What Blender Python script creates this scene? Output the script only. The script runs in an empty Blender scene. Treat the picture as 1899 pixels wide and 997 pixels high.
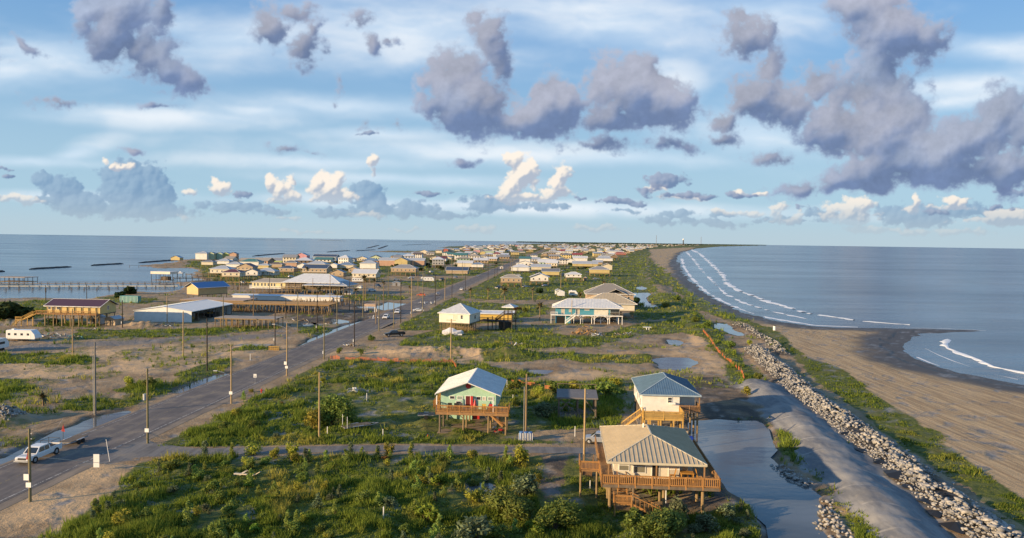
import bpy, math, random
import numpy as np
from mathutils import Vector, Matrix
R = math.radians
random.seed(7); rng = np.random.default_rng(11)
C = bpy.context.scene.collection

# ------------------------------------------------------------------ camera
CAM_H = 30.0
FOC = 1341.0; W0, H0 = 1899.0, 997.0
PITCH, ROLL = R(2.22), R(0.815)
cam_d = bpy.data.cameras.new('camera'); cam = bpy.data.objects.new('camera', cam_d); C.objects.link(cam)
cam_d.sensor_width = 36; cam_d.lens = 36*FOC/W0; cam_d.clip_start = 0.5; cam_d.clip_end = 90000
CM = (Matrix.Translation((0, 0, CAM_H)) @ Matrix.Rotation(R(90)-PITCH, 4, 'X') @ Matrix.Rotation(ROLL, 4, 'Z'))
cam.matrix_world = CM
bpy.context.scene.camera = cam
M3 = np.array(CM.to_3x3())

def ray(px, py):
    v = np.array([(px-W0/2)/FOC, -(py-H0/2)/FOC, -1.0])
    return M3 @ v
def G(px, py, z=0.0):
    """a measured point of the photograph turned into a point on the level z of the real terrain"""
    d = ray(px, py)
    dz = min(d[2], -0.0006)
    k = (z-CAM_H)/dz
    return (d[0]*k, d[1]*k)
def HOR(px): return 446.5+(px-949.5)*0.01422

# ------------------------------------------------------------------ sun, sky, exposure
SUN_EL, SUN_AZ = 12.5, 27.0            # sun low on the left, a little behind the viewer
sdir = Vector((-math.cos(R(SUN_AZ))*math.cos(R(SUN_EL)), -math.sin(R(SUN_AZ))*math.cos(R(SUN_EL)), math.sin(R(SUN_EL))))
sl = bpy.data.lights.new('sun', 'SUN'); sl.energy = 5.0; sl.angle = R(0.5); sl.color = (1.0, 0.72, 0.41)
so = bpy.data.objects.new('sun', sl); C.objects.link(so)
so.rotation_euler = (-sdir).to_track_quat('-Z', 'Y').to_euler()
vs = bpy.context.scene.view_settings
vs.view_transform = 'Standard'; vs.look = 'None'; vs.exposure = 0.75; vs.gamma = 1.0; vs.use_curve_mapping = False


world = bpy.data.worlds.new('World'); bpy.context.scene.world = world; world.use_nodes = True
# ------------------------------------------------------------------ clouds: a procedural RGBA field over the direction plane (u = x/y, v = z/y)
CU0, CU1, CV0, CV1 = -0.95, 0.95, -0.03, 0.52
CW, CHH = 2400, 694
def vnoise(x, y, seed):
    xi = np.floor(x).astype(np.int64); yi = np.floor(y).astype(np.int64)
    fx = x-xi; fy = y-yi; fx = fx*fx*fx*(fx*(fx*6-15)+10); fy = fy*fy*fy*(fy*(fy*6-15)+10)
    def h(a, b):
        q = (a*374761393+b*668265263+seed*974634777) & 0xffffffff
        q = ((q ^ (q >> 13))*1274126177) & 0xffffffff
        return ((q ^ (q >> 16)) & 0xffff)/65535.0
    a = h(xi, yi); b = h(xi+1, yi); c = h(xi, yi+1); d = h(xi+1, yi+1)
    return (a+(b-a)*fx)*(1-fy)+(c+(d-c)*fx)*fy
def fbm(x, y, seed, octv=6, rough=0.5):
    s = 0; a = 1; t = 0
    for i in range(octv):
        s = s+a*vnoise(x, y, seed+i*17); t += a; a *= rough
        x, y = (x*0.8-y*0.6)*2.03+3.1, (x*0.6+y*0.8)*2.03+1.7
    return s/t
def worley(x, y, seed):
    xi = np.floor(x).astype(np.int64); yi = np.floor(y).astype(np.int64); best = np.full(x.shape, 9.0)
    for dx in (-1, 0, 1):
        for dy in (-1, 0, 1):
            a = xi+dx; b = yi+dy
            q = (a*374761393+b*668265263+seed*974634777) & 0xffffffff
            q = ((q ^ (q >> 13))*1274126177) & 0xffffffff; q = q ^ (q >> 16)
            jx = (q & 0xff)/255.0; jy = ((q >> 8) & 0xff)/255.0
            best = np.minimum(best, (a+jx-x)**2+(b+jy-y)**2)
    return np.sqrt(best)
def billow(x, y, seed, octv=4, rough=0.5):
    s = 0; a = 1; t = 0
    for i in range(octv):
        s = s+a*(1-np.minimum(worley(x, y, seed+i*31), 1.0)**1.5); t += a; a *= rough
        x = x*2.1+3.3; y = y*2.1+1.1
    return s/t
def sstep(x, a, b):
    t = np.clip((x-a)/(b-a), 0, 1); return t*t*(3-2*t)
def lerp(a, b, t): return a+(b-a)*t[..., None]
def cloud_field():
    uu = np.linspace(CU0, CU1, CW); vv = np.linspace(CV0, CV1, CHH)
    U, V = np.meshgrid(uu, vv)
    X, Y = U*13.41, V*13.41                                  # about 100 px of the photograph per unit
    gray = [(215,18,75,45),(205,75,62,48),(270,95,80,48,-20),(325,130,52,30,-35),(358,160,20,16,-45),(300,22,30,26),(150,50,24,16),
            (498,60,36,50),(560,100,38,38),(548,25,40,18),(600,95,12,18),(575,60,12,26),(665,42,22,18),(682,78,10,20),(712,82,18,7),(40,78,32,8,-35),(110,187,68,10),
            (285,198,22,5),(625,147,13,20),(616,185,6,10),(700,238,36,8),(738,226,13,18),(676,228,8,14),(518,271,32,10),(575,276,26,6),(237,271,15,5),(857,303,16,4),
            (880,30,14,18),(905,72,34,46),(928,110,34,48),(850,140,54,56),(880,190,88,55),(850,215,52,30),(1010,190,40,48),
            (985,225,90,30),(1052,210,28,40),(1175,165,86,64),(1190,135,42,40),(1215,212,72,40),(1130,225,65,34),(1110,270,58,18),(1240,272,48,12),
            (1385,70,56,50),(1378,22,34,26),(1430,128,32,36),(1405,180,80,44),(1345,215,48,34),(1340,258,42,24),(1450,205,60,40),(1512,150,36,50),
            (1610,16,62,40),(1655,60,90,55),(1700,85,56,46),(1645,140,80,60),(1605,180,90,60),(1570,240,90,52),(1665,220,78,50),(1640,270,95,40),
            (1735,280,70,44),(1825,255,86,52),(1875,215,62,58),(1720,315,190,40),(1860,312,90,44),(1600,336,120,20),(1490,345,64,16),(1440,295,60,15),
            (1960,260,110,80),(2080,330,160,40),(-60,110,70,40),(-200,300,120,40)]
    small = [(1235,337,36,14),(1200,352,24,8),(1152,372,42,7),(1255,362,50,8),(1375,362,24,5),(1475,384,14,4),(1850,385,30,6),(1880,356,34,7),
             (450,358,16,8),(800,358,34,5),(1078,371,14,6),(690,250,20,3),(15,315,14,4),(20,330,20,4),(1320,366,14,4),(1740,392,26,5)]
    blue = [(248,350,66,52),(222,325,42,24),(292,362,42,34),(112,352,36,26),(150,378,62,24),(262,392,100,16),(78,340,20,16),(85,372,26,12),(680,360,34,22),(702,388,60,14),(690,375,40,12),
            (430,384,60,11),(612,394,42,8),(765,386,46,14),(905,378,46,18),(1005,382,48,7),(505,392,28,8),(1690,400,80,20),(1800,390,80,14),(1870,402,60,13),(1470,408,50,7),
            (1220,408,30,9),(1305,412,64,6),(1345,398,28,5),(1560,398,60,8),(1260,400,30,8),(830,400,50,5),(1160,390,30,4)]
    bright = [(503,340,11,19),(524,352,26,16),(541,336,9,9),(543,364,18,12),(525,372,34,7),(598,336,22,20),(626,336,17,20),(612,352,38,18),(645,366,24,10),(600,372,34,6),(408,350,22,12),(402,342,12,9),(197,300,6,9),(212,309,10,7),(236,306,14,5),(690,298,9,12),(694,320,5,9),
              (943,292,8,12),(958,303,17,20),(968,325,32,26),(982,318,15,28),(948,350,20,22),(1044,316,17,12),(1036,336,19,20),(1028,358,28,12),(962,366,48,10),(1005,370,40,6),
              (1560,384,30,12),(1590,382,34,16),(1578,402,52,16),(1450,383,18,8),(1436,398,10,9),(1478,402,12,11),(1453,410,26,5),(1700,374,6,14),(1690,388,16,8),(1770,374,22,9),(1760,384,40,5),(1840,396,16,10),(1880,400,40,12),(1850,410,70,6),(1620,426,60,6),(1700,430,50,6),(1790,428,60,5),(20,366,40,6),(60,376,30,6),(1262,366,44,7),(1215,350,22,8),(690,400,30,5),(1105,424,40,5),(880,426,34,6),(1360,395,24,5),(1395,395,20,4),(345,404,14,6),(350,358,14,5),(1335,392,20,4),(760,428,30,3),(1410,360,12,4),(1376,358,14,6),(530,405,20,4),(570,430,50,3)]
    cir = [(90,105,150,40,-4),(10,130,130,34),(420,75,190,46,6),(760,55,260,70),(1130,45,220,60),(640,196,250,20),(480,205,120,14),(900,284,330,20),(600,300,210,13),(760,332,200,11),(1150,292,220,18),
           (1240,190,50,90),(140,285,60,16,20),(1800,160,140,26,8),(1760,190,110,16,8),(1420,20,180,40),(300,215,260,16),(130,365,120,10),(1400,250,120,50),(1850,90,120,24),(300,50,130,30),(1000,385,500,12),(700,248,120,12),(1100,15,300,30),(60,300,140,10)]
    def field(bl, dx, dy, pw=1.0, k=9.0):
        acc = np.full(U.shape, -3.0)
        for b in bl:
            px, py, rx, ry = b[:4]; rot = R(b[4] if len(b) > 4 else 0)-ROLL
            d = ray(px, py); cu, cv = d[0]/d[1], d[2]/d[1]; rx /= FOC; ry /= FOC
            m = max(rx, ry)*2.2+0.09
            i0, i1 = np.searchsorted(uu, (cu-m, cu+m)); j0, j1 = np.searchsorted(vv, (cv-m, cv+m))
            if i1 <= i0 or j1 <= j0: continue
            x = U[j0:j1, i0:i1]+dx[j0:j1, i0:i1]-cu; y = V[j0:j1, i0:i1]+dy[j0:j1, i0:i1]-cv
            x, y = x*math.cos(rot)+y*math.sin(rot), -x*math.sin(rot)+y*math.cos(rot)
            f = 1-np.sqrt((x/rx)**2+(y/ry)**2)
            if not pw: f = f*1.0
            else: f = f*min(1.0, (min(rx, ry)*FOC/40)**pw)
            a = acc[j0:j1, i0:i1]; h = np.maximum(0.12-np.abs(a-f), 0)/0.12
            acc[j0:j1, i0:i1] = np.maximum(a, f)+h*h*0.03
        return acc
    def blur(a, r):
        for ax in (0, 1):
            for _ in (0, 1):
                p = np.concatenate([np.repeat(np.take(a, [0], ax), r+1, ax), a, np.repeat(np.take(a, [-1], ax), r, ax)], ax)
                c = np.cumsum(p, ax); n = a.shape[ax]
                a = (np.take(c, np.arange(2*r+1, 2*r+1+n), ax)-np.take(c, np.arange(0, n), ax))/(2*r+1)
        return a
    def warp(s, seed, amp): return (fbm(X*s, Y*s, seed)-0.5)*amp, (fbm(X*s+9, Y*s+4, seed+50)-0.5)*amp
    w1 = warp(1.2, 3, 0.030); w2 = warp(4.0, 9, 0.012); w3 = warp(2.2, 21, 0.03)
    n1 = fbm(X*1.3, Y*1.5, 40, 8, 0.56); n4 = fbm(X*4.5, Y*6.5, 60, 6, 0.55)
    B1 = billow(X*1.6+w1[0]*8, Y*1.8+w1[1]*8, 5, 4, 0.55); B4 = billow(X*6+w2[0]*20, Y*7+w2[1]*20, 7, 3, 0.5)
    wg = (w1[0]+w2[0], w1[1]+w2[1])
    n6 = fbm(X*7, Y*8, 140, 5, 0.6)
    Fg = field(gray, *wg, pw=0.5)+(n1-0.5)*1.5+(B1-0.52)*0.42+(n6-0.5)*0.42
    Fb = field(blue, *w2, pw=0.55)+(n4-0.5)*0.6+(B4-0.5)*0.50
    Fs = field(small, *w2, pw=0.5)+(n4-0.5)*0.9+(B4-0.5)*0.3
    Fw = field(bright, *w2, pw=0.5)+(n4-0.5)*0.55+(B4-0.5)*0.42
    nc = fbm(X*0.42+w1[0]*10+Y*0.5, Y*1.7+w1[1]*12-X*0.10, 80, 9, 0.60)*.75+fbm(X*.3+4, Y*.8+X*.08, 95, 4)*.25
    Fc = field(cir, w1[0]*0.5, w1[1]*0.12, pw=0)+(nc-0.5)*2.4
    def shade(F, B, r, k, kb, lx=-0.70, ly=0.50, lz=0.50):
        """soft light over the puffs: a smooth big form plus gentle small billows"""
        o = 0
        for rr, w, kk in ((r*4, .5, k), (r, .5, k*.7)):
            H = blur(np.sqrt(np.clip(F+.15, 0, 1.2)), rr)*kk+blur(B, max(rr//3, 1))*kb
            gy, gx = np.gradient(H); l = np.sqrt(gx*gx+gy*gy+1)
            o = o+w*(-gx*lx-gy*ly+lz)/l
        return o
    RGB = np.zeros(U.shape+(3,)); A = np.zeros(U.shape)
    def over(col, al):
        nonlocal RGB, A
        al = al[..., None]; RGB = col*al+RGB*(1-al); A = al[..., 0]+A*(1-al[..., 0])
    def c3(*v): return np.array(v)[None, None, :]*np.ones(U.shape+(1,))
    far = sstep(V, 0.075, 0.02)
    aC = sstep(blur(Fc, 2), -0.95, 1.5)*0.88
    over(lerp(c3(.62,.74,.86), c3(.78,.83,.88), sstep(nc, .35, .7)), aC)
    haz = c3(.36, .47, .56)
    sB = shade(Fb, B4, 3, 24, 5)
    cB = lerp(c3(.165,.285,.45), c3(.30,.43,.57), sstep(sB, .1, .95)); over(lerp(cB, haz, far*.55), sstep(Fb, -0.03, 0.20)*0.9)
    sW = shade(Fw, B4, 2, 24, 7)
    cW = lerp(c3(.40,.44,.53), c3(.96,.84,.71), sstep(sW+(B4-.5)*.7+(V-.09)*1.5-np.clip(np.roll(blur(np.clip(Fw,0,1),5),-12,0)-np.roll(blur(np.clip(Fw,0,1),5),10,0),-.3,.6)*1.3, .10, .95)); over(lerp(cW, haz, .10+far*.55), sstep(Fw, -0.04, 0.22)*(0.93-.35*far))
    sS = shade(Fs, B4, 2, 18, 4)
    cS = lerp(c3(.14,.21,.36), c3(.36,.41,.53), sstep(sS, .1, .95)); over(lerp(cS, haz, far*.3), sstep(Fs, 0.0, 0.22)*0.92)
    sG = shade(Fg, B1*0.8+n1*0.8, 7, 70, 14)
    bs = blur(np.clip(Fg, 0, 1), 16); up = np.roll(bs, -34, 0); dn = np.roll(bs, 34, 0); base = np.clip((up-dn)*1.6, -1, 1)
    cG = lerp(c3(.135,.190,.335), c3(.33,.39,.52), sstep(sG-base*.35, -.1, 1.0))
    pk = sstep(fbm(X*0.35, Y*0.45, 90, 3)+V*0.5+np.clip(Fg, 0, .6)*0.25, .48, .80)
    cG = lerp(cG, cG*0.35+c3(.275,.245,.26), pk*sstep(sG-base*.5, -.2, .9)*.62)
    cG = cG*(0.97+0.55*(n1-0.5)[..., None]+0.25*(n6-0.5)[..., None])
    cG = lerp(cG, c3(.40,.50,.66), sstep(Fg, .5, .0)*0.55)
    over(cG, sstep(Fg+(n6-.5)*.35, -0.16, 0.44)*0.95)
    RGB = RGB/np.maximum(A, 1e-4)[..., None]
    return RGB, A

def build_sky():
    rgb, al = cloud_field()
    buf = np.ones((CHH, CW, 4), np.float32); buf[..., :3] = rgb*0.80; buf[..., 3] = al
    buf = buf[:, ::1]
    img = bpy.data.images.new('cloud_layer', CW, CHH, alpha=True, float_buffer=True)
    img.colorspace_settings.name = 'Non-Color'; img.alpha_mode = 'CHANNEL_PACKED'
    img.pixels.foreach_set(buf.ravel()); img.update(); img.pack()
    nt = world.node_tree; N = nt.nodes; L = nt.links; N.clear()
    out = N.new('ShaderNodeOutputWorld'); bg = N.new('ShaderNodeBackground')
    L.new(bg.outputs[0], out.inputs[0]); bg.inputs['Strength'].default_value = 0.085
    sky = N.new('ShaderNodeTexSky'); sky.sky_type = 'NISHITA'; sky.sun_disc = False
    sky.sun_elevation = R(SUN_EL); sky.sun_rotation = math.atan2(sdir.x, sdir.y)
    sky.air_density = 1.0; sky.dust_density = 0.5; sky.ozone_density = 2.5; sky.altitude = 30
    tc = N.new('ShaderNodeTexCoord'); sep = N.new('ShaderNodeSeparateXYZ'); L.new(tc.outputs['Generated'], sep.inputs[0])
    def m(op, a, b=None):
        n = N.new('ShaderNodeMath'); n.operation = op
        for i, v in enumerate((a, b)):
            if v is None: continue
            if isinstance(v, (int, float)): n.inputs[i].default_value = v
            else: L.new(v, n.inputs[i])
        return n.outputs[0]
    def mixc(f, a, b, sc=10):
        n = N.new('ShaderNodeMix'); n.data_type = 'RGBA'
        for k, v in ((0, f), (6, a), (7, b)):
            if isinstance(v, (int, float)): n.inputs[k].default_value = v
            elif isinstance(v, tuple): n.inputs[k].default_value = (*[q*sc for q in v], 1)
            else: L.new(v, n.inputs[k])
        return n.outputs[2]
    def ss(x, lo, hi):
        n = N.new('ShaderNodeMapRange'); n.interpolation_type = 'SMOOTHSTEP'
        L.new(x, n.inputs[0]); n.inputs[1].default_value = lo; n.inputs[2].default_value = hi
        return n.outputs[0]
    yy = m('MAXIMUM', sep.outputs[1], 0.05)
    u = m('DIVIDE', sep.outputs[0], yy); v = m('DIVIDE', sep.outputs[2], yy)
    comb = N.new('ShaderNodeCombineXYZ')
    L.new(m('DIVIDE', m('SUBTRACT', u, CU0), CU1-CU0), comb.inputs[0]); L.new(m('DIVIDE', m('SUBTRACT', v, CV0), CV1-CV0), comb.inputs[1])
    it = N.new('ShaderNodeTexImage'); it.image = img; it.interpolation = 'Cubic'; it.extension = 'CLIP'; L.new(comb.outputs[0], it.inputs[0])
    au = m('ABSOLUTE', u)
    inside = m('MULTIPLY', m('MULTIPLY', ss(au, 0.95, 0.84), ss(v, 0.52, 0.43)), ss(sep.outputs[1], 0.05, 0.1))
    zz = m('MAXIMUM', sep.outputs[2], 0.04); cb = N.new('ShaderNodeCombineXYZ')
    L.new(m('DIVIDE', sep.outputs[0], zz), cb.inputs[0]); L.new(m('DIVIDE', sep.outputs[1], zz), cb.inputs[1])
    n1 = N.new('ShaderNodeTexNoise'); L.new(cb.outputs[0], n1.inputs['Vector']); n1.inputs['Scale'].default_value = 0.8; n1.inputs['Detail'].default_value = 6
    aE = m('MULTIPLY', m('MULTIPLY', ss(n1.outputs[0], 0.52, 0.66), 0.8), m('MULTIPLY', m('SUBTRACT', 1.0, inside), ss(sep.outputs[2], 0.02, 0.12)))
    up = sep.outputs[2]
    c = mixc(0.62, sky.outputs[0], (0.105, 0.275, 0.56))
    c = mixc(m('MULTIPLY', ss(up, 0.36, -0.02), 0.90), c, (0.315, 0.455, 0.535))
    c = mixc(aE, c, (0.27, 0.31, 0.40))
    c = mixc(m('MULTIPLY', inside, it.outputs[1]), c, mixc(1.0, (0, 0, 0), N_scale(N, L, it.outputs[0], 10)))
    c = mixc(m('MULTIPLY', ss(up, 0.05, 0.0), 0.5), c, (0.38, 0.43, 0.455))
    L.new(c, bg.inputs['Color'])
    world.cycles.sampling_method = 'MANUAL'; world.cycles.sample_map_resolution = 512
def N_scale(N, L, sock, k):
    n = N.new('ShaderNodeVectorMath'); n.operation = 'SCALE'; L.new(sock, n.inputs[0]); n.inputs['Scale'].default_value = k
    return n.outputs[0]
build_sky()

# ------------------------------------------------------------------ materials
MATS = {}
def new_mat(name):
    m = bpy.data.materials.new(name); m.use_nodes = True
    return m, m.node_tree.nodes, m.node_tree.links, m.node_tree.nodes['Principled BSDF']
def mat(name, col, rough=0.7, metal=0.0, var=0.18, scale=1.5, bump=0.0, col2=None, spec=0.4):
    if name in MATS: return MATS[name]
    m, N, L, b = new_mat(name)
    tc = N.new('ShaderNodeTexCoord'); n = N.new('ShaderNodeTexNoise'); L.new(tc.outputs['Object'], n.inputs['Vector'])
    n.inputs['Scale'].default_value = scale; n.inputs['Detail'].default_value = 5; n.inputs['Roughness'].default_value = 0.65
    r = N.new('ShaderNodeMapRange'); L.new(n.outputs[0], r.inputs[0]); r.inputs[1].default_value = 0.3; r.inputs[2].default_value = 0.7
    mx = N.new('ShaderNodeMix'); mx.data_type = 'RGBA'; L.new(r.outputs[0], mx.inputs[0])
    c2 = col2 or tuple(c*(1+var*0.6) for c in col)
    mx.inputs[6].default_value = (*[c*(1-var) for c in col], 1); mx.inputs[7].default_value = (*c2, 1)
    L.new(mx.outputs[2], b.inputs['Base Color']); b.inputs['Roughness'].default_value = rough
    b.inputs['Metallic'].default_value = metal; b.inputs['Specular IOR Level'].default_value = spec
    if bump:
        bp = N.new('ShaderNodeBump'); bp.inputs['Strength'].default_value = bump; bp.inputs['Distance'].default_value = 0.05
        L.new(n.outputs[0], bp.inputs['Height']); L.new(bp.outputs[0], b.inputs['Normal'])
    MATS[name] = m
    return m
def mat_siding(name, col, step=0.15, vertical=False, rough=0.6):
    """boards a few centimetres high: relief too fine to be geometry at this distance"""
    if name in MATS: return MATS[name]
    m = mat(name, col, rough, 0, 0.12, 0.8); N = m.node_tree.nodes; L = m.node_tree.links; b = N['Principled BSDF']
    tc = N.new('ShaderNodeTexCoord'); w = N.new('ShaderNodeTexWave'); w.wave_profile = 'SAW'
    w.bands_direction = 'X' if vertical else 'Z'; w.inputs['Scale'].default_value = 0.314/step*1.0
    L.new(tc.outputs['Object'], w.inputs[0]); bp = N.new('ShaderNodeBump'); bp.inputs['Strength'].default_value = 0.5; bp.inputs['Distance'].default_value = 0.02
    L.new(w.outputs[1], bp.inputs['Height']); L.new(bp.outputs[0], b.inputs['Normal'])
    return m

# ------------------------------------------------------------------ land polygons, measured on the photograph and set on the ground
SEA = -0.5
def GP(pts, z=0.0): return np.array([G(px, py, z) for px, py in pts])
def sdf(P, X, Y, margin=60, wob=0.0):
    """signed distance in metres, positive inside the polygon P (n,2)"""
    out = np.full(X.shape, -999.0)
    x0, y0 = P.min(0)-margin; x1, y1 = P.max(0)+margin
    sel = (X > x0) & (X < x1) & (Y > y0) & (Y < y1)
    x = X[sel]; y = Y[sel]
    if wob:
        x = x+(fbm(x/6+5, y/6, 301, 4)-0.5)*wob; y = y+(fbm(x/6, y/6+8, 302, 4)-0.5)*wob
    d = np.full(x.shape, 1e18); ins = np.zeros(x.shape, bool); n = len(P)
    for i in range(n):
        a = P[i]; b = P[(i+1) % n]; ex, ey = b-a
        t = np.clip(((x-a[0])*ex+(y-a[1])*ey)/(ex*ex+ey*ey+1e-9), 0, 1)
        d = np.minimum(d, (x-a[0]-t*ex)**2+(y-a[1]-t*ey)**2)
        c = ((a[1] > y) != (b[1] > y)) & (x < ex*(y-a[1])/(ey+1e-12)+a[0])
        ins ^= c
    out[sel] = np.where(ins, 1, -1)*np.sqrt(d)
    return out
def linedist(P, X, Y, margin=30):
    """distance to a polyline, signed offset (positive right of it) and position along it 0..1"""
    out = np.full(X.shape, 999.0); off = np.full(X.shape, 999.0); pos = np.zeros(X.shape)
    x0, y0 = P.min(0)-margin; x1, y1 = P.max(0)+margin
    sel = (X > x0) & (X < x1) & (Y > y0) & (Y < y1); x = X[sel]; y = Y[sel]
    d = np.full(x.shape, 1e18); o = np.zeros(x.shape); q = np.zeros(x.shape)
    sl_ = np.hypot(*(P[1:]-P[:-1]).T); cum = np.concatenate([[0], np.cumsum(sl_)])
    for i in range(len(P)-1):
        a = P[i]; b = P[i+1]; ex, ey = b-a; l2 = ex*ex+ey*ey
        t = np.clip(((x-a[0])*ex+(y-a[1])*ey)/l2, 0, 1)
        dx = x-a[0]-t*ex; dy = y-a[1]-t*ey; dd = dx*dx+dy*dy; m = dd < d
        side = np.sign((x-a[0])*ey-(y-a[1])*ex)
        d = np.where(m, dd, d); o = np.where(m, np.sqrt(dd)*side, o); q = np.where(m, (cum[i]+t*sl_[i])/cum[-1], q)
    out[sel] = np.sqrt(d); off[sel] = o; pos[sel] = q
    return out, off, pos

land_px = [(-900,575),(-400,562),(0,554),(60,552),(150,556),(200,548),(222,545),(246,541),(300,543),(330,537),(338,530),(330,524),(372,519),(358,508),(372,500),(350,496),(300,497.5),(262,493),
           (290,490),(322,486.5),(345,480.5),(372,479),(420,479),(470,481),(540,480.5),(560,479),(600,478),(640,477),(660,478),(700,477.5),(760,476),(790,470.5),(760,468.6),(705,467.5),(684,466.6),(720,464.6),(820,464.4),
           (860,461.5),(850,459.5),(812,459),(830,456.8),(880,455.2),(940,453.4),(990,451.4),(1050,450.6),(1100,449.9),(1250,451.6),(1400,453.6),(1428,454.2),(1400,455.3),(1330,457.2),(1290,461),(1264,468),(1256,478),(1262,495),(1275,514),(1300,539),(1330,557),(1370,576),(1420,591),(1500,604.5),(1560,607.5),
           (1700,609),(1790,610.5),(1834,612.5),(1790,615),(1730,617.5),(1698,623),(1681,634),(1676,645),(1689,660),(1720,673),(1780,691),(1850,704),(1899,713),(2100,748),(2600,840),(4200,1200),(4200,3400),(-3000,3400),(-3000,700)]
LAND = GP(land_px, SEA)
ponds = {
 'channel': [(1292,781),(1330,779),(1360,781),(1406,782),(1424,797),(1429,819),(1438,840),(1424,855),(1449,883),(1492,901),(1513,923),(1503,951),(1517,976),(1528,997),(1570,1070),(1520,1110),(1430,1100),(1424,1020),(1422,985),(1418,962),(1395,940),(1367,915),(1345,887),(1336,869),(1300,850),(1270,822),(1272,800)],
 'p2': [(1215,665),(1240,663),(1273,664),(1289,674),(1280,681),(1262,685),(1230,683)],
 'p3': [(990,686.5),(1005,685.5),(1019,688),(1011,693),(986,693)],
 'p4': [(1238,629),(1252,630),(1265,635),(1255,640),(1244,637)],
 'p5': [(1327,603),(1334,599),(1348,601),(1356,610),(1377,619),(1372,623),(1348,616),(1336,609)],
 'p6': [(1172,543),(1203,542),(1207,546),(1198,553),(1203,561),(1219,567),(1212,569),(1175,570)],
 'p7': [(1180,532),(1192,531),(1199,534),(1192,537),(1180,536)],
 'r1': [(-60,862),(0,848),(32,841),(104,803),(172,777),(236,762),(238,767),(179,795),(111,829),(43,856),(0,866),(-60,884)],
 'r2': [(318,727),(358,711),(400,696),(424,692),(408,699),(376,713),(329,729)],
 'r3': [(557,641),(592,622),(640,604),(681,593),(684,597),(655,609),(617,626),(577,641),(560,645)],
 'r4': [(689,610),(700,603),(726,601),(724,604),(703,609)],
 'r5': [(660,568),(705,567),(716,560),(755,563),(737,571),(713,575),(700,571),(672,570)],
 'r6': [(587,598),(627,592),(648,597),(620,600),(592,603)],
 'r7': [(560,600),(580,598),(584,602),(566,604)],
 'f1': [(880,898),(906,900),(912,912),(896,926),(880,918),(874,908)],
}
PONDZ = -0.28
POND = {k: GP(v, PONDZ) for k, v in ponds.items()}
AX = math.atan(0.0695)                       # the street runs this much to the right of straight ahead
ax = np.array([math.sin(AX), math.cos(AX)]); nx = np.array([math.cos(AX), -math.sin(AX)])
def road_x(y): return -57.8+0.0695*(y-133)
side_px = [(205,838),(300,838),(500,835),(700,831),(850,833),(1000,834),(1112,836)]
left_st = [(-400,668),(0,648),(120,640),(260,634),(400,627),(500,622)]
gp = [  # grass
 [(262,862),(330,850),(600,846),(800,846),(990,846),(1000,870),(1010,960),(1060,850),(1110,860),(1115,900),(1130,950),(1330,960),(1395,930),(1418,990),(1480,1100),(1500,1500),(-200,1500),(20,1060),(120,997),(180,940),(225,905)],
 [(300,828),(250,826),(345,772),(480,714),(600,667),(700,669),(850,674),(1010,693),(950,702),(1010,708),(1150,704),(1156,770),(1150,790),(1000,795),(960,812),(1060,820),(600,826),(320,829)],
 [(740,640),(760,625),(812,612),(1000,608),(1035,622),(1100,622),(1190,598),(1290,588),(1310,600),(1290,616),(1190,620),(1100,642),(900,646),(780,642)],
 [(900,654),(1060,655),(1210,660),(1208,674),(1100,672),(1040,663),(960,672),(900,668)],
 [(1262,588),(1300,590),(1330,610),(1360,650),(1390,690),(1425,712),(1420,722),(1385,730),(1350,700),(1335,660),(1305,630),(1270,615)],
 [(835,552),(870,560),(940,563),(1010,566),(1020,580),(930,596),(880,600),(800,612),(740,612),(760,585),(800,570)],
 [(850,548),(905,520),(930,510),(1000,500),(1120,490),(1150,480),(1190,468),(1204,472),(1198,490),(1200,520),(1225,545),(1265,565),(1290,590),(1180,592),(1150,560),(1020,555),(900,556)],
 [(1170,588),(1300,590),(1290,560),(1230,545),(1175,571)],
 [(1395,597),(1440,612),(1470,640),(1492,660),(1574,694),(1614,733),(1664,758),(1700,783),(1732,803),(1789,854),(1843,898),(1899,932),(1990,990),(2000,1020),(1899,969),(1843,937),(1771,890),(1700,840),(1639,794),(1585,751),(1521,708),(1470,661),(1432,640),(1400,612)],
 [(1210,528),(1240,530),(1300,575),(1340,590),(1395,600),(1370,585),(1310,560),(1270,535),(1230,500),(1205,480),(1200,500)],
 [(1436,795),(1446,792),(1475,826),(1480,845),(1505,860),(1525,880),(1512,888),(1480,868),(1460,855),(1445,830)],
 [(1545,912),(1562,915),(1575,930),(1572,944),(1550,935)],
 [(1570,960),(1600,955),(1620,975),(1660,1010),(1700,1100),(1640,1100),(1590,990)],
 [(-300,665),(0,654),(110,655),(180,664),(165,676),(60,673),(0,675),(-300,690)],
 [(-300,720),(0,700),(50,706),(60,722),(0,740),(-300,780)], [(120,742),(180,738),(240,744),(300,728),(240,752),(170,762),(110,758)],
 [(215,722),(300,702),(318,716),(300,728),(240,744),(225,735)], [(340,690),(400,668),(425,664),(425,680),(380,700),(330,712),(335,698)],
 [(140,612),(350,610),(500,603),(520,608),(400,620),(260,626),(140,630)],
 [(0,560),(60,556),(150,560),(190,572),(120,580),(0,600),(-200,600),(-200,565)], [(180,552),(240,547),(300,556),(270,562),(200,560)],
 [(595,548),(700,546),(760,550),(740,556),(600,557)], [(640,700),(0,700)] if False else [(560,604),(620,608),(640,618),(600,622),(560,618)],
 [(350,483),(470,484),(600,480),(790,476),(800,500),(640,500),(560,520),(470,530),(400,524),(370,505),(345,495)], [(450,642),(500,640),(515,646),(460,650),(420,650)], [(90,590),(180,598),(190,606),(60,606)],
]
GRASS = [GP(p) for p in gp]
GFAR = GP([(860,545),(560,500),(600,478),(790,475),(800,463),(950,453),(1100,450.6),(1300,453.3),(1290,457),(1200,462),(1190,475),(1200,500),(1150,500),(1100,560),(950,540)])
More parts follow.
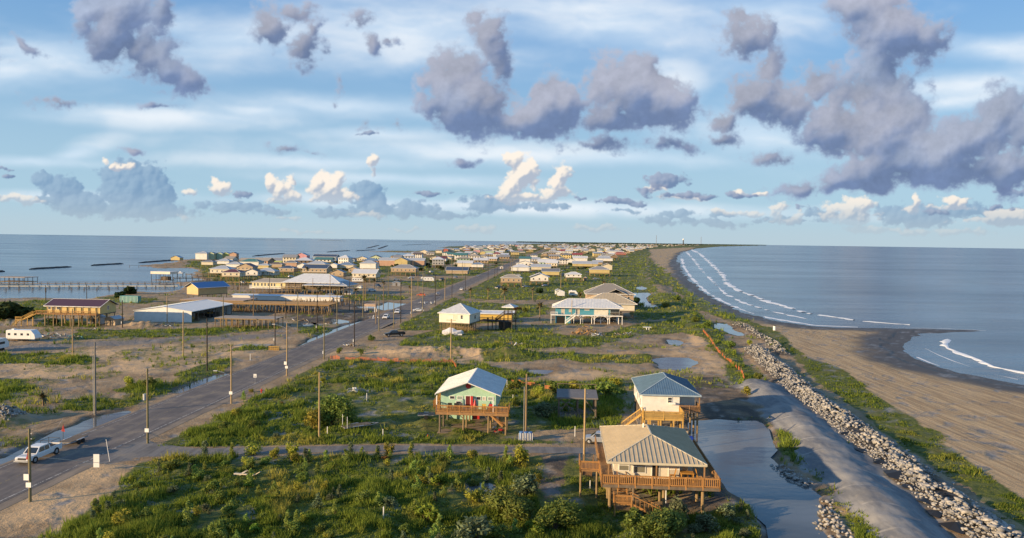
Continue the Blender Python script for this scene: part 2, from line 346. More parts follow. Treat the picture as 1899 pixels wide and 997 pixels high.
mud_px = [[(1210,700),(1330,690),(1395,730),(1430,790),(1400,785),(1300,780),(1290,740)], [(1316,870),(1340,890),(1370,920),(1395,940),(1330,960),(1300,930)], [(1180,600),(1280,605),(1230,620),(1170,612)], [(500,560),(700,560),(690,600),(560,600)],
          [(1440,870),(1470,890),(1500,905),(1520,930),(1540,960),(1515,950),(1490,915),(1450,893)], [(1400,640),(1430,670),(1470,720),(1530,780),(1600,840),(1700,930),(1780,1000),(1900,1100),(1860,1100),(1740,1000),(1640,905),(1560,835),(1490,770),(1420,700)],
          [(990,850),(1060,850),(1100,950),(1120,1000),(1000,990)]]
MUD = [GP(p) for p in mud_px]
BEACH = GP([(1205,462),(1290,458),(1270,466),(1262,480),(1270,505),(1300,540),(1400,590),(1560,606),(1834,612),(1700,620),(1676,640),(1720,673),(1899,713),(2600,860),(2600,1300),(1990,1010),(1899,960),(1780,880),(1640,780),(1560,700),(1440,625),(1330,575),(1262,535),(1215,500)])
PALE = [GP(p) for p in [[(1230,640),(1300,620),(1345,700),(1395,740),(1320,700),(1240,690)], [(0,660),(300,640),(500,628),(540,640),(420,670),(250,700),(0,690)], [(-20,690),(130,688),(120,704),(-20,706)], [(0,900),(150,860),(250,862),(220,900),(120,990),(0,990)], [(560,655),(760,640),(1000,652),(760,660)], [(630,700),(860,655),(960,660),(900,672)], [(1020,690),(1150,685),(1200,700),(1030,705)]]]
CREST = np.array([G(px, py, 2.1) for px, py in [(1384,690),(1412,703),(1448,735),(1496,779),(1560,846),(1638,920),(1728,1000),(1850,1110),(2300,1500)]])
ROCKL = np.array([G(px, py, 1.0) for px, py in [(1398,640),(1425,664),(1462,695),(1510,737),(1560,770),(1612,808),(1668,850),(1740,906),(1815,960),(1880,1004),(2000,1090)]])
ROCK2 = np.array([G(px, py, 0.6) for px, py in [(1366,600),(1385,607),(1410,620),(1432,635),(1452,655)]])
DUNE = np.array([G(px, py, 0.9) for px, py in [(1195,478),(1205,515),(1240,550),(1275,585),(1312,620),(1345,655),(1378,690),(1400,712)]])
MOUND = [(850,655,26,5,2.1),(940,662,10,4,1.2),(765,660,10,4,1.0),(265,604,9,5,2.0),(250,600,5,4,1.2),(10,598,14,6,2.2),(15,775,5,3.5,1.5),(950,658,8,3,1.3),(1170,655,5,2,.8),(1195,660,3,2,.8),(1090,612,4.5,3,.5),(-10,782,5,4,1.4)]

def axline(x, y): return (x-road_x(y))*math.cos(AX)
def terrain(X, Y, masks=False):
    sh = X.shape; X = X.ravel(); Y = Y.ravel(); D = np.hypot(X, Y)
    wob = np.clip(D*0.02, 0.6, 25)
    xw = X+(fbm(X/9, Y/9, 201, 4)-0.5)*wob; yw = Y+(fbm(X/9+7, Y/9, 202, 4)-0.5)*wob
    ls = sdf(LAND, xw, yw, 1e9)
    gulf = sstep(X-np.interp(Y, [0, 60, 250, 900, 4000, 30000], [30, 30, 70, 130, 300, 3000]), -10, 20)
    slope_in = 0.22*(1-gulf)+0.028*gulf
    base = np.where(ls > 0, np.minimum(0, SEA+ls*slope_in), np.maximum(-2.5, SEA+ls*0.06))
    rd = axline(X, Y); offroad = np.where(rd < 0, sstep(-rd, 5.6, 9.0), sstep(rd, 8.0, 12.0))
    S = GP(side_px); sd, _, _ = linedist(S, X, Y, 12)
    offside = sstep(sd, 1.7, 3.4)
    lf = GP(left_st); ld, _, _ = linedist(lf, X, Y, 12)
    off = offroad*offside
    land = sstep(ls, 2, 20)
    near = sstep(D, 1500, 300)
    beach = sstep(sdf(BEACH, xw, yw), -3, 3)
    rough = (fbm(X/7, Y/7, 210, 5)-0.5)*0.55+(fbm(X/1.3, Y/1.3, 211, 3)-0.5)*0.16
    h = base+rough*land*near*off*(1-beach*0.85)
    fg = np.maximum(sdf(GRASS[0], xw, yw, 20), sdf(GRASS[1], xw, yw, 20)); h = h+sstep(fg, 0, 4)*near*off*0.55*np.clip(fbm(X/3.4, Y/3.4, 230, 3)-.45, 0, 1)*2.2
    pnd = np.full(X.shape, -999.0)
    for k, P in POND.items():
        pnd = np.maximum(pnd, sdf(P, X, Y, 25, wob=1.6+P.mean(0)[1]*.008))
    dep = sstep(pnd, -2.2, 1.6)
    h = np.where((ls > 6) & (D < 900), np.maximum(h, -0.10), h)
    h = h*(1-sstep(pnd, -3.0, -0.8)*0.95)
    h = h-dep*0.75
    r = np.zeros(X.shape)
    for px, py, rx, ry, hh in MOUND:
        cx, cy = G(px, py); q = np.hypot(((X-cx)*nx[0]+(Y-cy)*nx[1])/rx, ((X-cx)*ax[0]+(Y-cy)*ax[1])/ry)
        b = sstep(q, 1.15, 0.15); h = h+b*hh*(0.75+0.6*(fbm(X/2, Y/2, 77, 4)-0.5)*2*0.7); r = np.maximum(r, b)
    cd, co, cp = linedist(CREST, X, Y, 14)
    wl = np.where(co < 0, 6.8, 5.0)*(0.95+0.45*(fbm(X/6, Y/6, 33, 3)-0.5)*2)
    tl = np.clip(cd/wl, 0, 1.4); lev = sstep(tl, 1.05, 0.05)*sstep(cp, 0.0, 0.03)
    hc = 1.45+0.7*(fbm(X/9+3, Y/9, 35, 3)-0.5)+0.25*(fbm(X/1.5, Y/1.5, 36, 3)-0.5)+0.22*(fbm(co/3.5, cp*34, 38, 4)-0.5)
    h = np.where(lev > 0, np.maximum(h, 0)*(1-lev)+lev*hc, h)
    kd, ko, kp = linedist(ROCKL, X, Y, 14); rk = np.clip(1-(kd/np.where(ko < 0, 3.6, 4.4))**2, 0, 1)*sstep(kp, 0, .02)
    k2, _, _ = linedist(ROCK2, X, Y, 14); rk2 = np.clip(1-(k2/2.6)**2, 0, 1)
    h = np.maximum(h, rk*0.85+h*(1-rk)); h = h+rk2*0.55
    dd, _, dp = linedist(DUNE, X, Y, 20); du = np.clip(1-(dd/(5+10*(1-dp)))**2, 0, 1)*sstep(dp, 1, .9)
    h = h+du*(1.0+0.5*(fbm(X/5, Y/5, 61, 3)-0.5)*2)*sstep(pnd, 0, -3)
    if not masks: return h.reshape(sh)
    gr = np.full(X.shape, -999.0)
    for P in GRASS: gr = np.maximum(gr, sdf(P, xw, yw, 30))
    gf = sdf(GFAR, xw, yw, 100)
    gfar = sstep(gf, -5, 10)*(0.25+0.75*sstep(fbm(X/30, Y/45, 220, 4), 0.40, 0.56))
    grass = np.maximum(sstep(gr, -1.8, 1.2)*(0.55+0.75*sstep(fbm(X/5, Y/5, 221, 4), 0.28, 0.55)), gfar)
    back = sstep(D, 900, 2500)*land*(1-beach)*0.8
    grass = np.maximum(grass, back)
    sparse = 0.42*sstep(fbm(X/8, Y/11, 222, 5), 0.50, 0.62)*land*(1-beach)*(1-sstep(D, 600, 1200)*0)
    grass = np.maximum(grass, sparse)
    grass = grass*off*(1-np.clip(lev*1.5, 0, 1))*(1-sstep(pnd, -1.2, -0.2))*(1-sstep(rk, .1, .4))*sstep(ls, 0.5, 5)
    mud = np.zeros(X.shape)
    for P in MUD: mud = np.maximum(mud, sstep(sdf(P, xw, yw, 20), -1.5, 1.5))
    mud = np.maximum(mud, sstep(pnd, -3.0, -0.8)*0.8)
    wet = sstep(ls+(fbm(X/12, Y/12, 240, 3)-0.5)*8, 17, 9)*gulf*(ls > -5)
    pale = np.zeros(X.shape)
    for P in PALE: pale = np.maximum(pale, sstep(sdf(P, xw, yw, 20), -3, 3))
    pale = np.maximum(pale, r*0.7)
    gravel = sstep(ld, 6, 3.5)
    fabric = sstep(lev+(fbm(X/2.5, Y/2.5, 37, 4)-.5)*.35, 0.02, 0.14)
    return h.reshape(sh), [a.reshape(sh) for a in (grass, gravel, wet, pale, fabric, mud*(1-fabric), beach, np.clip(rk+rk2, 0, 1))]

def grid_mesh(name, X, Y, Z, attrs=None):
    nr, nc = X.shape
    me = bpy.data.meshes.new(name); co = np.stack([X, Y, Z], -1).reshape(-1, 3).astype(np.float32)
    i = np.arange(nr*nc).reshape(nr, nc); a = i[:-1, :-1].ravel(); b = i[:-1, 1:].ravel(); c = i[1:, 1:].ravel(); d = i[1:, :-1].ravel()
    f = np.stack([d, c, b, a], -1).astype(np.int32)
    me.vertices.add(len(co)); me.vertices.foreach_set('co', co.ravel())
    me.loops.add(f.size); me.loops.foreach_set('vertex_index', f.ravel())
    me.polygons.add(len(f)); me.polygons.foreach_set('loop_start', np.arange(0, f.size, 4, dtype=np.int32))
    me.polygons.foreach_set('loop_total', np.full(len(f), 4, np.int32)); me.update(calc_edges=True)
    for k, v in (attrs or {}).items():
        at = me.attributes.new(k, 'FLOAT_COLOR', 'POINT'); at.data.foreach_set('color', v.reshape(-1, 4).astype(np.float32).ravel())
    me.polygons.foreach_set('use_smooth', np.ones(len(f), bool))
    return me
def node_kit(m):
    N = m.node_tree.nodes; L = m.node_tree.links
    class K: pass
    k = K(); k.N = N; k.L = L
    def inp(n, i, v):
        if isinstance(v, (int, float)): n.inputs[i].default_value = v
        elif isinstance(v, tuple): n.inputs[i].default_value = (*v, 1) if len(v) == 3 and n.inputs[i].type == 'RGBA' else v
        else: L.new(v, n.inputs[i])
    def math_(op, a, b=None, c=None):
        n = N.new('ShaderNodeMath'); n.operation = op
        for i, v in enumerate((a, b, c)):
            if v is not None: inp(n, i, v)
        return n.outputs[0]
    def mix(f, a, b):
        n = N.new('ShaderNodeMix'); n.data_type = 'RGBA'; inp(n, 0, f); inp(n, 6, a); inp(n, 7, b); return n.outputs[2]
    def noise(vec, s, d=5, r=0.6, sc=None):
        if sc:
            mp = N.new('ShaderNodeMapping'); mp.inputs['Scale'].default_value = sc; mp.inputs['Rotation'].default_value = (0, 0, AX); L.new(vec, mp.inputs[0]); vec = mp.outputs[0]
        n = N.new('ShaderNodeTexNoise'); L.new(vec, n.inputs['Vector']); n.inputs['Scale'].default_value = s; n.inputs['Detail'].default_value = d; n.inputs['Roughness'].default_value = r
        return n.outputs[0]
    def ss(x, lo, hi):
        n = N.new('ShaderNodeMapRange'); n.interpolation_type = 'SMOOTHSTEP'; inp(n, 0, x); n.inputs[1].default_value = lo; n.inputs[2].default_value = hi; return n.outputs[0]
    def attr(name):
        n = N.new('ShaderNodeAttribute'); n.attribute_name = name; s = N.new('ShaderNodeSeparateColor'); L.new(n.outputs['Color'], s.inputs[0])
        return s.outputs[0], s.outputs[1], s.outputs[2], n.outputs['Alpha']
    k.math, k.mix, k.noise, k.ss, k.attr = math_, mix, noise, ss, attr
    k.pos = N.new('ShaderNodeNewGeometry').outputs['Position']
    return k
def ground_material():
    m, N, L, b = new_mat('ground_soil'); k = node_kit(m)
    grass, gravel, wet, pale = k.attr('ga'); fabric, mud, beach, rock = k.attr('gb'); P = k.pos
    n1 = k.noise(P, 0.12, 8, 0.62); n2 = k.noise(P, 0.9, 6, 0.65); n3 = k.noise(P, 4.5, 4, 0.7)
    c = k.mix(k.ss(n1, 0.35, 0.65), (0.225, 0.155, 0.088), (0.37, 0.265, 0.155))
    c = k.mix(k.math('MULTIPLY', k.ss(n2, 0.45, 0.7), 0.5), c, (0.40, 0.32, 0.225))
    c = k.mix(k.math('MULTIPLY', pale, k.ss(n1, 0.25, 0.6)), c, (0.55, 0.38, 0.21))
    tr = k.noise(P, 0.5, 5, 0.6, (2.4, 0.10, 1)); tr2 = k.noise(P, 2.2, 3, 0.6, (2.0, 0.03, 1))
    cb = k.mix(k.ss(tr, 0.38, 0.62), (0.33, 0.235, 0.135), (0.50, 0.37, 0.215))
    cb = k.mix(k.math('MULTIPLY', k.ss(tr2, 0.50, 0.64), 0.45), cb, (0.19, 0.14, 0.09))
    c = k.mix(beach, c, cb)
    c = k.mix(k.math('MULTIPLY', mud, k.ss(n1, 0.3, 0.55)), c, (0.075, 0.063, 0.052))
    c = k.mix(k.math('MULTIPLY', gravel, 0.8), c, k.mix(n2, (0.15, 0.145, 0.14), (0.23, 0.22, 0.205)))
    c = k.mix(k.math('MULTIPLY', wet, 0.92), c, (0.050, 0.041, 0.032))
    gcol = k.mix(k.ss(n2, 0.35, 0.65), (0.055, 0.080, 0.017), (0.14, 0.15, 0.034))
    gcol = k.mix(k.math('MULTIPLY', k.ss(n1, 0.5, 0.72), 0.6), gcol, (0.16, 0.125, 0.04))
    gm = k.ss(k.math('ADD', grass, k.math('MULTIPLY', k.math('SUBTRACT', n2, 0.5), 0.9)), 0.28, 0.62)
    c = k.mix(gm, c, gcol)
    seam = N.new('ShaderNodeTexWave'); mp = N.new('ShaderNodeMapping'); mp.inputs['Rotation'].default_value = (0, 0, R(15)); L.new(P, mp.inputs[0]); L.new(mp.outputs[0], seam.inputs[0])
    seam.bands_direction = 'Y'; seam.inputs['Scale'].default_value = 0.045; seam.inputs['Distortion'].default_value = 1.6; seam.inputs['Detail'].default_value = 1
    cf = k.mix(k.ss(k.noise(P, 0.35, 6, 0.7, (1.0, 0.25, 1)), 0.38, 0.62), (0.145, 0.150, 0.158), (0.255, 0.252, 0.245))
    cf = k.mix(k.math('MULTIPLY', k.math('MULTIPLY', k.ss(seam.outputs[1], 0.990, 0.9985), k.ss(n1, .42, .58)), 0.6), cf, (0.42, 0.40, 0.36))
    cf = k.mix(k.math('MULTIPLY', k.ss(n2, 0.52, 0.70), 0.45), cf, (0.27, 0.245, 0.205)); cf = k.mix(k.math('MULTIPLY', k.ss(n3, 0.60, 0.75), 0.5), cf, (0.10, 0.09, 0.08))
    c = k.mix(fabric, c, cf)
    c = k.mix(rock, c, k.mix(k.ss(n2, 0.4, 0.6), (0.012, 0.012, 0.013), (0.09, 0.085, 0.078)))
    L.new(c, b.inputs['Base Color'])
    L.new(k.math('SUBTRACT', 0.93, k.math('MULTIPLY', wet, 0.40)), b.inputs['Roughness'])
    b.inputs['Specular IOR Level'].default_value = 0.25
    hh = k.math('ADD', n3, k.math('MULTIPLY', n2, 2.0)); hh = k.math('ADD', hh, k.math('MULTIPLY', k.math('MULTIPLY', tr2, beach), 1.5))
    bp = N.new('ShaderNodeBump'); bp.inputs['Strength'].default_value = 0.8; bp.inputs['Distance'].default_value = 0.12
    L.new(k.math('MULTIPLY', hh, k.math('SUBTRACT', 1.0, k.math('MULTIPLY', k.math('MAXIMUM', fabric, wet), 0.85))), bp.inputs['Height']); L.new(bp.outputs[0], b.inputs['Normal'])
    return m
def setting(name, me, m):
    o = bpy.data.objects.new(name, me); C.objects.link(o); o['kind'] = 'structure'
    if m: me.materials.append(m)
    return o
def tess():
    t = np.concatenate([np.arange(0.9, 20, 0.6), np.arange(20, 120, 1.1), np.arange(120, 570, 1.7), np.geomspace(575, 2600, 45)])
    c = np.concatenate([np.linspace(-2600, -60, 60)[:-1], np.arange(-60, 1960, 2.7), np.linspace(1962, 4400, 55)])
    return t, c
def build_ground():
    t, c = tess()
    X = np.zeros((len(t), len(c))); Y = X.copy()
    d = np.stack([(c-W0/2)/FOC, np.zeros(len(c)), -np.ones(len(c))], -1)
    for i, tt in enumerate(t):
        py = HOR(c)+tt*np.where(np.abs(c-950) > 1, 1, 1)
        d[:, 1] = -(py-H0/2)/FOC
        w = d @ M3.T; k = -CAM_H/np.minimum(w[:, 2], -0.0004)
        X[i] = w[:, 0]*k; Y[i] = w[:, 1]*k
    h, a = terrain(X, Y, True)
    ga = np.stack(a[:4], -1); gb = np.stack(a[4:], -1)
    me = grid_mesh('ground', X, Y, h, {'ga': ga, 'gb': gb})
    setting('ground', me, ground_material())
    return X, Y, h, a
GX, GY, GH, GA = build_ground()

def water_material(name, deep, rough, scale, bump, foam=False):
    m, N, L, b = new_mat(name); k = node_kit(m); P = k.pos
    n1 = k.noise(P, scale, 4, 0.6, (0.55, 1.0, 1)); n2 = k.noise(P, scale*0.09, 5, 0.6, (0.35, 1.0, 1)); n3 = k.noise(P, scale*0.02, 5, 0.65, (0.3, 1, 1))
    c = k.mix(k.ss(n2, 0.35, 0.65), tuple(q*0.7 for q in deep), tuple(q*1.3 for q in deep)); c = k.mix(k.math('MULTIPLY', k.ss(n3, .45, .62), .4), c, tuple(q*.6 for q in deep))
    L.new(c, b.inputs['Base Color']); b.inputs['IOR'].default_value = 1.33
    L.new(k.math('ADD', rough, k.math('MULTIPLY', k.math('SUBTRACT', n3, 0.5), rough)), b.inputs['Roughness'])
    bp = N.new('ShaderNodeBump'); bp.inputs['Strength'].default_value = bump; bp.inputs['Distance'].default_value = 0.35
    L.new(k.math('ADD', k.math('ADD', n1, k.math('MULTIPLY', n2, 4.0)), k.math('MULTIPLY', n3, 10.0)), bp.inputs['Height']); L.new(bp.outputs[0], b.inputs['Normal'])
    return m
def flat_poly(name, P, z, m):
    me = bpy.data.meshes.new(name); me.from_pydata([(x, y, z) for x, y in P], [], [list(range(len(P)))]); me.validate(); me.update()
    return setting(name, me, m)
def build_water():
    me = bpy.data.meshes.new('sea'); s = 60000
    me.from_pydata([(-s, -200, SEA), (s, -200, SEA), (s, s, SEA), (-s, s, SEA)], [], [(0, 1, 2, 3)])
    setting('sea', me, water_material('sea_water', (0.085, 0.145, 0.19), 0.22, 0.30, 0.6))
    wm = water_material('puddle_water', (0.13, 0.14, 0.14), 0.05, 0.8, 0.04)
    for k_, P in POND.items():
        c = P.mean(0); Q = c+(P-c)*1.0; d = P-c; l = np.hypot(*d.T)[:, None]; Q = P+d/l*2.0
        flat_poly('pond' if k_[0] != 'r' else 'puddle', Q, PONDZ, wm)
build_water()

# ------------------------------------------------------------------ roads
def strip(name, pts, half, z, m, n=1):
    """a sheet along a centre line: pts (n,2), half width on each side"""
    me = bpy.data.meshes.new(name); V = []; F = []
    P = np.array(pts); T = np.gradient(P, axis=0); T /= np.hypot(*T.T)[:, None]; Nn = np.stack([T[:, 1], -T[:, 0]], -1)
    hl, hr = half if isinstance(half, tuple) else (-half, half)
    for p, q in zip(P, Nn):
        for s in np.linspace(hl, hr, n+1): V.append((p[0]+q[0]*s, p[1]+q[1]*s, z))
    w = n+1
    for i in range(len(P)-1):
        for j in range(n): F.append((i*w+j, i*w+j+1, (i+1)*w+j+1, (i+1)*w+j))
    me.from_pydata(V, [], F); me.update()
    return setting(name, me, m)
def asphalt(name, a, b_, dirt):
    m, N, L, b = new_mat(name); k = node_kit(m); P = k.pos
    n1 = k.noise(P, 0.25, 6, 0.62); n2 = k.noise(P, 3, 5, 0.7); st = k.noise(P, 0.6, 5, 0.6, (1.6, 0.08, 1))
    c = k.mix(k.ss(n1, 0.35, 0.65), a, b_); c = k.mix(k.math('MULTIPLY', k.ss(st, 0.45, 0.65), 0.55), c, tuple(q*1.35 for q in b_))
    c = k.mix(k.math('MULTIPLY', k.ss(n1, 0.52, 0.66), dirt), c, (0.27, 0.22, 0.16))
    c = k.mix(k.math('MULTIPLY', k.ss(n2, 0.45, 0.75), 0.35), c, tuple(q*0.7 for q in a))
    L.new(c, b.inputs['Base Color']); b.inputs['Roughness'].default_value = 0.85; b.inputs['Specular IOR Level'].default_value = 0.3
    bp = N.new('ShaderNodeBump'); bp.inputs['Strength'].default_value = 0.4; bp.inputs['Distance'].default_value = 0.02; L.new(n2, bp.inputs['Height']); L.new(bp.outputs[0], b.inputs['Normal'])
    return m
def worn_paint(name, col, wear):
    m, N, L, b = new_mat(name); k = node_kit(m)
    n = k.noise(k.pos, 2.5, 5, 0.7)
    L.new(k.mix(k.ss(n, wear-0.08, wear+0.08), (0.10, 0.095, 0.09), col), b.inputs['Base Color']); b.inputs['Roughness'].default_value = 0.8
    return m
def rp(s, t=0.0):                       # a point s metres along the street and t metres to its right
    return (-67.06+ax[0]*s+nx[0]*t, 0+ax[1]*s+nx[1]*t)
ys = np.concatenate([np.arange(20, 300, 6), np.arange(300, 2600, 40)])
strip('road_shoulder', [rp(s) for s in ys], (-5.5, 6.6), 0.020, asphalt('gravel_shoulder', (0.17, 0.14, 0.11), (0.26, 0.205, 0.15), 0.8), 2)
strip('road', [rp(s) for s in ys], 5.0, 0.034, asphalt('road_asphalt', (0.115, 0.103, 0.098), (0.165, 0.142, 0.125), 0.7), 4)
strip('road_marking', [rp(s, 4.45) for s in ys], 0.085, 0.040, worn_paint('white_road_paint', (0.50, 0.47, 0.42), 0.50))
strip('road_marking', [rp(s, -4.45) for s in ys], 0.075, 0.040, worn_paint('faded_white_road_paint', (0.42, 0.40, 0.37), 0.5))
strip('road_marking', [rp(s, 0.0) for s in ys], 0.07, 0.040, worn_paint('faded_yellow_road_paint', (0.30, 0.22, 0.08), 0.52))
sm = asphalt('side_street_asphalt', (0.13, 0.122, 0.115), (0.19, 0.178, 0.165), 0.6)
sp = GP(side_px); q = np.linspace(0, 1, 60); tt_ = np.linspace(0, 1, len(sp))
strip('side_street', np.stack([np.interp(q, tt_, sp[:, 0]), np.interp(q, tt_, sp[:, 1])], -1), 1.55, 0.026, sm, 2)
# the flared mouth of the side street
c0 = sp[0]; V_ = [(c0[0]-1.5, c0[1]-7, .03), (c0[0]-1.5, c0[1]+9, .03), (c0[0]+4, c0[1]+4.5, .03), (c0[0]+12, c0[1]+1.9, .03), (c0[0]+12, c0[1]-2.1, .03), (c0[0]+4, c0[1]-4, .03)]
me = bpy.data.meshes.new('side_street_mouth'); me.from_pydata(V_, [], [(0, 5, 4, 3, 2, 1)]); me.update(); setting('side_street_mouth', me, sm)

# ------------------------------------------------------------------ mesh kit
class MB:
    def __init__(s): s.v = []; s.f = []; s.m = []; s.mi = 0
    def add(s, vs, fs):
        n = len(s.v); s.v += [tuple(p) for p in vs]; s.f += [tuple(n+i for i in f) for f in fs]; s.m += [s.mi]*len(fs)
    def box(s, x0, x1, y0, y1, z0, z1):
        s.add([(x0,y0,z0),(x1,y0,z0),(x1,y1,z0),(x0,y1,z0),(x0,y0,z1),(x1,y0,z1),(x1,y1,z1),(x0,y1,z1)],
              [(0,3,2,1),(4,5,6,7),(0,1,5,4),(1,2,6,5),(2,3,7,6),(3,0,4,7)]); return s
    def beam(s, p, q, w, h=None):
        p = Vector(p); q = Vector(q); h = h or w; d = (q-p).normalized()
        u = d.cross(Vector((0,0,1))) if abs(d.z) < .95 else Vector((1,0,0)); u.normalize(); n = u.cross(d).normalized()
        a = [p+u*i*w/2+n*j*h/2 for i, j in ((-1,-1),(1,-1),(1,1),(-1,1))]; b = [k+(q-p) for k in a]
        s.add(a+b, [(0,1,2,3),(7,6,5,4),(0,4,5,1),(1,5,6,2),(2,6,7,3),(3,7,4,0)]); return s
    def cyl(s, p, q, r0, r1=None, n=8):
        p = Vector(p); q = Vector(q); r1 = r0 if r1 is None else r1; d = (q-p).normalized()
        u = d.cross(Vector((0,0,1))) if abs(d.z) < .95 else Vector((1,0,0)); u.normalize(); w = d.cross(u)
        a = []; b = []
        for i in range(n):
            t = 2*math.pi*i/n; e = u*math.cos(t)+w*math.sin(t); a.append(p+e*r0); b.append(q+e*r1)
        s.add(a+b, [(i,(i+1)%n,n+(i+1)%n,n+i) for i in range(n)]+[tuple(range(n))[::-1], tuple(range(n, 2*n))]); return s
    def poly(s, pts): s.add(pts, [tuple(range(len(pts)))]); return s
    def slab(s, pts, t):
        """a polygon with thickness t below it"""
        n = len(pts); P = [Vector(p) for p in pts]; nn = (P[1]-P[0]).cross(P[2]-P[0]).normalized(); Q = [p-nn*t for p in P]
        s.add(P+Q, [tuple(range(n)), tuple(range(2*n-1, n-1, -1))]+[(i, n+i, n+(i+1)%n, (i+1)%n) for i in range(n)]); return s
    def build(s, name, mats, parent=None, loc=None, smooth=False):
        me = bpy.data.meshes.new(name); me.from_pydata(s.v, [], s.f)
        for m_ in (mats if isinstance(mats, (list, tuple)) else [mats]): me.materials.append(m_)
        if len(s.m) and max(s.m) > 0: me.polygons.foreach_set('material_index', s.m)
        if smooth: me.polygons.foreach_set('use_smooth', [True]*len(s.f))
        me.update(); o = bpy.data.objects.new(name, me); C.objects.link(o)
        if parent: o.parent = parent
        if loc: o.location = loc
        return o
def tag(o, label, cat, group=None, kind=None):
    if label: o['label'] = label
    if cat: o['category'] = cat
    if group: o['group'] = group
    if kind: o['kind'] = kind
    return o
def thing(name, label, cat, loc=(0,0,0), rz=0.0, group=None):
    o = bpy.data.objects.new(name, None); C.objects.link(o); o.location = loc; o.rotation_euler = (0, 0, rz); o.empty_display_size = .5
    return tag(o, label, cat, group)
def dup(root, loc, rz=None, label=None, sc=None, group=None):
    r = root.copy(); C.objects.link(r); r.location = loc
    if rz is not None: r.rotation_euler = (0, 0, rz)
    if sc is not None: r.scale = (sc, sc, sc) if isinstance(sc, (int, float)) else sc
    if label: r['label'] = label
    if group: r['group'] = group
    for ch in list(root.children):
        c = ch.copy(); C.objects.link(c); c.parent = r
        for g_ in ch.children:
            d = g_.copy(); C.objects.link(d); d.parent = c
    return r
def hz_(x, y):
    """height of the terrain at one point"""
    return float(terrain(np.array([float(x)]), np.array([float(y)]))[0])
def at(px, py):
    x, y = G(px, py); z = hz_(x, y) if math.hypot(x, y) < 700 else 0
    return (x, y, z)
def mpp(px, py): return CAM_H/(py-HOR(px))           # metres in one photo pixel at that ground point

wood_new = mat('new_orange_timber', (0.42, 0.21, 0.065), 0.75, 0, 0.25, 2.0)
wood_old = mat('weathered_grey_timber', (0.16, 0.125, 0.09), 0.85, 0, 0.3, 2.0)
wood_pile = mat('treated_pile_timber', (0.27, 0.19, 0.095), 0.8, 0, 0.3, 1.2)
wood_deck = mat('brown_deck_timber', (0.30, 0.17, 0.075), 0.8, 0, 0.25, 2.0)
wood_yel = mat('yellow_new_timber', (0.52, 0.32, 0.085), 0.75, 0, 0.2, 2.0)
wood_dark = mat('dark_creosoted_timber', (0.055, 0.042, 0.032), 0.85, 0, 0.3, 1.5)
white_p = mat('white_paint', (0.78, 0.77, 0.73), 0.55, 0, 0.06, 1.0)
glass_d = mat('window_glass', (0.035, 0.045, 0.055), 0.12, 0, 0.2, 0.5, spec=0.8)
conc = mat('concrete', (0.33, 0.30, 0.26), 0.85, 0, 0.2, 0.8)
blackm = mat('black_rubber', (0.02, 0.02, 0.021), 0.7, 0, 0.2)
grey_m = mat('galvanised_steel', (0.42, 0.43, 0.44), 0.45, 0.6, 0.15)

def roof_faces(kind, w, d, z, rise, over=0.5, ridge=None):
    X, Y = w/2+over, d/2+over
    if kind == 'hip':
        if ridge is None: ridge = 'y' if d > w else 'x'
        if ridge == 'y':
            k = max(Y-X, 0.02); A, B = Vector((0,-k,z+rise)), Vector((0,k,z+rise))
            c = [Vector(p) for p in ((-X,-Y,z),(X,-Y,z),(X,Y,z),(-X,Y,z))]
            return [(c[0],c[1],A,A),(c[1],c[2],B,A),(c[2],c[3],B,B),(c[3],c[0],A,B)]
        k = max(X-Y, 0.02); A, B = Vector((-k,0,z+rise)), Vector((k,0,z+rise))
        c = [Vector(p) for p in ((-X,-Y,z),(X,-Y,z),(X,Y,z),(-X,Y,z))]
        return [(c[0],c[1],B,A),(c[1],c[2],B,B),(c[2],c[3],A,B),(c[3],c[0],A,A)]
    if kind == 'gable_y':           # ridge runs front to back, the gable looks at the front
        a, b = Vector((0,-Y,z+rise)), Vector((0,Y,z+rise))
        return [(Vector((X,-Y,z)),Vector((X,Y,z)),b,a),(Vector((-X,Y,z)),Vector((-X,-Y,z)),a,b)]
    if kind == 'gable_x':
        a, b = Vector((-X,0,z+rise)), Vector((X,0,z+rise))
        return [(Vector((-X,-Y,z)),Vector((X,-Y,z)),b,a),(Vector((X,Y,z)),Vector((-X,Y,z)),a,b)]
    if kind == 'shed': return [(Vector((-X,-Y,z)),Vector((X,-Y,z)),Vector((X,Y,z+rise)),Vector((-X,Y,z+rise)))]
def face_strips(face, sp):
    """cut a roof face into the sheets between two ribs; gives the outline of every sheet"""
    E0, E1, T1, T0 = face; e = (E1-E0); Lx = e.length; e = e/Lx
    n = e.cross((T0-E0) if (T0-E0).length > .05 else (T1-E0)).normalized(); up = n.cross(e)
    t0 = ((T0-E0).dot(e), (T0-E0).dot(up)); t1 = ((T1-E0).dot(e), (T1-E0).dot(up)); H = max(t0[1], t1[1])
    def top(s):
        r = H
        if t0[0] > 1e-4: r = min(r, s/t0[0]*t0[1])
        if Lx-t1[0] > 1e-4: r = min(r, (Lx-s)/(Lx-t1[0])*t1[1])
        return max(r, 0)
    k = max(1, round(Lx/sp)); out = []
    for i in range(k):
        a, b = Lx*i/k, Lx*(i+1)/k; br = sorted([a, b]+[q for q in (t0[0], t1[0]) if a+1e-3 < q < b-1e-3])
        pts = [(a, 0), (b, 0)]+[(q, top(q)) for q in reversed(br) if top(q) > 1e-3]
        if len(pts) >= 3: out.append(([E0+e*s_+up*t_ for s_, t_ in pts], (E0+e*a, E0+e*a+up*top(a)), n, e))
    return out
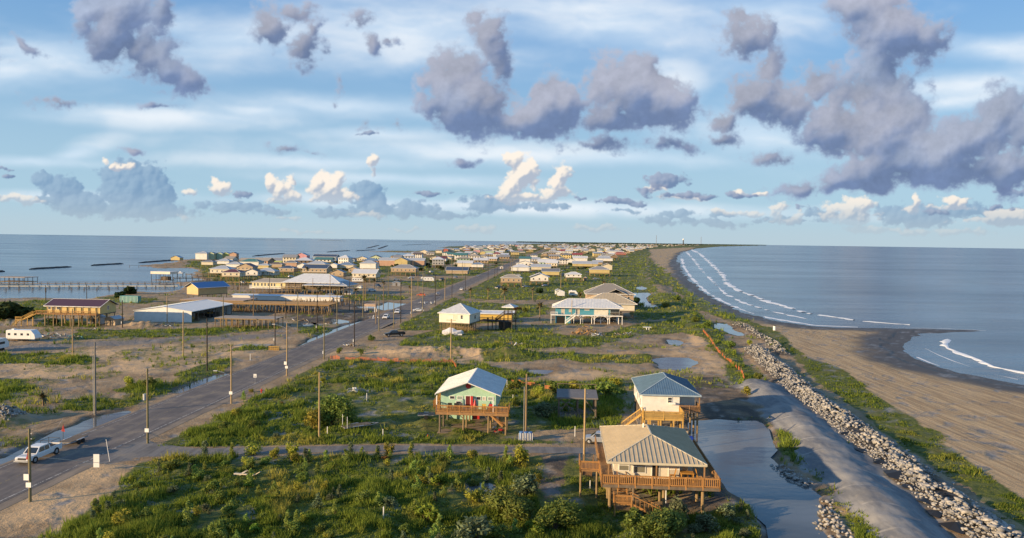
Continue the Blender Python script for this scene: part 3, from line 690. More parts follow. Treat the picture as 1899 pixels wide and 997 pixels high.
def make_roof(parent, faces, rm, trim, sp=0.6, panels=False, ribs=True, thick=0.10):
    mb = MB()
    for fc in faces:
        E0, E1, T1, T0 = fc; pts = [E0, E1, T1] if (T1-T0).length < .03 else [E0, E1, T1, T0]
        if panels:
            up = (pts[1]-pts[0]).cross(pts[2]-pts[0]).normalized(); mb.slab([p-up*0.03 for p in pts], thick-0.03)
        else: mb.slab(pts, thick)
    ro = mb.build('roof', rm, parent)
    rb = MB()
    for fc in faces:
        for pts, (a, b), n, e in face_strips(fc, sp):
            if panels:
                pm = MB(); pm.slab([p for p in pts], 0.025)
                if (b-a).length > .15: pm.beam(a+n*0.03, b+n*0.03, 0.06, 0.07)
                pm.build('roof_panel', rm, ro)
            elif ribs and (b-a).length > .3: rb.beam(a+n*0.02, b+n*0.02, 0.05, 0.06)
    if rb.v: tag(rb.build('roof_rib', rm, ro), None, None, kind='stuff')
    fm = MB(); seen = []
    for fc in faces:
        E0, E1, T1, T0 = fc
        fm.beam(E0-Vector((0,0,.08)), E1-Vector((0,0,.08)), 0.06, 0.22)
        for p, q in ((E0, T0), (E1, T1), (T0, T1)):
            key = tuple(sorted([tuple(round(c, 2) for c in p), tuple(round(c, 2) for c in q)]))
            if (p-q).length > .1 and key not in seen: seen.append(key); fm.beam(p+Vector((0,0,.03)), q+Vector((0,0,.03)), 0.16, 0.06)
    fm.build('roof_trim', trim, parent)
    return ro
def gable_wall(mb, kind, w, d, z, rise):
    X, Y = w/2, d/2
    if kind == 'gable_y':
        for y, o in ((-Y, 1), (Y, -1)):
            p = [(-X, y, z), (X, y, z), (0, y, z+rise)]; mb.add(p, [(0, 1, 2)] if o > 0 else [(2, 1, 0)])
    if kind == 'gable_x':
        for x, o in ((-X, 1), (X, -1)): mb.add([(x, Y, z), (x, -Y, z), (x, 0, z+rise)], [(0, 1, 2)] if o > 0 else [(2, 1, 0)])
def window(parent, side, s, z, w, h, hw, hd, frame=None, pane=None, name='window', bars=1):
    """on wall 'f','b','l','r': s along the wall from its middle, z of the sill"""
    fr = MB(); pn = MB(); t = 0.06
    def M(a0, a1, z0, z1, d0, d1, mb):
        if side == 'f': mb.box(a0, a1, -hd-d1, -hd-d0, z0, z1)
        elif side == 'b': mb.box(a0, a1, hd+d0, hd+d1, z0, z1)
        elif side == 'r': mb.box(hw+d0, hw+d1, a0, a1, z0, z1)
        else: mb.box(-hw-d1, -hw-d0, a0, a1, z0, z1)
    a, b = s-w/2, s+w/2
    M(a, b, z, z+t, 0.003, .07, fr); M(a, b, z+h-t, z+h, 0.003, .07, fr); M(a, a+t, z+t, z+h-t, 0.003, .07, fr); M(b-t, b, z+t, z+h-t, 0.003, .07, fr)
    if bars: M(a+t, b-t, z+h/2-.025, z+h/2+.025, 0.003, .055, fr)
    M(a+t, b-t, z+t, z+h-t, 0.004, .03, pn)
    o = fr.build(name, frame or white_p, parent); pn.build('pane' if name == 'window' else 'leaf', pane or glass_d, o); return o
def railing(parent, p, q, z, m, h=1.05, sp=1.8, bal=0.14, bw=0.05):
    p = Vector((*p, 0)); q = Vector((*q, 0)); Ln = (q-p).length; d = (q-p)/Ln; mb = MB()
    up = Vector((0,0,1)); mb.beam(p+up*(z+h), q+up*(z+h), 0.12, 0.05); mb.beam(p+up*(z+.12), q+up*(z+.12), 0.05, 0.09); mb.beam(p+up*(z+h-.10), q+up*(z+h-.10), 0.04, 0.09)
    if bal:
        for i in range(int(Ln/bal)+1):
            a = p+d*min(i*bal, Ln); mb.beam(a+up*(z+.10), a+up*(z+h-.08), bw, 0.045)
    mb.build('railing', m, parent); k = max(1, round(Ln/sp))
    for i in range(k+1):
        a = p+d*(Ln*i/k); b = MB(); b.beam(a+up*(z-.32), a+up*(z+h+.04), 0.13, 0.13); b.build('railing_post', m, parent)
def stairs(parent, top, bottom, width, m, side=(0, 1), rails=True):
    """open stair from top to bottom (points at the middle of the tread edge)"""
    T = Vector(top); B = Vector(bottom); run = Vector((B.x-T.x, B.y-T.y, 0)); n = max(3, int((T.z-B.z)/0.19)); s = Vector((-run.y, run.x, 0)).normalized()
    st = MB()
    for i in range(n):
        c = T.lerp(B, (i+.5)/n); dd = run.normalized()*0.15
        st.beam(c-s*width/2, c+s*width/2, 0.28, 0.045)
    for k in (-1, 1): st.beam(T+s*width/2*k, B+s*width/2*k, 0.05, 0.25)
    o = st.build('stair', m, parent)
    if rails:
        rl = MB()
        for k in (-1, 1):
            a = T+s*width/2*k; b = B+s*width/2*k; u = Vector((0,0,1)); rl.beam(a+u*1.0, b+u*1.0, 0.08, 0.08)
            for i in range(n+1):
                c = a.lerp(b, i/n); rl.beam(c, c+u*1.0, 0.045, 0.045)
        rl.build('handrail', m, o)
    return o
def piles(parent, xs, ys, z, m, r=0.15, zb=-0.7, joined=False, name='pile'):
    if joined:
        mb = MB()
        for x in xs:
            for y in ys: mb.cyl((x, y, zb), (x, y, z), r, r*.9, 5)
        return mb.build('stilts', m, parent)
    for x in xs:
        for y in ys:
            MB().cyl((x, y, zb), (x, y, z), r, r*.92, 8).build(name, m, parent)
def rng_(n, lo, hi): return [lo+(hi-lo)*i/(n-1) for i in range(n)]

def house(label, px, py, w, d, floor, wh, kind, rise, wall, roof, trim=None, over=0.5, rz=None, ridge=None, sp=0.6, panels=False, ribs=False, group=None,
          wins=(), npx=4, npy=4, pile_m=None, name='stilt_house', cat='house', joined=True, pr=0.15, base_y=None):
    trim = trim or white_p
    x, y, z = at(px, py); rz = -AX if rz is None else rz
    c_, s_ = math.cos(rz), math.sin(rz); x -= s_*d/2; y += c_*d/2            # the point measured is the middle of the front edge
    if math.hypot(x, y) < 700: z = max(hz_(x, y), -0.1)
    root = thing(name, label, cat, (x, y, z), rz, group)
    mb = MB(); mb.box(-w/2, w/2, -d/2, d/2, floor, floor+wh); 
    if kind.startswith('gable'): gable_wall(mb, kind, w, d, floor+wh, rise*(0.93 if over > .2 else 1))
    mb.build('wall', wall, root)
    fb = MB(); fb.box(-w/2-.04, w/2+.04, -d/2-.04, d/2+.04, floor-.32, floor-.003); fb.build('floor_beam', wood_old if floor > 1 else conc, root)
    make_roof(root, roof_faces(kind, w, d, floor+wh-0.02+0.10*0, rise, over, ridge), roof, trim, sp, panels, ribs)
    for wi in wins:
        side, s, zz, ww, hh = wi[:5]; window(root, side, s, floor+zz, ww, hh, w/2, d/2, *(wi[5:]))
    if floor > 1: piles(root, rng_(npx, -w/2+.3, w/2-.3), rng_(npy, -d/2+.3, d/2-.3), floor-.3, pile_m or wood_pile, pr, joined=joined)
    return root

# ------------------------------------------------------------------ the four near stilt houses
beige_roof = mat('beige_metal_roof', (0.48, 0.395, 0.26), 0.5, 0.05, 0.13, 0.9)
white_roof = mat('white_metal_roof', (0.66, 0.66, 0.64), 0.45, 0.1, 0.16, 0.9)
blue_roof = mat('blue_grey_metal_roof', (0.13, 0.21, 0.28), 0.45, 0.15, 0.2, 0.9)
cream_w = mat_siding('cream_siding', (0.66, 0.61, 0.49))
mint_w = mat_siding('mint_siding', (0.36, 0.56, 0.42))
white_w = mat_siding('white_siding', (0.72, 0.70, 0.64))
red_p = mat('red_paint', (0.48, 0.035, 0.03), 0.5, 0, 0.1)
curtain = mat('pale_curtain', (0.45, 0.41, 0.34), 0.8, 0, 0.1)

def beige_house():
    x, y, _ = at(1222, 950); rz = -AX; z = 0.0
    x0, y0 = G(1116, 897, 3.2)                                   # front left corner of the deck
    W = 12.9; rt = thing('stilt_house', 'nearest stilt house with ribbed beige metal hip roof and orange timber wraparound deck', 'house', (x0+W/2*math.cos(rz), y0+W/2*math.sin(rz), 0), rz)
    # local: x across, y away from the viewer, deck front edge at y=0
    X0, X1 = -W/2, W/2; fl = 3.2; D = 16.2
    dk = MB(); 
    for i in range(60):
        a = X0+W*i/60; dk.box(a+.006, a+W/60-.006, 0, 3.0, fl-.05, fl)
    dk.box(X0, X0+1.55, 3.01, D, fl-.05, fl); dk.box(X1-1.9, X1, 3.01, D, fl-.05, fl); dk.build('deck', wood_deck, rt)
    rj = MB(); rj.box(X0, X1, -.05, 0, fl-.36, fl-.055); rj.box(X0-.05, X0, 0, D, fl-.36, fl-.055); rj.box(X1, X1+.05, 0, D, fl-.36, fl-.055)
    for i in range(8): rj.box(X0+.2, X1-.2, 0.9+i*2.1, 1.02+i*2.1, fl-.34, fl-.06)
    rj.build('deck_joist', wood_old, rt)
    hx0, hx1, hy0, hy1 = X0+1.5, X1-1.95, 2.6, D-.6; hw = (hx1-hx0)/2; cx = (hx0+hx1)/2; cy = (hy0+hy1)/2; hd = (hy1-hy0)/2
    body = bpy.data.objects.new('house_body', None)
    wl = MB(); px1 = hx1-2.3                                      # porch cut out of the right front corner
    wl.box(hx0, px1, hy0, hy1, fl+.002, 5.7); wl.box(px1, hx1, hy0+3.2, hy1, fl+.002, 5.7); wl.build('wall', cream_w, rt)
    def wf(s0, s1, z0, z1, nm='window', pane=glass_d, fr=white_p):
        f = MB(); t = .07; yy = hy0
        f.box(s0, s1, yy-.07, yy-.003, z0, z0+t); f.box(s0, s1, yy-.07, yy-.003, z1-t, z1); f.box(s0, s0+t, yy-.07, yy-.003, z0+t, z1-t); f.box(s1-t, s1, yy-.07, yy-.003, z0+t, z1-t)
        if nm == 'window': f.box(s0+t, s1-t, yy-.06, yy-.003, (z0+z1)/2-.03, (z0+z1)/2+.03)
        o = f.build(nm, fr, rt); MB().box(s0+t, s1-t, yy-.035, yy-.004, z0+t, z1-t).build('pane', pane, o)
    for a, b, c_, e_ in ((.55, 1.75, .75, 2.05), (2.15, 3.6, .55, 2.05), (6.15, 7.4, .1, 2.1)): wf(hx0+a, hx0+b, fl+c_, fl+e_, 'window', curtain if a > 6 else mat('tinted_window', (.20, .19, .15), .25, 0, .15))
    wf(hx0+4.25, hx0+5.15, fl+.02, fl+2.1, 'door', mat('painted_doorway_shade', (.012, .012, .012), .8))  # near-black sheet in the frame: shade inside the open doorway, put in as colour
    window(rt, 'l', 0, 0, .01, .01, 0, 0) if False else None
    [MB().box(hx0-.06, hx0-.003, hy0+q_, hy0+q_+1.3, fl+.9, fl+2.1).build('window', glass_d, rt) for q_ in (2, 7)]
    # roof: eave 5.5 m up, over the front deck
    rw = 11.0; rd = 15.4; rx = X0+.55+rw/2; ry = .35+rd/2; hol = bpy.data.objects.new('roof_frame', None)
    fs = roof_faces('hip', rw, rd, 0, 1.78, 0, 'y'); fs = [tuple(p+Vector((rx, ry, 5.62)) for p in f) for f in fs]
    make_roof(rt, fs, beige_roof, mat('beige_trim', (.55, .49, .36), .5), 0.5, panels=True)
    so_ = MB(); so_.box(X0+.6, X0+.5+rw, .42, .3+rd, 5.36, 5.44); so_.build('soffit', cream_w, rt)
    vp = MB(); vp.cyl((rx-.5, ry+1.6, 7.1), (rx-.5, ry+1.6, 7.75), .09, .09, 8); vp.build('vent_pipe', white_p, rt)
    vp = MB(); vp.cyl((rx+.9, ry+2.6, 6.9), (rx+.9, ry+2.6, 7.45), .07, .07, 8); vp.build('vent_pipe', grey_m, rt)
    for xx in (X0+.75, X0+.3+rw): MB().box(xx-.07, xx+.07, .55, .69, fl, 5.4).build('porch_post', wood_deck, rt)
    MB().box(rx-.07, rx+.07, .55, .69, fl, 5.4).build('porch_post', wood_deck, rt)
    # railings
    railing(rt, (X0, 0), (X1, 0), fl, wood_new, bal=.21, bw=.075); railing(rt, (X1, 0), (X1, D), fl, wood_deck, bal=.2); railing(rt, (X0, 0), (X0, 4.8), fl, wood_new, bal=.16); railing(rt, (X0, 8.0), (X0, D), fl, wood_deck, bal=.16)
    # landing on the left side
    lm = MB(); lm.box(X0-2.3, X0-.06, 4.8, 7.6, fl-.2, fl-.02); lm.build('landing', wood_deck, rt); railing(rt, (X0-2.3, 4.8), (X0-.06, 4.8), fl-.02, wood_new, sp=2.2, bal=.16); railing(rt, (X0-2.3, 7.6), (X0-2.3, 4.8), fl-.02, wood_new, sp=2.2, bal=.16)
    for xx in (X0-2.2, X0-.3): MB().cyl((xx, 4.9, -.6), (xx, 4.9, fl-.2), .12).build('pile', wood_pile, rt)
    stairs(rt, (X0-1.2, 7.8, fl-.1), (X0-1.2, 12.2, .1), 1.2, wood_deck)
    # stair under the deck, running to the right
    lp = MB(); lp.box(X0+1.35, X0+3.2, -1.25, -.1, 1.35, 1.5); lp.build('landing', wood_new, rt)
    railing(rt, (X0+1.35, -1.25), (X0+3.2, -1.25), 1.5, wood_new, .95, 1.85); railing(rt, (X0+1.35, -.1), (X0+1.35, -1.25), 1.5, wood_new, .95, 1.2)
    for xx in (X0+1.4, X0+3.15): MB().box(xx-.08, xx+.08, -1.2, -1.04, -.5, 1.4).build('stair_post', wood_new, rt)
    stairs(rt, (X0+3.2, -.68, 1.45), (X0+6.4, -.68, .0), 1.05, wood_new)
    stairs(rt, (X0+2.3, 1.9, fl-.1), (X0+2.3, -.1, 1.5), 1.0, wood_new)
    for xx in (X0+1.0, X0+7.0, X0+11.3):
        for yy in (1.2, 4.6, 8.2, 11.8, 15.2): MB().cyl((xx, yy, -.8), (xx, yy, fl-.35), .2, .19, 10).build('pile', wood_pile, rt)
    for xx in (X0+4.0, X0+9.0):
        for yy in (4.6, 8.2, 11.8, 15.2): MB().cyl((xx, yy, -.8), (xx, yy, fl-.35), .19, .18, 10).build('pile', wood_old, rt)
    pp = MB(); pp.cyl((X0+7.2, .9, 2.5), (X0+7.7, .7, 2.9), .06); pp.cyl((X0+7.2, .9, 1.0), (X0+7.2, .9, 2.5), .06); pp.build('drain_pipe', white_p, rt)
    # the outdoor dining set on the porch
    M_ = rt.matrix_basis
    om = mat('orange_varnished_wood', (.55, .28, .06), .5, 0, .15)
    def placed(lx, ly, lz): return M_ @ Vector((lx, ly, lz))
    t = thing('deck_table', 'orange wooden dining table on the porch of the beige roofed house', 'table', placed(X1-3.3, 1.9, fl), rz)
    MB().box(-.75, .75, -.5, .5, .98, 1.05).build('tabletop', om, t)
    for a in (-.65, .65):
        for b in (-.4, .4): MB().box(a-.05, a+.05, b-.05, b+.05, 0, .98).build('leg', om, t)
    for lx, r_, lab in ((X1-4.9, R(-90), 'tall orange deck chair left of the porch table'), (X1-1.9, R(90), 'tall orange deck chair right of the porch table'), (X1-3.3, R(0), 'tall orange deck chair behind the porch table')):
        c = thing('deck_chair', lab, 'chair', placed(lx, 1.9 if r_ else 2.8, fl), rz+r_, 'orange chairs round the porch table')
        MB().box(-.28, .28, -.26, .26, .62, .68).build('seat', om, c); b = MB()
        for k in range(5): b.beam((-.24+k*.12, .24, .66), (-.24+k*.13-.02, .42, 1.45), .08, .03)
        b.build('backrest', om, c)
        for a in (-.25, .25):
            for q in (-.22, .24): MB().beam((a, q, 0), (a, q, .64), .05).build('leg', om, c)
beige_house()

def mint_house():
    x0, y0 = G(808, 763, 3.4); W = 11.3; rz = -AX
    rt = thing('stilt_house', 'mint green stilt house with white gable roof, red round ornament and red door', 'house', (x0+W/2*math.cos(rz), y0+W/2*math.sin(rz), 0), rz)
    X0, X1 = -W/2, W/2; fl = 3.4
    dk = MB(); dk.box(X0, X1, 0, 2.6, fl-.06, fl); dk.box(X0-.9, X0-.01, 3.2, 9.5, fl-.06, fl); dk.build('deck', wood_deck, rt)
    rj = MB(); rj.box(X0, X1, -.06, -.003, fl-.42, fl); rj.box(X0+.1, X1-.1, 1.2, 1.3, fl-.36, fl-.07); rj.build('deck_joist', wood_deck, rt)
    hx0, hx1 = X0+.35, X0+9.1; hy0, hy1 = 2.6, 14.2; w, d = hx1-hx0, hy1-hy0; cx, cy = (hx0+hx1)/2, (hy0+hy1)/2
    wl = MB(); wl.box(hx0, hx1, hy0, hy1, fl-.3, 5.95); wl.poly([(hx0, hy0, 5.95), (hx1, hy0, 5.95), (cx, hy0, 7.55)]); wl.poly([(hx1, hy1, 5.95), (hx0, hy1, 5.95), (cx, hy1, 7.55)]); wl.build('wall', mint_w, rt)
    fs = roof_faces('gable_y', w, d, 0, 1.9, .75); fs = [tuple(p+Vector((cx, cy-.35, 5.85)) for p in f) for f in fs]
    make_roof(rt, fs, white_roof, white_p, .45, ribs=True)
    MB().cyl((cx, hy0-.12, 7.05), (cx, hy0-.02, 7.05), .42, .42, 16).build('gable_ornament', red_p, rt)
    def wf(s0, s1, z0, z1, nm='window', pane=glass_d, fr=white_p):
        f = MB(); t = .07; yy = hy0
        f.box(s0, s1, yy-.07, yy-.003, z0, z0+t); f.box(s0, s1, yy-.07, yy-.003, z1-t, z1); f.box(s0, s0+t, yy-.07, yy-.003, z0+t, z1-t); f.box(s1-t, s1, yy-.07, yy-.003, z0+t, z1-t)
        o = f.build(nm, fr, rt); MB().box(s0+t, s1-t, yy-.035, yy-.004, z0+t, z1-t).build('pane' if nm == 'window' else 'leaf', pane, o)
    wf(hx0+1.4, hx0+2.2, fl+1.45, fl+2.0); wf(hx0+2.6, hx0+3.5, fl+1.4, fl+2.0, pane=mat('grey_shade', (.25, .33, .28), .6)); wf(hx0+5.7, hx0+6.4, fl+1.4, fl+2.0); wf(hx0+6.6, hx0+7.2, fl+1.4, fl+2.0, pane=curtain); wf(hx0+7.5, hx0+8.4, fl+1.4, fl+2.0, pane=mat('grey_shade', (.25, .33, .28), .6))
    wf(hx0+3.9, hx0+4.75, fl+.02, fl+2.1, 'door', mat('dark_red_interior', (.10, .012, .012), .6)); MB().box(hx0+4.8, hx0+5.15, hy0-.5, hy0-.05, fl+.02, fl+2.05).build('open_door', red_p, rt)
    wf(hx0+2.4, hx0+3.3, fl+.3, fl+1.2) 
    for yy in (1.0,): pass
    railing(rt, (X0, 0), (X1, 0), fl, wood_new, bal=.21, bw=.075); railing(rt, (X1, 0), (X1, 2.6), fl, wood_new); railing(rt, (X0, 0), (X0, 2.6), fl, wood_new)
    railing(rt, (X0-.9, 3.2), (X0-.9, 9.5), fl, wood_new); railing(rt, (X0-.9, 3.2), (X0, 3.2), fl, wood_new, sp=.9)
    for xx in (X0+.1, hx1-.2): MB().box(xx-.07, xx+.07, .12, .26, fl, 5.9).build('porch_post', white_p, rt)
    for xx in (X0+.6, X0+4.3, X0+8.2, X1-.4):
        for yy in ((.4, 4, 8, 12) if xx < 4 else (.4, 3)): MB().cyl((xx, yy, -.7), (xx, yy, fl-.4), .15, .14, 8).build('pile', wood_pile if xx > X0+1 else wood_old, rt)
    for xx, s in ((X0+.6, 1), (X0+4.3, -1), (X0+8.2, -1)): MB().beam((xx, .4, fl-1.1), (xx+s*.8, .4, fl-.35), .12).build('brace', wood_old, rt)
    MB().box(X0+.2, X0+9.0, .2, 13.5, -.25, .06).build('concrete_slab', mat('brown_concrete', (.26, .19, .125), .85), rt)
    st = MB(); st.box(hx0+.4, hx0+4.2, 9.0, 13, .065, fl-.31); st.build('ground_floor_room', mint_w, rt); MB().box(hx0+4.3, hx0+5.4, 9.5, 9.6, .065, 2.1).build('ground_door', red_p, rt)
    stairs(rt, (X1-1.2, 2.4, fl-.1), (X1-1.2, 5.6, .1), 1.2, wood_new)
    stairs(rt, (X0+8.4, .5, fl-.2), (X0+10.4, .5, 1.4), .9, wood_new, rails=False)
    M_ = rt.matrix_basis; P_ = lambda a, b, c: M_ @ Vector((a, b, c))
    um = thing('patio_umbrella', 'closed red umbrella standing on the mint house deck', 'umbrella', P_(hx0+5.6, 1.2, fl), rz)
    MB().cyl((0, 0, 0), (0, 0, 1.9), .03).build('pole', white_p, um); u = MB(); u.cyl((0, 0, .55), (0, 0, 1.0), .34, .24, 8); u.cyl((0, 0, 1.0), (0, 0, 1.75), .24, .05, 8); u.build('canopy', red_p, um)
    cm = mat('yellow_deck_chair', (.6, .42, .08), .6)
    for i, (a, lab, mm) in enumerate(((hx0+1.6, 'dark armchair at the left end of the mint house deck', blackm), (hx0+2.6, 'dark armchair beside the open red door', blackm), (hx0+3.3, 'dark grey deck chair nearest the red door on the mint deck', mat('dark_grey_cushion', (.06, .06, .065), .8)),
                                      (hx0+7.0, 'yellow deck chair right of the red umbrella', cm), (hx0+8.1, 'red and yellow deck chair by the right porch post', red_p))):
        c = thing('deck_chair', lab, 'chair', P_(a, 1.4, fl), rz, 'chairs on the mint house deck')
        MB().box(-.32, .32, -.3, .3, .38, .48).build('seat', mm, c); MB().box(-.32, .32, .24, .34, .485, 1.05).build('backrest', mm, c)
        for q in (-.3, .3): MB().box(q-.04, q+.04, -.3, .3, 0, .62).build('arm', mm, c)
    gr = thing('barbecue_cart', 'red and black clutter of tools and a mower under the deck stair', 'clutter', P_(X1-1.6, .8, 0), rz)
    rr = random.Random(3)
    for k in range(16):
        a, b, c_ = rr.uniform(-.9, .9), rr.uniform(-.5, .5), rr.uniform(0, 1.0); s = rr.uniform(.15, .35)
        MB().beam((a-s, b, c_), (a+s, b+.1, c_+rr.uniform(-.2, .3)), s*.8, s*.6).build('tool', [red_p, blackm, wood_old, grey_m][k % 4], gr)
mint_house()

def blue_house():
    rz = -AX; X, Y = G(1186.5, 731, 5.85); W = 9.7
    rt = thing('stilt_house', 'white stilt house with blue ribbed hip roof beside the pond', 'house', (X+W/2*math.cos(rz), Y+W/2*math.sin(rz), 0), rz)
    fl = 3.3; x0, x1, y0, y1 = -W/2+.45, W/2-.45, .45, 13.4
    wl = MB(); wl.box(x0, x1-2.9, y0, y1, fl-.25, 5.78); wl.box(x1-2.9, x1, y0+3, y1, fl-.25, 5.78); wl.build('wall', white_w, rt)
    fs = roof_faces('hip', W, 13.8, 0, 2.0, 0, 'y'); fs = [tuple(p+Vector((0, 6.9, 5.88)) for p in f) for f in fs]
    make_roof(rt, fs, blue_roof, mat('blue_trim', (.30, .38, .44), .5), .38, ribs=True)
    MB().box(x0-.2, x1+.2, y0-.2, y1+.2, 5.785, 5.80).build('soffit', white_p, rt)
    def wf(s0, s1, z0, z1):
        f = MB(); t = .07; f.box(s0, s1, y0-.07, y0-.003, z0, z0+t); f.box(s0, s1, y0-.07, y0-.003, z1-t, z1); f.box(s0, s0+t, y0-.07, y0-.003, z0+t, z1-t); f.box(s1-t, s1, y0-.07, y0-.003, z0+t, z1-t); f.box(s0+t, s1-t, y0-.06, y0-.003, (z0+z1)/2-.03, (z0+z1)/2+.03)
        o = f.build('window', white_p, rt); MB().box(s0+t, s1-t, y0-.035, y0-.004, z0+t, z1-t).build('pane', glass_d, o)
    wf(x0+4.0, x0+4.75, fl+1.2, fl+2.15); MB().box(x0+4.3, x0+5.2, y0-.45, y0-.08, fl+1.05, fl+1.35).build('air_conditioner', white_p, rt)
    for i in range(5):                                             # patched, unpainted side wall with small openings
        MB().box(x0-.05, x0-.003, y0+2+i*2.2, y0+2.7+i*2.2, fl+.3+(i % 2)*.7, fl+1.3+(i % 2)*.7).build('wall_patch', mat('grey_patch', (.25, .26, .28), .8), rt)
    dk = MB(); dk.box(x1-2.9, x1+.3, y0-.1, y0+3, fl-.25, fl-.05); dk.build('porch_floor', wood_old, rt)
    railing(rt, (x1-2.9, y0-.1), (x1+.3, y0-.1), fl-.05, wood_deck, .95, 1.6, .17); railing(rt, (x1+.3, y0-.1), (x1+.3, y0+3), fl-.05, wood_deck, .95, 1.6, .17)
    MB().box(x1+.15, x1+.3, y0-.05, y0+.1, fl, 5.8).build('porch_post', wood_deck, rt)
    # yellow timber deck in front
    dx0, dx1, dy0 = x0-.1, x0+6.0, -3.2; d2 = MB(); d2.box(dx0, dx1, dy0, y0-.12, fl-.75, fl-.45); d2.build('deck', wood_yel, rt)
    railing(rt, (dx0, dy0), (dx1, dy0), fl-.45, wood_yel, 1.1, 3, .12); railing(rt, (dx1, dy0), (dx1, y0-.2), fl-.45, wood_yel, 1.1, 2, .14); railing(rt, (dx0, dy0), (dx0, -1.2), fl-.45, wood_yel, 1.1, 2, .14)
    for xx in (dx0+.1, dx0+1.0, dx0+2.6, dx1-1.5, dx1-.1):
        for yy in (dy0+.15, -.6): MB().box(xx-.1, xx+.1, yy-.1, yy+.1, -.6, fl-.75).build('deck_post', wood_yel, rt)
    stairs(rt, (dx0-.05, -.4, fl-.5), (dx0-3.0, -.4+.9, .2), 1.1, wood_yel)
    for xx in rng_(4, x0+.3, x1): 
        for yy in rng_(5, y0+.2, y1-.3): MB().cyl((xx, yy, -.9), (xx, yy, fl-.25), .17, .16, 8).build('pile', wood_pile if xx > 2 else wood_old, rt)
    MB().box(x0-.2, x1-1.2, y0, y1, -.5, .10).build('concrete_slab', mat('pale_slab', (.34, .29, .22), .85), rt)
blue_house()

def clamp_m(name, c, r=.6): return mat(name, c, r, 0, .12, .6)
wr = house('cream stilt house with pale metal hip roof above a forest of thin stilts', 842, 615, 10.6, 10.5, 3.1, 3.1, 'hip', 2.9, mat_siding('warm_white_siding', (.72, .68, .56), .2), white_roof, over=.45, rz=R(-17), sp=.5, ribs=True,
           wins=(('f', .3, 1.1, 1.5, 1.5, None, mat('cream_blind', (.6, .56, .44), .7)), ('f', 2.6, 1.3, .8, 1.3), ('r', 0, 1.0, 1.5, 1.2)), npx=9, npy=6, joined=False, pr=.10)
def side_deck():
    rt = thing('deck_tower', 'dark open timber deck with stair standing right of the cream stilt house', 'deck', at(905, 611), R(-17))
    for x in rng_(4, 0, 8.4):
        for y in (0, 4.5): MB().box(x-.12, x+.12, y-.12, y+.12, -.6, 6.6 if x > 5 else 4.2).build('post', wood_dark, rt)
    for z, a, b in ((3.1, -3.2, 8.4), (5.6, 5.6, 8.4)): MB().box(a, b, 0, 4.5, z-.2, z).build('platform', wood_dark, rt)
    railing(rt, (-3.2, 0), (8.4, 0), 3.1, wood_dark, 1.1, 3, .2); railing(rt, (5.6, 0), (8.4, 0), 5.6, wood_dark, 1.1, 3, .2)
    stairs(rt, (5.6, 1, 5.6), (2.4, 1, 3.1), 1.0, wood_dark)
    make_roof(rt, [tuple(p+Vector((7, 2.2, 8)) for p in f) for f in roof_faces('hip', 3.4, 4.8, 0, .9, .4)], white_roof, white_p)
    for x in (5.6, 8.4):
        for y in (0, 4.4): MB().box(x-.08, x+.08, y, y+.1, 6.6, 7.95).build('roof_post', wood_dark, rt)
side_deck()
house('low yellow building with long flat pale roof behind the cream stilt house', 885, 596, 26, 8, .5, 2.6, 'gable_x', .8, clamp_m('yellow_wall', (.62, .42, .10)), white_roof, over=.6, name='low_building', cat='building', npx=2, npy=2)

teal = mat_siding('teal_siding', (.07, .27, .36), .2)
def teal_house():
    rt = house('long teal blue stilt house with white metal roof and open carport', 1089, 600, 23.5, 9.5, 3.3, 2.7, 'hip', 2.9, teal, white_roof, over=1.3, sp=.55, ribs=True, npx=8, npy=3, joined=False, pr=.14, pile_m=white_p,
         wins=[('f', -9.0, .2, 1.3, 2.2, None, curtain), ('f', -6.3, .9, 1.0, 1.4, None, curtain), ('f', -3.6, .1, 1.5, 2.3, None, curtain), ('f', -.2, 1.6, 1.8, 1.0, None, curtain), ('f', 5.0, .1, 5.2, 2.1, None, mat('pale_shutter', (.6, .58, .5), .7)), ('f', 10.0, .1, 3.4, 2.1, None, glass_d)])
    MB().box(-11.7, -5.6, -4.7, 4.6, -.4, 2.97).build('ground_floor_room', teal, rt)
    MB().box(-11.2, -8.3, -4.76, -4.7, 0, 2.4).build('garage_shade_sheet', mat('painted_doorway_shade', (.012, .012, .012), .8), rt)  # black sheet on the wall paints the shade inside the open garage
    MB().box(-13.4, 12.8, -6.1, -4.79, 3.0, 3.28).build('deck', white_p, rt)
    railing(rt, (-13.4, -6.0), (-11, -6.0), 3.28, white_p, 1.0, 2.4, .3); railing(rt, (7.5, -6.0), (12.8, -6.0), 3.28, wood_old, 1.0, 2.6, .25)
    for x in (-13.3, -8, -2.5, 2.5, 7.4, 12.6): MB().box(x-.1, x+.1, -6.0, -5.8, -.5, 3.0).build('post', white_p, rt)
    for x in (-2.5, 2.5, 7.4):                                       # curved knee braces of the carport
        for s in (-1, 1):
            for k in range(4):
                a, b = R(90*k/4), R(90*(k+1)/4); MB().beam((x+s*(.1+1.4*(1-math.cos(a))), -5.9, 1.6+1.35*math.sin(a)), (x+s*(.1+1.4*(1-math.cos(b))), -5.9, 1.6+1.35*math.sin(b)), .14).build('brace', white_p, rt)
    stairs(rt, (-4.4, -6.8, 3.1), (-8.2, -6.8, .1), 1.1, white_p)
teal_house()
rt = house('stilt house with wide tan ribbed hip roof behind the teal house', 1131, 591, 19, 14, 3.4, 2.7, 'hip', 3.6, cream_w, beige_roof, over=1.0, sp=.6, ribs=True, npx=5, npy=4)
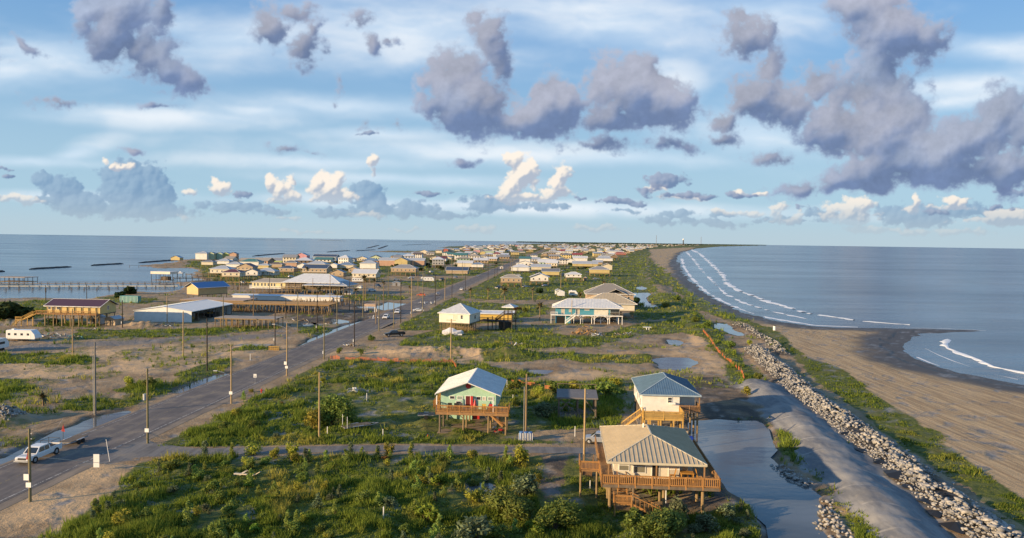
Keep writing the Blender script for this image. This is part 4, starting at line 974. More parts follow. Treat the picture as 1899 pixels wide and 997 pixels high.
def damaged():
    rt = house('big tan house with grey shingle roof and storm damaged upper walls', 1131, 573, 21, 17, 3.0, 3.8, 'hip', 4.2, mat_siding('tan_siding', (.40, .30, .21)), mat('grey_shingle', (.25, .23, .20), .85, 0, .15, 2), over=.8, npx=6, npy=4, ridge='x', pile_m=wood_pile,
         wins=(('f', -7.2, .9, 2.2, 1.7), ('f', 1.5, .3, 2.6, 1.9, None, curtain), ('f', 3.7, 1.1, 1.2, 1.5), ('f', 6.6, .4, 1.0, 2.4), ('f', 8.2, .4, 1.0, 2.4), ('f', -2.0, .8, 1.4, 1.5)))
    make_roof(rt, [tuple(p+Vector((2.6, -6.8, 6.8)) for p in f) for f in roof_faces('gable_y', 9, 5, 0, 2.2, .5)], mat('grey_shingle', (.25, .23, .20), .85), white_p)
    MB().add([(-1.4, -9.0, 6.8), (6.6, -9.0, 6.8), (2.6, -9.0, 8.8)], [(0, 1, 2)]).__class__
    MB().box(-10.8, 11, -10.6, -8.55, 2.7, 2.95).build('deck', wood_pile, rt)
    for x in rng_(7, -10.6, 10.8): MB().box(x-.12, x+.12, -10.5, -10.3, -.5, 2.7).build('deck_post', wood_pile, rt)
damaged()

def maroon():
    
    rt = house('long yellow stilt house with maroon roof and deck across its front', 136, 604, 18.4, 8.5, 4.0, 2.4, 'gable_x', 2.0, mat_siding('yellow_siding', (.58, .43, .16), .2), mat('maroon_metal_roof', (.085, .035, .045), .45, .1, .1), over=.6, npx=7, npy=3, joined=False, pr=.15,
         wins=(('f', -8.2, 1.2, .9, .9), ('f', -6.6, 1.2, .9, .9), ('f', -5.2, 1.2, .9, .9), ('r', 0, 1.0, 1.0, 1.3)))
    MB().box(-11.2, 9.2, -6.3, -4.29, 3.7, 3.95).build('deck', wood_deck, rt); railing(rt, (-11.2, -6.3), (9.2, -6.3), 3.95, wood_new, 1.05, 2.0, .25)
    for x in rng_(8, -8.4, 9.0): MB().box(x-.09, x+.09, -5.2, -5.0, 3.96, 6.3).build('porch_post', wood_pile, rt)
    for x in rng_(7, -8.4, 9.0):
        MB().box(x-.13, x+.13, -6.2, -5.94, -.5, 3.7).build('pile', wood_pile, rt)
        for s in (-1, 1): MB().beam((x, -6.07, 2.4), (x+s*1.2, -6.07, 3.6), .13).build('brace', wood_pile, rt)
    stairs(rt, (-11.2, -7.0, 3.9), (-15.2, -7.0, 1.9), 1.4, wood_yel); MB().box(-17.2, -15.2, -7.8, -6.2, 1.7, 1.9).build('landing', wood_yel, rt)
    railing(rt, (-17.2, -7.8), (-15.2, -7.8), 1.9, wood_yel, 1.0, 2, .3); stairs(rt, (-16.4, -7.9, 1.8), (-16.4, -10, .1), 1.2, wood_yel, rails=False)
    for x in (-17.1, -15.3, -13.2, -11.3): MB().box(x-.1, x+.1, -7.8, -7.6, -.5, 1.7 if x < -15 else 2.8).build('deck_post', wood_yel, rt)
maroon()
def barn():
    W, D = 20.8, 31; rt = thing('metal_barn', 'large pale metal boat barn with low blue white roof and open right side', 'barn', (0, 0, 0), -AX)
    x, y, z = at(302, 596.5); c_, s_ = math.cos(-AX), math.sin(-AX); rt.location = (x-s_*D/2, y+c_*D/2, 0)
    bm = mat_siding('pale_barn_metal', (.72, .73, .70), .35, True, .5); wl = MB(); ze, zp = 3.8, 5.3
    wl.add([(-W/2, -D/2, -.3), (W/2, -D/2, -.3), (W/2, -D/2, ze), (0, -D/2, zp), (-W/2, -D/2, ze)], [(0, 1, 2, 3, 4)]); wl.box(-W/2, -W/2+.1, -D/2+.01, D/2, -.3, ze); wl.box(-W/2+.11, W/2, D/2-.1, D/2, -.3, ze); wl.box(-W/2+.11, W/2, -D/2+.01, -D/2+.1, -.3, ze)
    wl.build('wall', bm, rt)
    make_roof(rt, [tuple(p+Vector((0, 0, ze+.05)) for p in f) for f in roof_faces('gable_y', W, D, 0, zp-ze, .25)], mat('pale_blue_metal_roof', (.50, .56, .62), .4, .2, .06), white_p, 1.0, ribs=True)
    for y_ in rng_(8, -D/2+.3, D/2-.3): MB().box(W/2-.2, W/2, y_-.1, y_+.1, -.3, ze-.05).build('post', wood_old, rt)
    rr = random.Random(5)
    for i in range(14):
        a = rr.uniform(2, W/2-1); b = rr.uniform(-D/2+2, D/2-2); s = rr.uniform(.5, 1.4)
        o = MB().box(-s, s, -s*.7, s*.7, 0, s*1.3).build('stored_crate', [wood_yel, wood_old, grey_m, blackm][i % 4], rt); o.location = (a, b, -.1)
barn()
def platform(label, pxl, pyl, W, D, z, top, nx_, ny_, brace=True):
    x, y, _ = at(pxl, pyl); rt = thing('timber_platform', label, 'platform', (x, y, 0), -AX, 'bare raised timber platforms')
    MB().box(-W/2, W/2, 0, D, z-.12, z).build('platform_top', top, rt); b = MB()
    for j in rng_(ny_, .3, D-.3): b.box(-W/2, W/2, j-.1, j+.1, z-.45, z-.125)
    b.build('beam', wood_pile, rt)
    for a in rng_(nx_, -W/2+.2, W/2-.2):
        for c in rng_(ny_, .3, D-.3): MB().cyl((a, c, -.6), (a, c, z-.45), .14, .14, 6).build('pile', wood_pile, rt)
    if brace:
        for i, a in enumerate(rng_(nx_, -W/2+.2, W/2-.2)):
            if i % 3 == 1:
                for s in (-1, 1): MB().beam((a, .15, z-1.5), (a+s*1.2, .15, z-.4), .12).build('brace', wood_pile, rt)
platform('long orange topped timber platform on many stilts behind the barn', 505, 580, 46, 12, 3.6, mat('orange_plywood', (.50, .27, .08), .8, 0, .25, .5), 18, 5)
platform('grey topped timber platform on short stilts beside the street', 453, 608, 20.5, 8, 3.2, mat('grey_plywood', (.34, .29, .24), .85, 0, .25, .5), 11, 3)
platform('timber platform with pale floor under the yellow blue roofed house', 392, 574, 27, 14, 4.0, mat('pink_plywood', (.46, .34, .25), .85, 0, .2, .5), 9, 4)
house('yellow gabled house with blue metal roof standing on a high timber platform', 357, 563, 8.2, 15, 4.3, 3.1, 'gable_y', 2.2, clamp_m('ochre_wall', (.50, .36, .17)), mat('blue_metal_roof', (.12, .21, .38), .4, .2, .08), over=.9, rz=R(-32), npx=3, npy=3)
def small_platform():
    rt = thing('timber_platform', 'old grey two level timber platform between the mint house and the blue roofed house', 'platform', at(1071, 776), -AX, 'bare raised timber platforms')
    for x in (-3.2, 0, 3.0):
        for y in (0, 3.2, 6.4): MB().box(x-.14, x+.14, y-.14, y+.14, -.6, 3.6).build('post', wood_old, rt)
    MB().box(-3.6, 3.4, -.4, 6.8, 3.45, 3.7).build('upper_floor', mat('grey_weathered_boards', (.17, .16, .155), .85, 0, .2, 2), rt)
    MB().box(-3.4, 3.2, -.3, 6.6, .25, .45).build('lower_floor', mat('grey_weathered_boards', (.17, .16, .155), .85), rt)
    for a, b in (((-3.1, 1.3), (-1.2, 3.3)), ((2.9, 1.3), (1.2, 3.3)), ((-3.0, 3.3), (-.2, 1.0))): MB().beam((a[0], -.1, a[1]), (b[0], -.1, b[1]), .16).build('brace', wood_old, rt)
    for x in (-3.5, 0.5, 3.3): MB().box(x-.05, x+.05, 6.6, 6.7, 3.7, 4.7).build('rail_post', wood_old, rt)
    MB().box(-3.5, 3.3, 6.6, 6.7, 4.6, 4.7).build('rail', wood_old, rt)
small_platform()

# ------------------------------------------------------------------ the town behind
WC = {'white': (.72, .70, .65), 'cream': (.66, .58, .40), 'yellow': (.58, .45, .15), 'tan': (.46, .33, .19), 'grey': (.40, .40, .39), 'pink': (.62, .26, .30), 'orange': (.50, .29, .18), 'red': (.42, .10, .07),
      'lime': (.38, .50, .14), 'green': (.34, .50, .36), 'blue': (.25, .38, .50), 'lightgreen': (.5, .58, .35), 'brown': (.25, .16, .09)}
RC = {'white': (.66, .66, .65), 'grey': (.28, .28, .275), 'silver': (.42, .45, .48), 'tan': (.37, .32, .24), 'navy': (.05, .075, .13), 'maroon': (.13, .035, .04), 'teal': (.06, .20, .18), 'blue': (.17, .26, .38), 'slate': (.17, .18, .20), 'red': (.34, .06, .05), 'brown': (.16, .11, .08)}
ROOFWORD = {'silver': 'silver metal', 'slate': 'dark slate'}
def mute(c, k=.80): g_ = sum(c)/3; return tuple((g_+(v-g_)*k)*.94 for v in c)
def wm(c): return mat('wall_'+c, mute(WC[c]), .65, 0, .12, .3)
def rm(c): return mat('roof_'+c, mute(RC[c], .85), .5, .1 if c in ('silver', 'white', 'blue') else 0, .10, .4)
SHAPE = {'hip': 'hip', 'gy': 'gabled', 'gx': 'gabled'}
def town_house(label, px, py, wpx, k, wc, rc, floor=2.8, wh=2.8, dep=None, rz=None, group='houses of the town', nwin=None, name='stilt_house', over=.6, rise=None):
    s = mpp(px, py); w = wpx*s; d = dep or min(max(w*.75, 7), 13)
    kk = {'hip': 'hip', 'gy': 'gable_y', 'gx': 'gable_x'}[k]; rise = rise or {'hip': min(w, d)*.22, 'gy': w*.22, 'gx': d*.22}[k]
    n = nwin if nwin is not None else max(2, int(w/3.2)); wins = []
    if s < .45:
        for i in range(n):
            q = -w/2+w*(i+.5)/n; wins.append(('f', q, .9, min(1.1, w/n*.5), 1.2))
        wins.append(('r', 0, .9, 1.2, 1.2))
        if wh > 4.5: wins += [('f', -w/2+w*(i+.5)/n, 3.8, min(1.1, w/n*.5), 1.2) for i in range(n)]
        if wh > 7: wins += [('f', -w/2+w*(i+.5)/n, 6.6, min(1.1, w/n*.5), 1.2) for i in range(n)]
    rt = house(label, px, py, w, d, floor, wh, kk, rise, wm(wc), rm(rc), over=over, rz=rz, group=group, wins=wins, npx=max(3, int(w/3)), npy=3, name=name)
    if floor > 2 and s < .5:
        MB().box(-w/2-.5, w/2+.5, -d/2-1.8, -d/2-.05, floor-.3, floor-.05).build('deck', wood_pile, rt)
        rl = MB(); rl.box(-w/2-.5, w/2+.5, -d/2-1.8, -d/2-1.72, floor+.85, floor+.95)
        for q in rng_(max(4, int(w/.9)), -w/2-.45, w/2+.45): rl.box(q-.05, q+.05, -d/2-1.79, -d/2-1.73, floor-.05, floor+.86)
        rl.build('railing', white_p if random.random() < .4 else wood_pile, rt)
        pl = MB()
        for q in rng_(max(3, int(w/3)), -w/2-.3, w/2+.3): pl.box(q-.12, q+.12, -d/2-1.75, -d/2-1.5, -.6, floor-.3)
        pl.build('stilts', wood_pile, rt)
    return rt
T = [  # px, py, width px, roof kind, wall, roof, extra, label
 (325,486.5,17,'gy','yellow','silver',{}, 'small yellow gabled cottage at the seaward tip of the left peninsula'),
 (373,483,22,'hip','white','silver',dict(wh=7.5,floor=1.5),'tall white condominium at the left end of the colourful row by the bay'),
 (391,483,12,'gy','lightgreen','grey',dict(wh=7.5,floor=1.5),'tall green and beige condominium second from the left in the bay row'),
 (407,483,11,'gy','green','silver',dict(wh=7.5,floor=1.5),'tall pale green condominium in the middle of the colourful bay row'),
 (418.5,483,11,'gy','lime','silver',dict(wh=7.5,floor=1.5),'tall lime yellow condominium beside the red one in the bay row'),
 (432,483.5,13,'gy','orange','slate',dict(wh=7.5,floor=1.5),'tall orange red condominium at the right end of the bay row'),
 (384,496,22,'hip','cream','slate',{},'cream house with dark slate hip roof left of the peninsula cluster'),
 (412,494,26,'hip','white','silver',{},'white house with big silver hip roof in front of the condominium row'),
 (432,501,26,'hip','white','silver',{},'white house with silver hip roof beside the maroon roofed houses'),
 (407,513,36,'hip','cream','silver',dict(wh=3.2),'wide cream house with silver grey hip roof above the bay inlet'),
 (428,520,34,'hip','cream','maroon',{},'cream house with dark maroon hip roof right above the inlet'),
 (454,507,30,'gy','tan','maroon',{},'tan house with maroon gabled roof on the peninsula'),
 (462,497,36,'hip','white','teal',dict(wh=3.5),'house with large teal green hip roof behind the red gabled one'),
 (466,518,24,'gy','white','brown',{},'small white gabled house with brown roof edges on dark stilts'),
 (492,517,34,'hip','cream','silver',{},'cream house with silver blue roof above the long cream house'),
 (488,503,20,'hip','yellow','silver',{},'small yellow green house with silver hip roof on the peninsula'),
 (504,490,38,'gx','lime','grey',dict(wh=3.5,floor=1),'long lime green building by the bay shore'),
 (511,501,24,'hip','tan','brown',{},'tan house under a brown hip roof beside the orange tan house'),
 (538,499,24,'hip','orange','slate',dict(wh=3.6),'orange tan house with slate hip roof in the middle of the left cluster'),
 (559,503,17,'gy','white','white',{},'tiny white gabled cottage below the orange tan house'),
 (531,510,28,'hip','tan','navy',{},'low house with navy hip roof behind the big white roof'),
 (585,500,36,'hip','white','silver',{},'white house with pale silver hip roof beside the palms'),
 (583,511,46,'gx','tan','navy',dict(wh=3.2),'wide tan house with big navy roof behind the white roofed lodge'),
 (617,502,16,'gy','white','white',{},'small white gabled house right of the navy roofed one'),
 (640,502,30,'hip','cream','blue',{},'cream house with grey blue hip roof behind the tan gabled house'),
 (654,511,16,'gy','tan','tan',{},'narrow tan gabled house with open front'),
 (625,519,24,'gy','tan','slate',{},'dark gabled house with lit porch left of the white raised house'),
 (682,503,30,'hip','white','silver',dict(wh=4.8),'two storey white grey house with silver hip roof'),
 (675,523,44,'gx','cream','white',dict(floor=3.4),'cream raised house with white metal roof beside the palm trees'),
 (558,484,22,'gy','pink','silver',dict(wh=6,floor=1.5),'pink two storey bayside inn with white cupola'),
 (602,485,44,'gx','navy' if False else 'blue','navy',dict(wh=5,floor=1.5),'long dark blue building beside the pink bayside inn'),
 (723,493,42,'gx','orange','silver',dict(wh=6,floor=.3,nwin=9,over=.4),'left orange wing of the yellow and orange motel'),
 (770,493,34,'gx','orange','silver',dict(wh=6,floor=.3,nwin=7,over=.4),'right orange wing of the yellow and orange motel'),
 (743.5,494.5,24,'gy','yellow','grey',dict(wh=6.6,floor=.3,nwin=2,over=.3,dep=16),'bright yellow gabled centre of the motel'),
 (722,510,34,'hip','tan','silver',dict(wh=3.2),'left half of the big tan raised lodge below the motel'),
 (748,511,46,'hip','tan','grey',dict(wh=3.2,floor=3.2),'big tan raised lodge with grey hip roof below the motel'),
 (786,472.5,20,'gy','cream','white',dict(),'cream gabled house on the canal spit beyond the motel'),
 (847,508,40,'gx','tan','navy',dict(floor=.5),'long low tan building with navy roof left of the street'),
 (862,497,28,'gx','cream','white',dict(floor=1.5,wh=4),'cream warehouse with broad white roof left of the street'),
 (885,500,22,'hip','white','blue',{},'white house with blue metal roof beside the warehouse'),
 (826,469.5,10,'gy','red','grey',dict(wh=6),'tall bright red house far off on the canal side'),
 (836,469.5,11,'gx','cream','tan',dict(wh=6),'tall cream house beside the far red one'),
 (884,470,12,'hip','pink','tan',dict(wh=5),'pink house with peach roof beyond the warehouse'),
 (895,474,10,'gy','yellow','tan',dict(wh=4),'small yellow gabled house beside the pink one'),
 (906,471,20,'hip','green','grey',dict(wh=4),'grey green house with grey hip roof beyond the warehouse'),
 (947.5,531.5,38,'hip','tan','tan',dict(floor=2.9,wh=3),'tan house with hip roof, white balcony and orange garage doors right of the street'),
 (1000,528,33,'gy','white','white',dict(floor=2.6,over=.9),'white house with broad low gable and dark stilts right of the street'),
 (965,505,34,'hip','white','white',dict(floor=1.5,wh=3.5),'white house with white hip roof right beside the street'),
 (1003,502,36,'gx','cream','silver',dict(floor=1.2),'long pale yellow house with silver roof behind the white gabled one'),
 (1021,512,32,'gx','yellow','slate',dict(floor=1.2,wh=3),'bright yellow house with slate roof behind the white gabled one'),
 (1020,489.5,46,'gx','white','white',dict(floor=1.0,nwin=8),'long white lodging block with a row of windows'),
 (1063.5,522,28,'hip','white','white',dict(floor=3.2,wh=2.2),'small white hip roofed cabin on tall curved stilts amid the grass'),
 (1085,498,46,'gx','yellow','silver',dict(floor=2.8,wh=2.8),'wide yellow raised house with two tiered white roof'),
 (1076,489,26,'gx','white','white',dict(floor=2.8,wh=5.2),'upper white tier house behind the wide yellow one'),
 (1112,512,36,'hip','yellow','grey',dict(floor=2.6,wh=3.4),'bright yellow house with grey hip roof near the dunes'),
 (1126,505,18,'gy','cream','tan',dict(floor=2.8,wh=4),'cream gabled house standing behind the bright yellow one by the dunes'),
 (1121,487,30,'hip','white','silver',dict(floor=2.8,wh=3.5),'white house with silver roof at the edge of the dunes'),
 (1150,474,22,'hip','red','red',dict(floor=2.6,wh=3.2),'bright red roofed house near the beach end of town'),
 (1140,471,34,'hip','white','silver',dict(floor=2.6,wh=4.4),'large white house with silver roof beside the red one'),
 (1168,463,20,'hip','white','white',dict(floor=2.6,wh=3.2),'white beach house at the far dune edge'),
]
for t in T:
    if t[7].startswith('left half'): continue
    town_house(t[7], *t[:6], **t[6])
def long_cream():
    rt = house('long cream house with tan roof on braced stilts left of the white roofed lodge', 511, 543.5, 26, 9, 3.0, 3.0, 'hip', 1.8, mat_siding('cream_yellow_siding', (.66, .56, .30), .2), rm('tan'), over=.6, ridge='x', npx=12, npy=3, joined=False, pr=.12,
        wins=[('f', q, .9, .9, 1.5) for q in (-11.6, -9.8, -7.6, -5.8, -4.0, -2.2, -.6, 3.2, 11)])
    MB().box(-13.6, 13.6, -6.2, -4.6, 2.7, 2.92).build('deck', white_p, rt); railing(rt, (-13.6, -6.1), (13.6, -6.1), 2.92, white_p, 1, 2.2, .3)
    for x in rng_(12, -13, 13):
        for s in (-1, 1): MB().beam((x, -4.3, 1.2), (x+s*1.1, -4.3, 2.6), .12).build('brace', wood_pile, rt)
long_cream()
def lodge():
    rt = house('big lodge with broad white hip roof and dark open verandah', 578, 545, 29, 15, 3.0, 3.2, 'hip', 4.4, mat('dark_verandah_wall', (.16, .13, .10), .7), white_roof, over=1.6, ridge='x', npx=11, npy=4)
    MB().box(-16, 16, -9.6, -7.6, 2.75, 2.95).build('deck', wood_pile, rt); railing(rt, (-16, -9.5), (16, -9.5), 2.95, wood_pile, 1, 2.6, .35)
    for x in rng_(10, -15.6, 15.6): MB().box(x-.12, x+.12, -9.4, -9.16, -.5, 6.1).build('post', wood_pile, rt)
    make_roof(rt, [tuple(p+Vector((8.5, -1, 5.0)) for p in f) for f in roof_faces('hip', 20, 17, 0, 3.3, 2.2, 'x')], rm('silver'), white_p)
lodge()
house('low white utility building with long pale roof behind the orange platform', 530, 558, 52, 6, .3, 2.0, 'gable_x', .5, wm('white'), mat('pale_blue_metal_roof', (.50, .56, .62), .4), over=.3, name='low_building', cat='building')
# cupolas on the colourful bay row stand on the roofs they belong to
# ---- far houses: small, one object each with wall, roof and stilts
rr = random.Random(21)
walls = ['white']*9+['cream']*5+['tan']*3+['grey']*2+['yellow', 'pink', 'green', 'blue', 'orange', 'lightgreen', 'brown']
roofs = ['white']*5+['silver']*6+['grey']*5+['tan']*3+['slate', 'maroon', 'teal', 'blue', 'brown', 'red']
used_ = [(t[0], t[1], t[2]) for t in T]
def far_mesh(k, seed):
    """shared shapes: unit footprint scaled per house"""
    pass
FAR = {}
def far_house(px, py):
    s = mpp(px, py); kind = rr.choice(['hip', 'hip', 'gable_y', 'gable_x']); wc = rr.choice(walls); rc = rr.choice(roofs); two = rr.random() < .3
    w = rr.uniform(11, 19); d = rr.uniform(9, 14)
    key = (kind, wc, rc, two, s > 1.2)
    x, y = G(px, py); lab = 'distant %s house with %s %s roof, '+('left' if x < road_x(y) else 'right')+' of the street, '+('near the horizon' if y > 2600 else 'far town' if y > 1500 else 'nearer town')
    lab = lab % (wc.replace('lightgreen', 'pale green'), ROOFWORD.get(rc, rc), 'hip' if kind == 'hip' else 'gabled')
    if key not in FAR:
        rt = thing('far_house', lab, 'house', (x, y, 0), -AX, '%s %s roofed %s houses of the far town' % (wc.replace('lightgreen', 'pale green'), rc, 'hip' if kind == 'hip' else 'gabled'))
        W, D, fl, wh = 12., 10., 2.8, 5.4 if two else 2.9; mb = MB(); mb.box(-W/2, W/2, -D/2, D/2, fl, fl+wh)
        if kind != 'hip': gable_wall(mb, kind, W, D, fl+wh, 2.4)
        mb.build('wall', wm(wc), rt); rf = MB()
        for E0, E1, T1, T0 in roof_faces(kind, W, D, fl+wh, 2.7, .8): rf.slab([E0, E1, T1] if (T1-T0).length < .03 else [E0, E1, T1, T0], .15)
        rf.build('roof', rm(rc), rt)
        wn = MB()
        for f_ in range(2 if two else 1):
            for q in (-4.2, -1.4, 1.4, 4.2): wn.box(q-.55, q+.55, -D/2-.05, -D/2-.003, fl+.9+f_*2.7, fl+2.2+f_*2.7)
        wn.build('windows', glass_d, rt)
        dk = MB(); dk.box(-W/2, W/2, -D/2-2.2, -D/2-.06, fl-.2, fl-.02); dk.box(-W/2, W/2, -D/2-2.2, -D/2-2.12, fl+.8, fl+.95); dk.build('deck', wood_pile, rt)
        piles(rt, rng_(5, -W/2+.2, W/2-.2), rng_(3, -D/2-2, D/2-.2), fl-.01, wood_pile, .16, joined=True); FAR[key] = rt; o = rt
    else: o = dup(FAR[key], (x, y, 0), -AX, lab)
    o.scale = (w/12, d/10, rr.uniform(.9, 1.15)); o.rotation_euler = (0, 0, -AX+rr.choice([0, 0, 0, .1, -.15, R(90)]))
    return o
cand = []
def in_poly(P, x, y):
    c = False
    for i in range(len(P)):
        a, b = P[i], P[(i+1) % len(P)]
        if (a[1] > y) != (b[1] > y) and x < (b[0]-a[0])*(y-a[1])/(b[1]-a[1])+a[0]: c = not c
    return c
town_px = [(360,486),(480,490),(600,487),(700,484),(800,476),(790,470),(860,463),(830,459.5),(900,456.8),(960,455),(1100,452.6),(1260,452.2),(1330,453.2),(1300,455),(1230,457.5),(1190,463),(1160,475),(1130,487),(1105,500),(1040,500),(960,498),(900,500),(860,500),(790,512),(690,505),(560,500),(470,500)]
canal = [(640,480),(700,467),(790,468),(800,474),(720,477)]
def too_close(px, py, w):
    s = mpp(px, py)
    for a, b, c_ in used_:
        if abs(a-px) < (w+c_)*.5*.8 and abs(b-py) < max(.8, (py-HOR(px))*.07): return True
    return False
n_far = 0; tries = 0
while n_far < 290 and tries < 40000:
    tries += 1
    px = rr.uniform(360, 1330); tt_ = 1.6*math.exp(rr.uniform(0, 3.55)); py = HOR(px)+tt_
    if not in_poly(town_px, px, py) or in_poly(canal, px, py): continue
    x, y = G(px, py)
    if abs(x-road_x(y)) < 15: continue
    w = 13/mpp(px, py)
    if too_close(px, py, w): continue
    used_.append((px, py, w)); far_house(px, py); n_far += 1

# past the 290 nearest houses the far end of the town is one mass
def far_mass():
    V = []; F = []; M_ = []; cols = ['white', 'cream', 'tan', 'grey', 'pink', 'blue']; mb = MB()
    for i in range(520):
        px = rr.uniform(820, 1330); py = HOR(px)+1.5*math.exp(rr.uniform(0, 2.5))
        if not in_poly(town_px, px, py) or in_poly(canal, px, py): continue
        x, y = G(px, py); w, d, h = rr.uniform(5, 9), rr.uniform(4, 7), rr.choice([3, 3, 5.5]); z = 2.8
        mb.mi = rr.choice([0, 0, 0, 1, 1, 2, 3]); mb.box(x-w, x+w, y-d, y+d, z, z+h); mb.mi = rr.choice([4, 4, 5, 5, 6]); t = z+h
        mb.add([(x-w-1, y-d-1, t), (x+w+1, y-d-1, t), (x+w+1, y+d+1, t), (x-w-1, y+d+1, t), (x-w*.4, y, t+2.8), (x+w*.4, y, t+2.8)], [(0, 1, 5, 4), (1, 2, 5), (2, 3, 4, 5), (3, 0, 4), (3, 2, 1, 0)])
        mb.mi = 7; mb.box(x-w, x+w, y-d, y-d+.3, 0, z)
    o = mb.build('far_houses', [wm('white'), wm('cream'), wm('tan'), wm('grey'), rm('white'), rm('silver'), rm('grey'), wood_old]); tag(o, 'dense mass of tiny pale houses at the far end of the town', 'houses', kind='stuff')
far_mass()

# ------------------------------------------------------------------ vegetation
def leaf_material(name, a, b, c, sub=0.35):
    m, N, L, bs = new_mat(name); k = node_kit(m)
    at_ = N.new('ShaderNodeAttribute'); at_.attribute_name = 'tint'; sp = N.new('ShaderNodeSeparateColor'); L.new(at_.outputs['Color'], sp.inputs[0])
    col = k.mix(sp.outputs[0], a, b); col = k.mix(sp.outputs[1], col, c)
    info = N.new('ShaderNodeObjectInfo'); hs = N.new('ShaderNodeHueSaturation'); L.new(col, hs.inputs['Color'])
    L.new(k.math('ADD', 0.487, k.math('MULTIPLY', info.outputs['Random'], 0.05)), hs.inputs['Hue']); L.new(k.math('ADD', 0.8, k.math('MULTIPLY', info.outputs['Random'], 0.45)), hs.inputs['Value'])
    L.new(hs.outputs[0], bs.inputs['Base Color']); bs.inputs['Roughness'].default_value = 0.75; bs.inputs['Specular IOR Level'].default_value = 0.15
    tr = N.new('ShaderNodeBsdfTranslucent'); L.new(hs.outputs[0], tr.inputs['Color']); mx = N.new('ShaderNodeMixShader'); mx.inputs[0].default_value = sub
    L.new(bs.outputs[0], mx.inputs[1]); L.new(tr.outputs[0], mx.inputs[2]); L.new(mx.outputs[0], N['Material Output'].inputs[0])
    return m
def raw_mesh(name, V, F3, tint=None):
    me = bpy.data.meshes.new(name); V = np.asarray(V, np.float32).reshape(-1, 3); F = np.asarray(F3, np.int32)
    me.vertices.add(len(V)); me.vertices.foreach_set('co', V.ravel()); me.loops.add(F.size); me.loops.foreach_set('vertex_index', F.ravel())
    n = F.shape[1]; me.polygons.add(len(F)); me.polygons.foreach_set('loop_start', np.arange(0, F.size, n, dtype=np.int32)); me.polygons.foreach_set('loop_total', np.full(len(F), n, np.int32)); me.update(calc_edges=True)
    if tint is not None:
        a = me.attributes.new('tint', 'FLOAT_COLOR', 'POINT'); a.data.foreach_set('color', tint.astype(np.float32).ravel())
    return me
def tint4(a, b): return np.stack([a, b, a*0, a*0+1], -1)
def tufts(P, H, Wd, nb, spread, seed, yellow, bias=0.0):
    """P (n,3) tuft positions, H heights, Wd blade widths: nb triangular blades each"""
    g = np.random.default_rng(seed); n = len(P); ang = g.uniform(0, 2*np.pi, (n, nb)); rad = g.uniform(0, 1, (n, nb))*spread[:, None]
    bx = P[:, 0, None]+np.cos(ang)*rad; by = P[:, 1, None]+np.sin(ang)*rad; bz = P[:, 2, None]-0.05+0*bx
    yaw = g.uniform(0, np.pi, (n, nb)); h = H[:, None]*g.uniform(.5, 1.15, (n, nb)); w = Wd[:, None]*g.uniform(.6, 1.3, (n, nb)); lean = g.uniform(-.4, .4, (n, nb, 2))*h[..., None]
    a = np.stack([bx-np.cos(yaw)*w, by-np.sin(yaw)*w, bz], -1); b = np.stack([bx+np.cos(yaw)*w, by+np.sin(yaw)*w, bz], -1); c = np.stack([bx+lean[..., 0]+np.cos(ang)*h*.2, by+lean[..., 1]+np.sin(ang)*h*.2, bz+h], -1)
    V = np.stack([a, b, c], 2).reshape(-1, 3); F = np.arange(len(V)).reshape(-1, 3)
    t = np.repeat(np.clip(g.normal(.45, .28, n)+bias, 0, 1), nb*3); y = np.repeat(np.clip(yellow, 0, 1), nb*3)
    return raw_mesh('grass', V, F, tint4(t, y))
m_grass = leaf_material('grass_blades', (0.080, 0.112, 0.016), (0.27, 0.30, 0.042), (0.36, 0.29, 0.07))
def scatter_grass():
    gr = GA[0]; nr, nc = gr.shape; g = np.random.default_rng(5)
    t, c = tess()
    colw = np.gradient(c); roww = np.gradient(t)
    wgt = np.clip(gr-.22, 0, 1)*roww[:, None]*colw[None, :]
    wgt[t > 640] = 0; wgt[:, (c < -80) | (c > 1990)] = 0; wgt[t < 16] = 0
    wgt[t < 60] *= 1.5
    p = (wgt/wgt.sum()).ravel(); idx = g.choice(nr*nc, 105000, p=p); i = idx//nc; j = idx % nc
    i2 = np.clip(i+1, 0, nr-1); j2 = np.clip(j+1, 0, nc-1); u = g.random(len(idx)); v = g.random(len(idx))
    def bl(A): return (A[i, j]*(1-u)+A[i, j2]*u)*(1-v)+(A[i2, j]*(1-u)+A[i2, j2]*u)*v
    P = np.stack([bl(GX), bl(GY), bl(GH)], -1); D = np.hypot(P[:, 0], P[:, 1])
    clump = fbm(P[:, 0]/3.2, P[:, 1]/3.2, 400, 4); big = fbm(P[:, 0]/14, P[:, 1]/14, 401, 3)
    ok = clump+gr[i, j]*.25 > 0.55
    P, D, clump, big = P[ok], D[ok], clump[ok], big[ok]
    H = (0.22+0.95*sstep(clump, .45, .75)+.25*sstep(big, .5, .7))*(0.85+D/900); mown = sdf(GP([(650,745),(800,735),(1010,765),(1060,850),(1110,850),(1110,945),(1000,940),(960,800),(700,800)]), P[:, 0], P[:, 1], 10) > 0
    strip7 = sdf(GRASS[8], P[:, 0], P[:, 1], 10) > -3; H = np.where(mown, H*.25, H); H = np.where(strip7, H*.42, H); Wd = 0.030+D*0.00034
    yel = sstep(fbm(P[:, 0]/6, P[:, 1]/6, 402, 4), .57, .75)*.8+g.normal(0, .08, len(P))
    yel = np.where(strip7, yel*.3+.25*(g.random(len(P)) > .7), yel)
    tint_low = strip7
    me = tufts(P, np.minimum(H, 1.7), Wd, 5, 0.10+D*0.0012, 8, yel, np.where(tint_low, -.42, 0)+(big-.5)*.6)
    o = bpy.data.objects.new('grass', me); C.objects.link(o); me.materials.append(m_grass)
    tag(o, 'clumped green and yellowish grass covering the lots, verges and dunes', 'grass', kind='stuff')
scatter_grass()

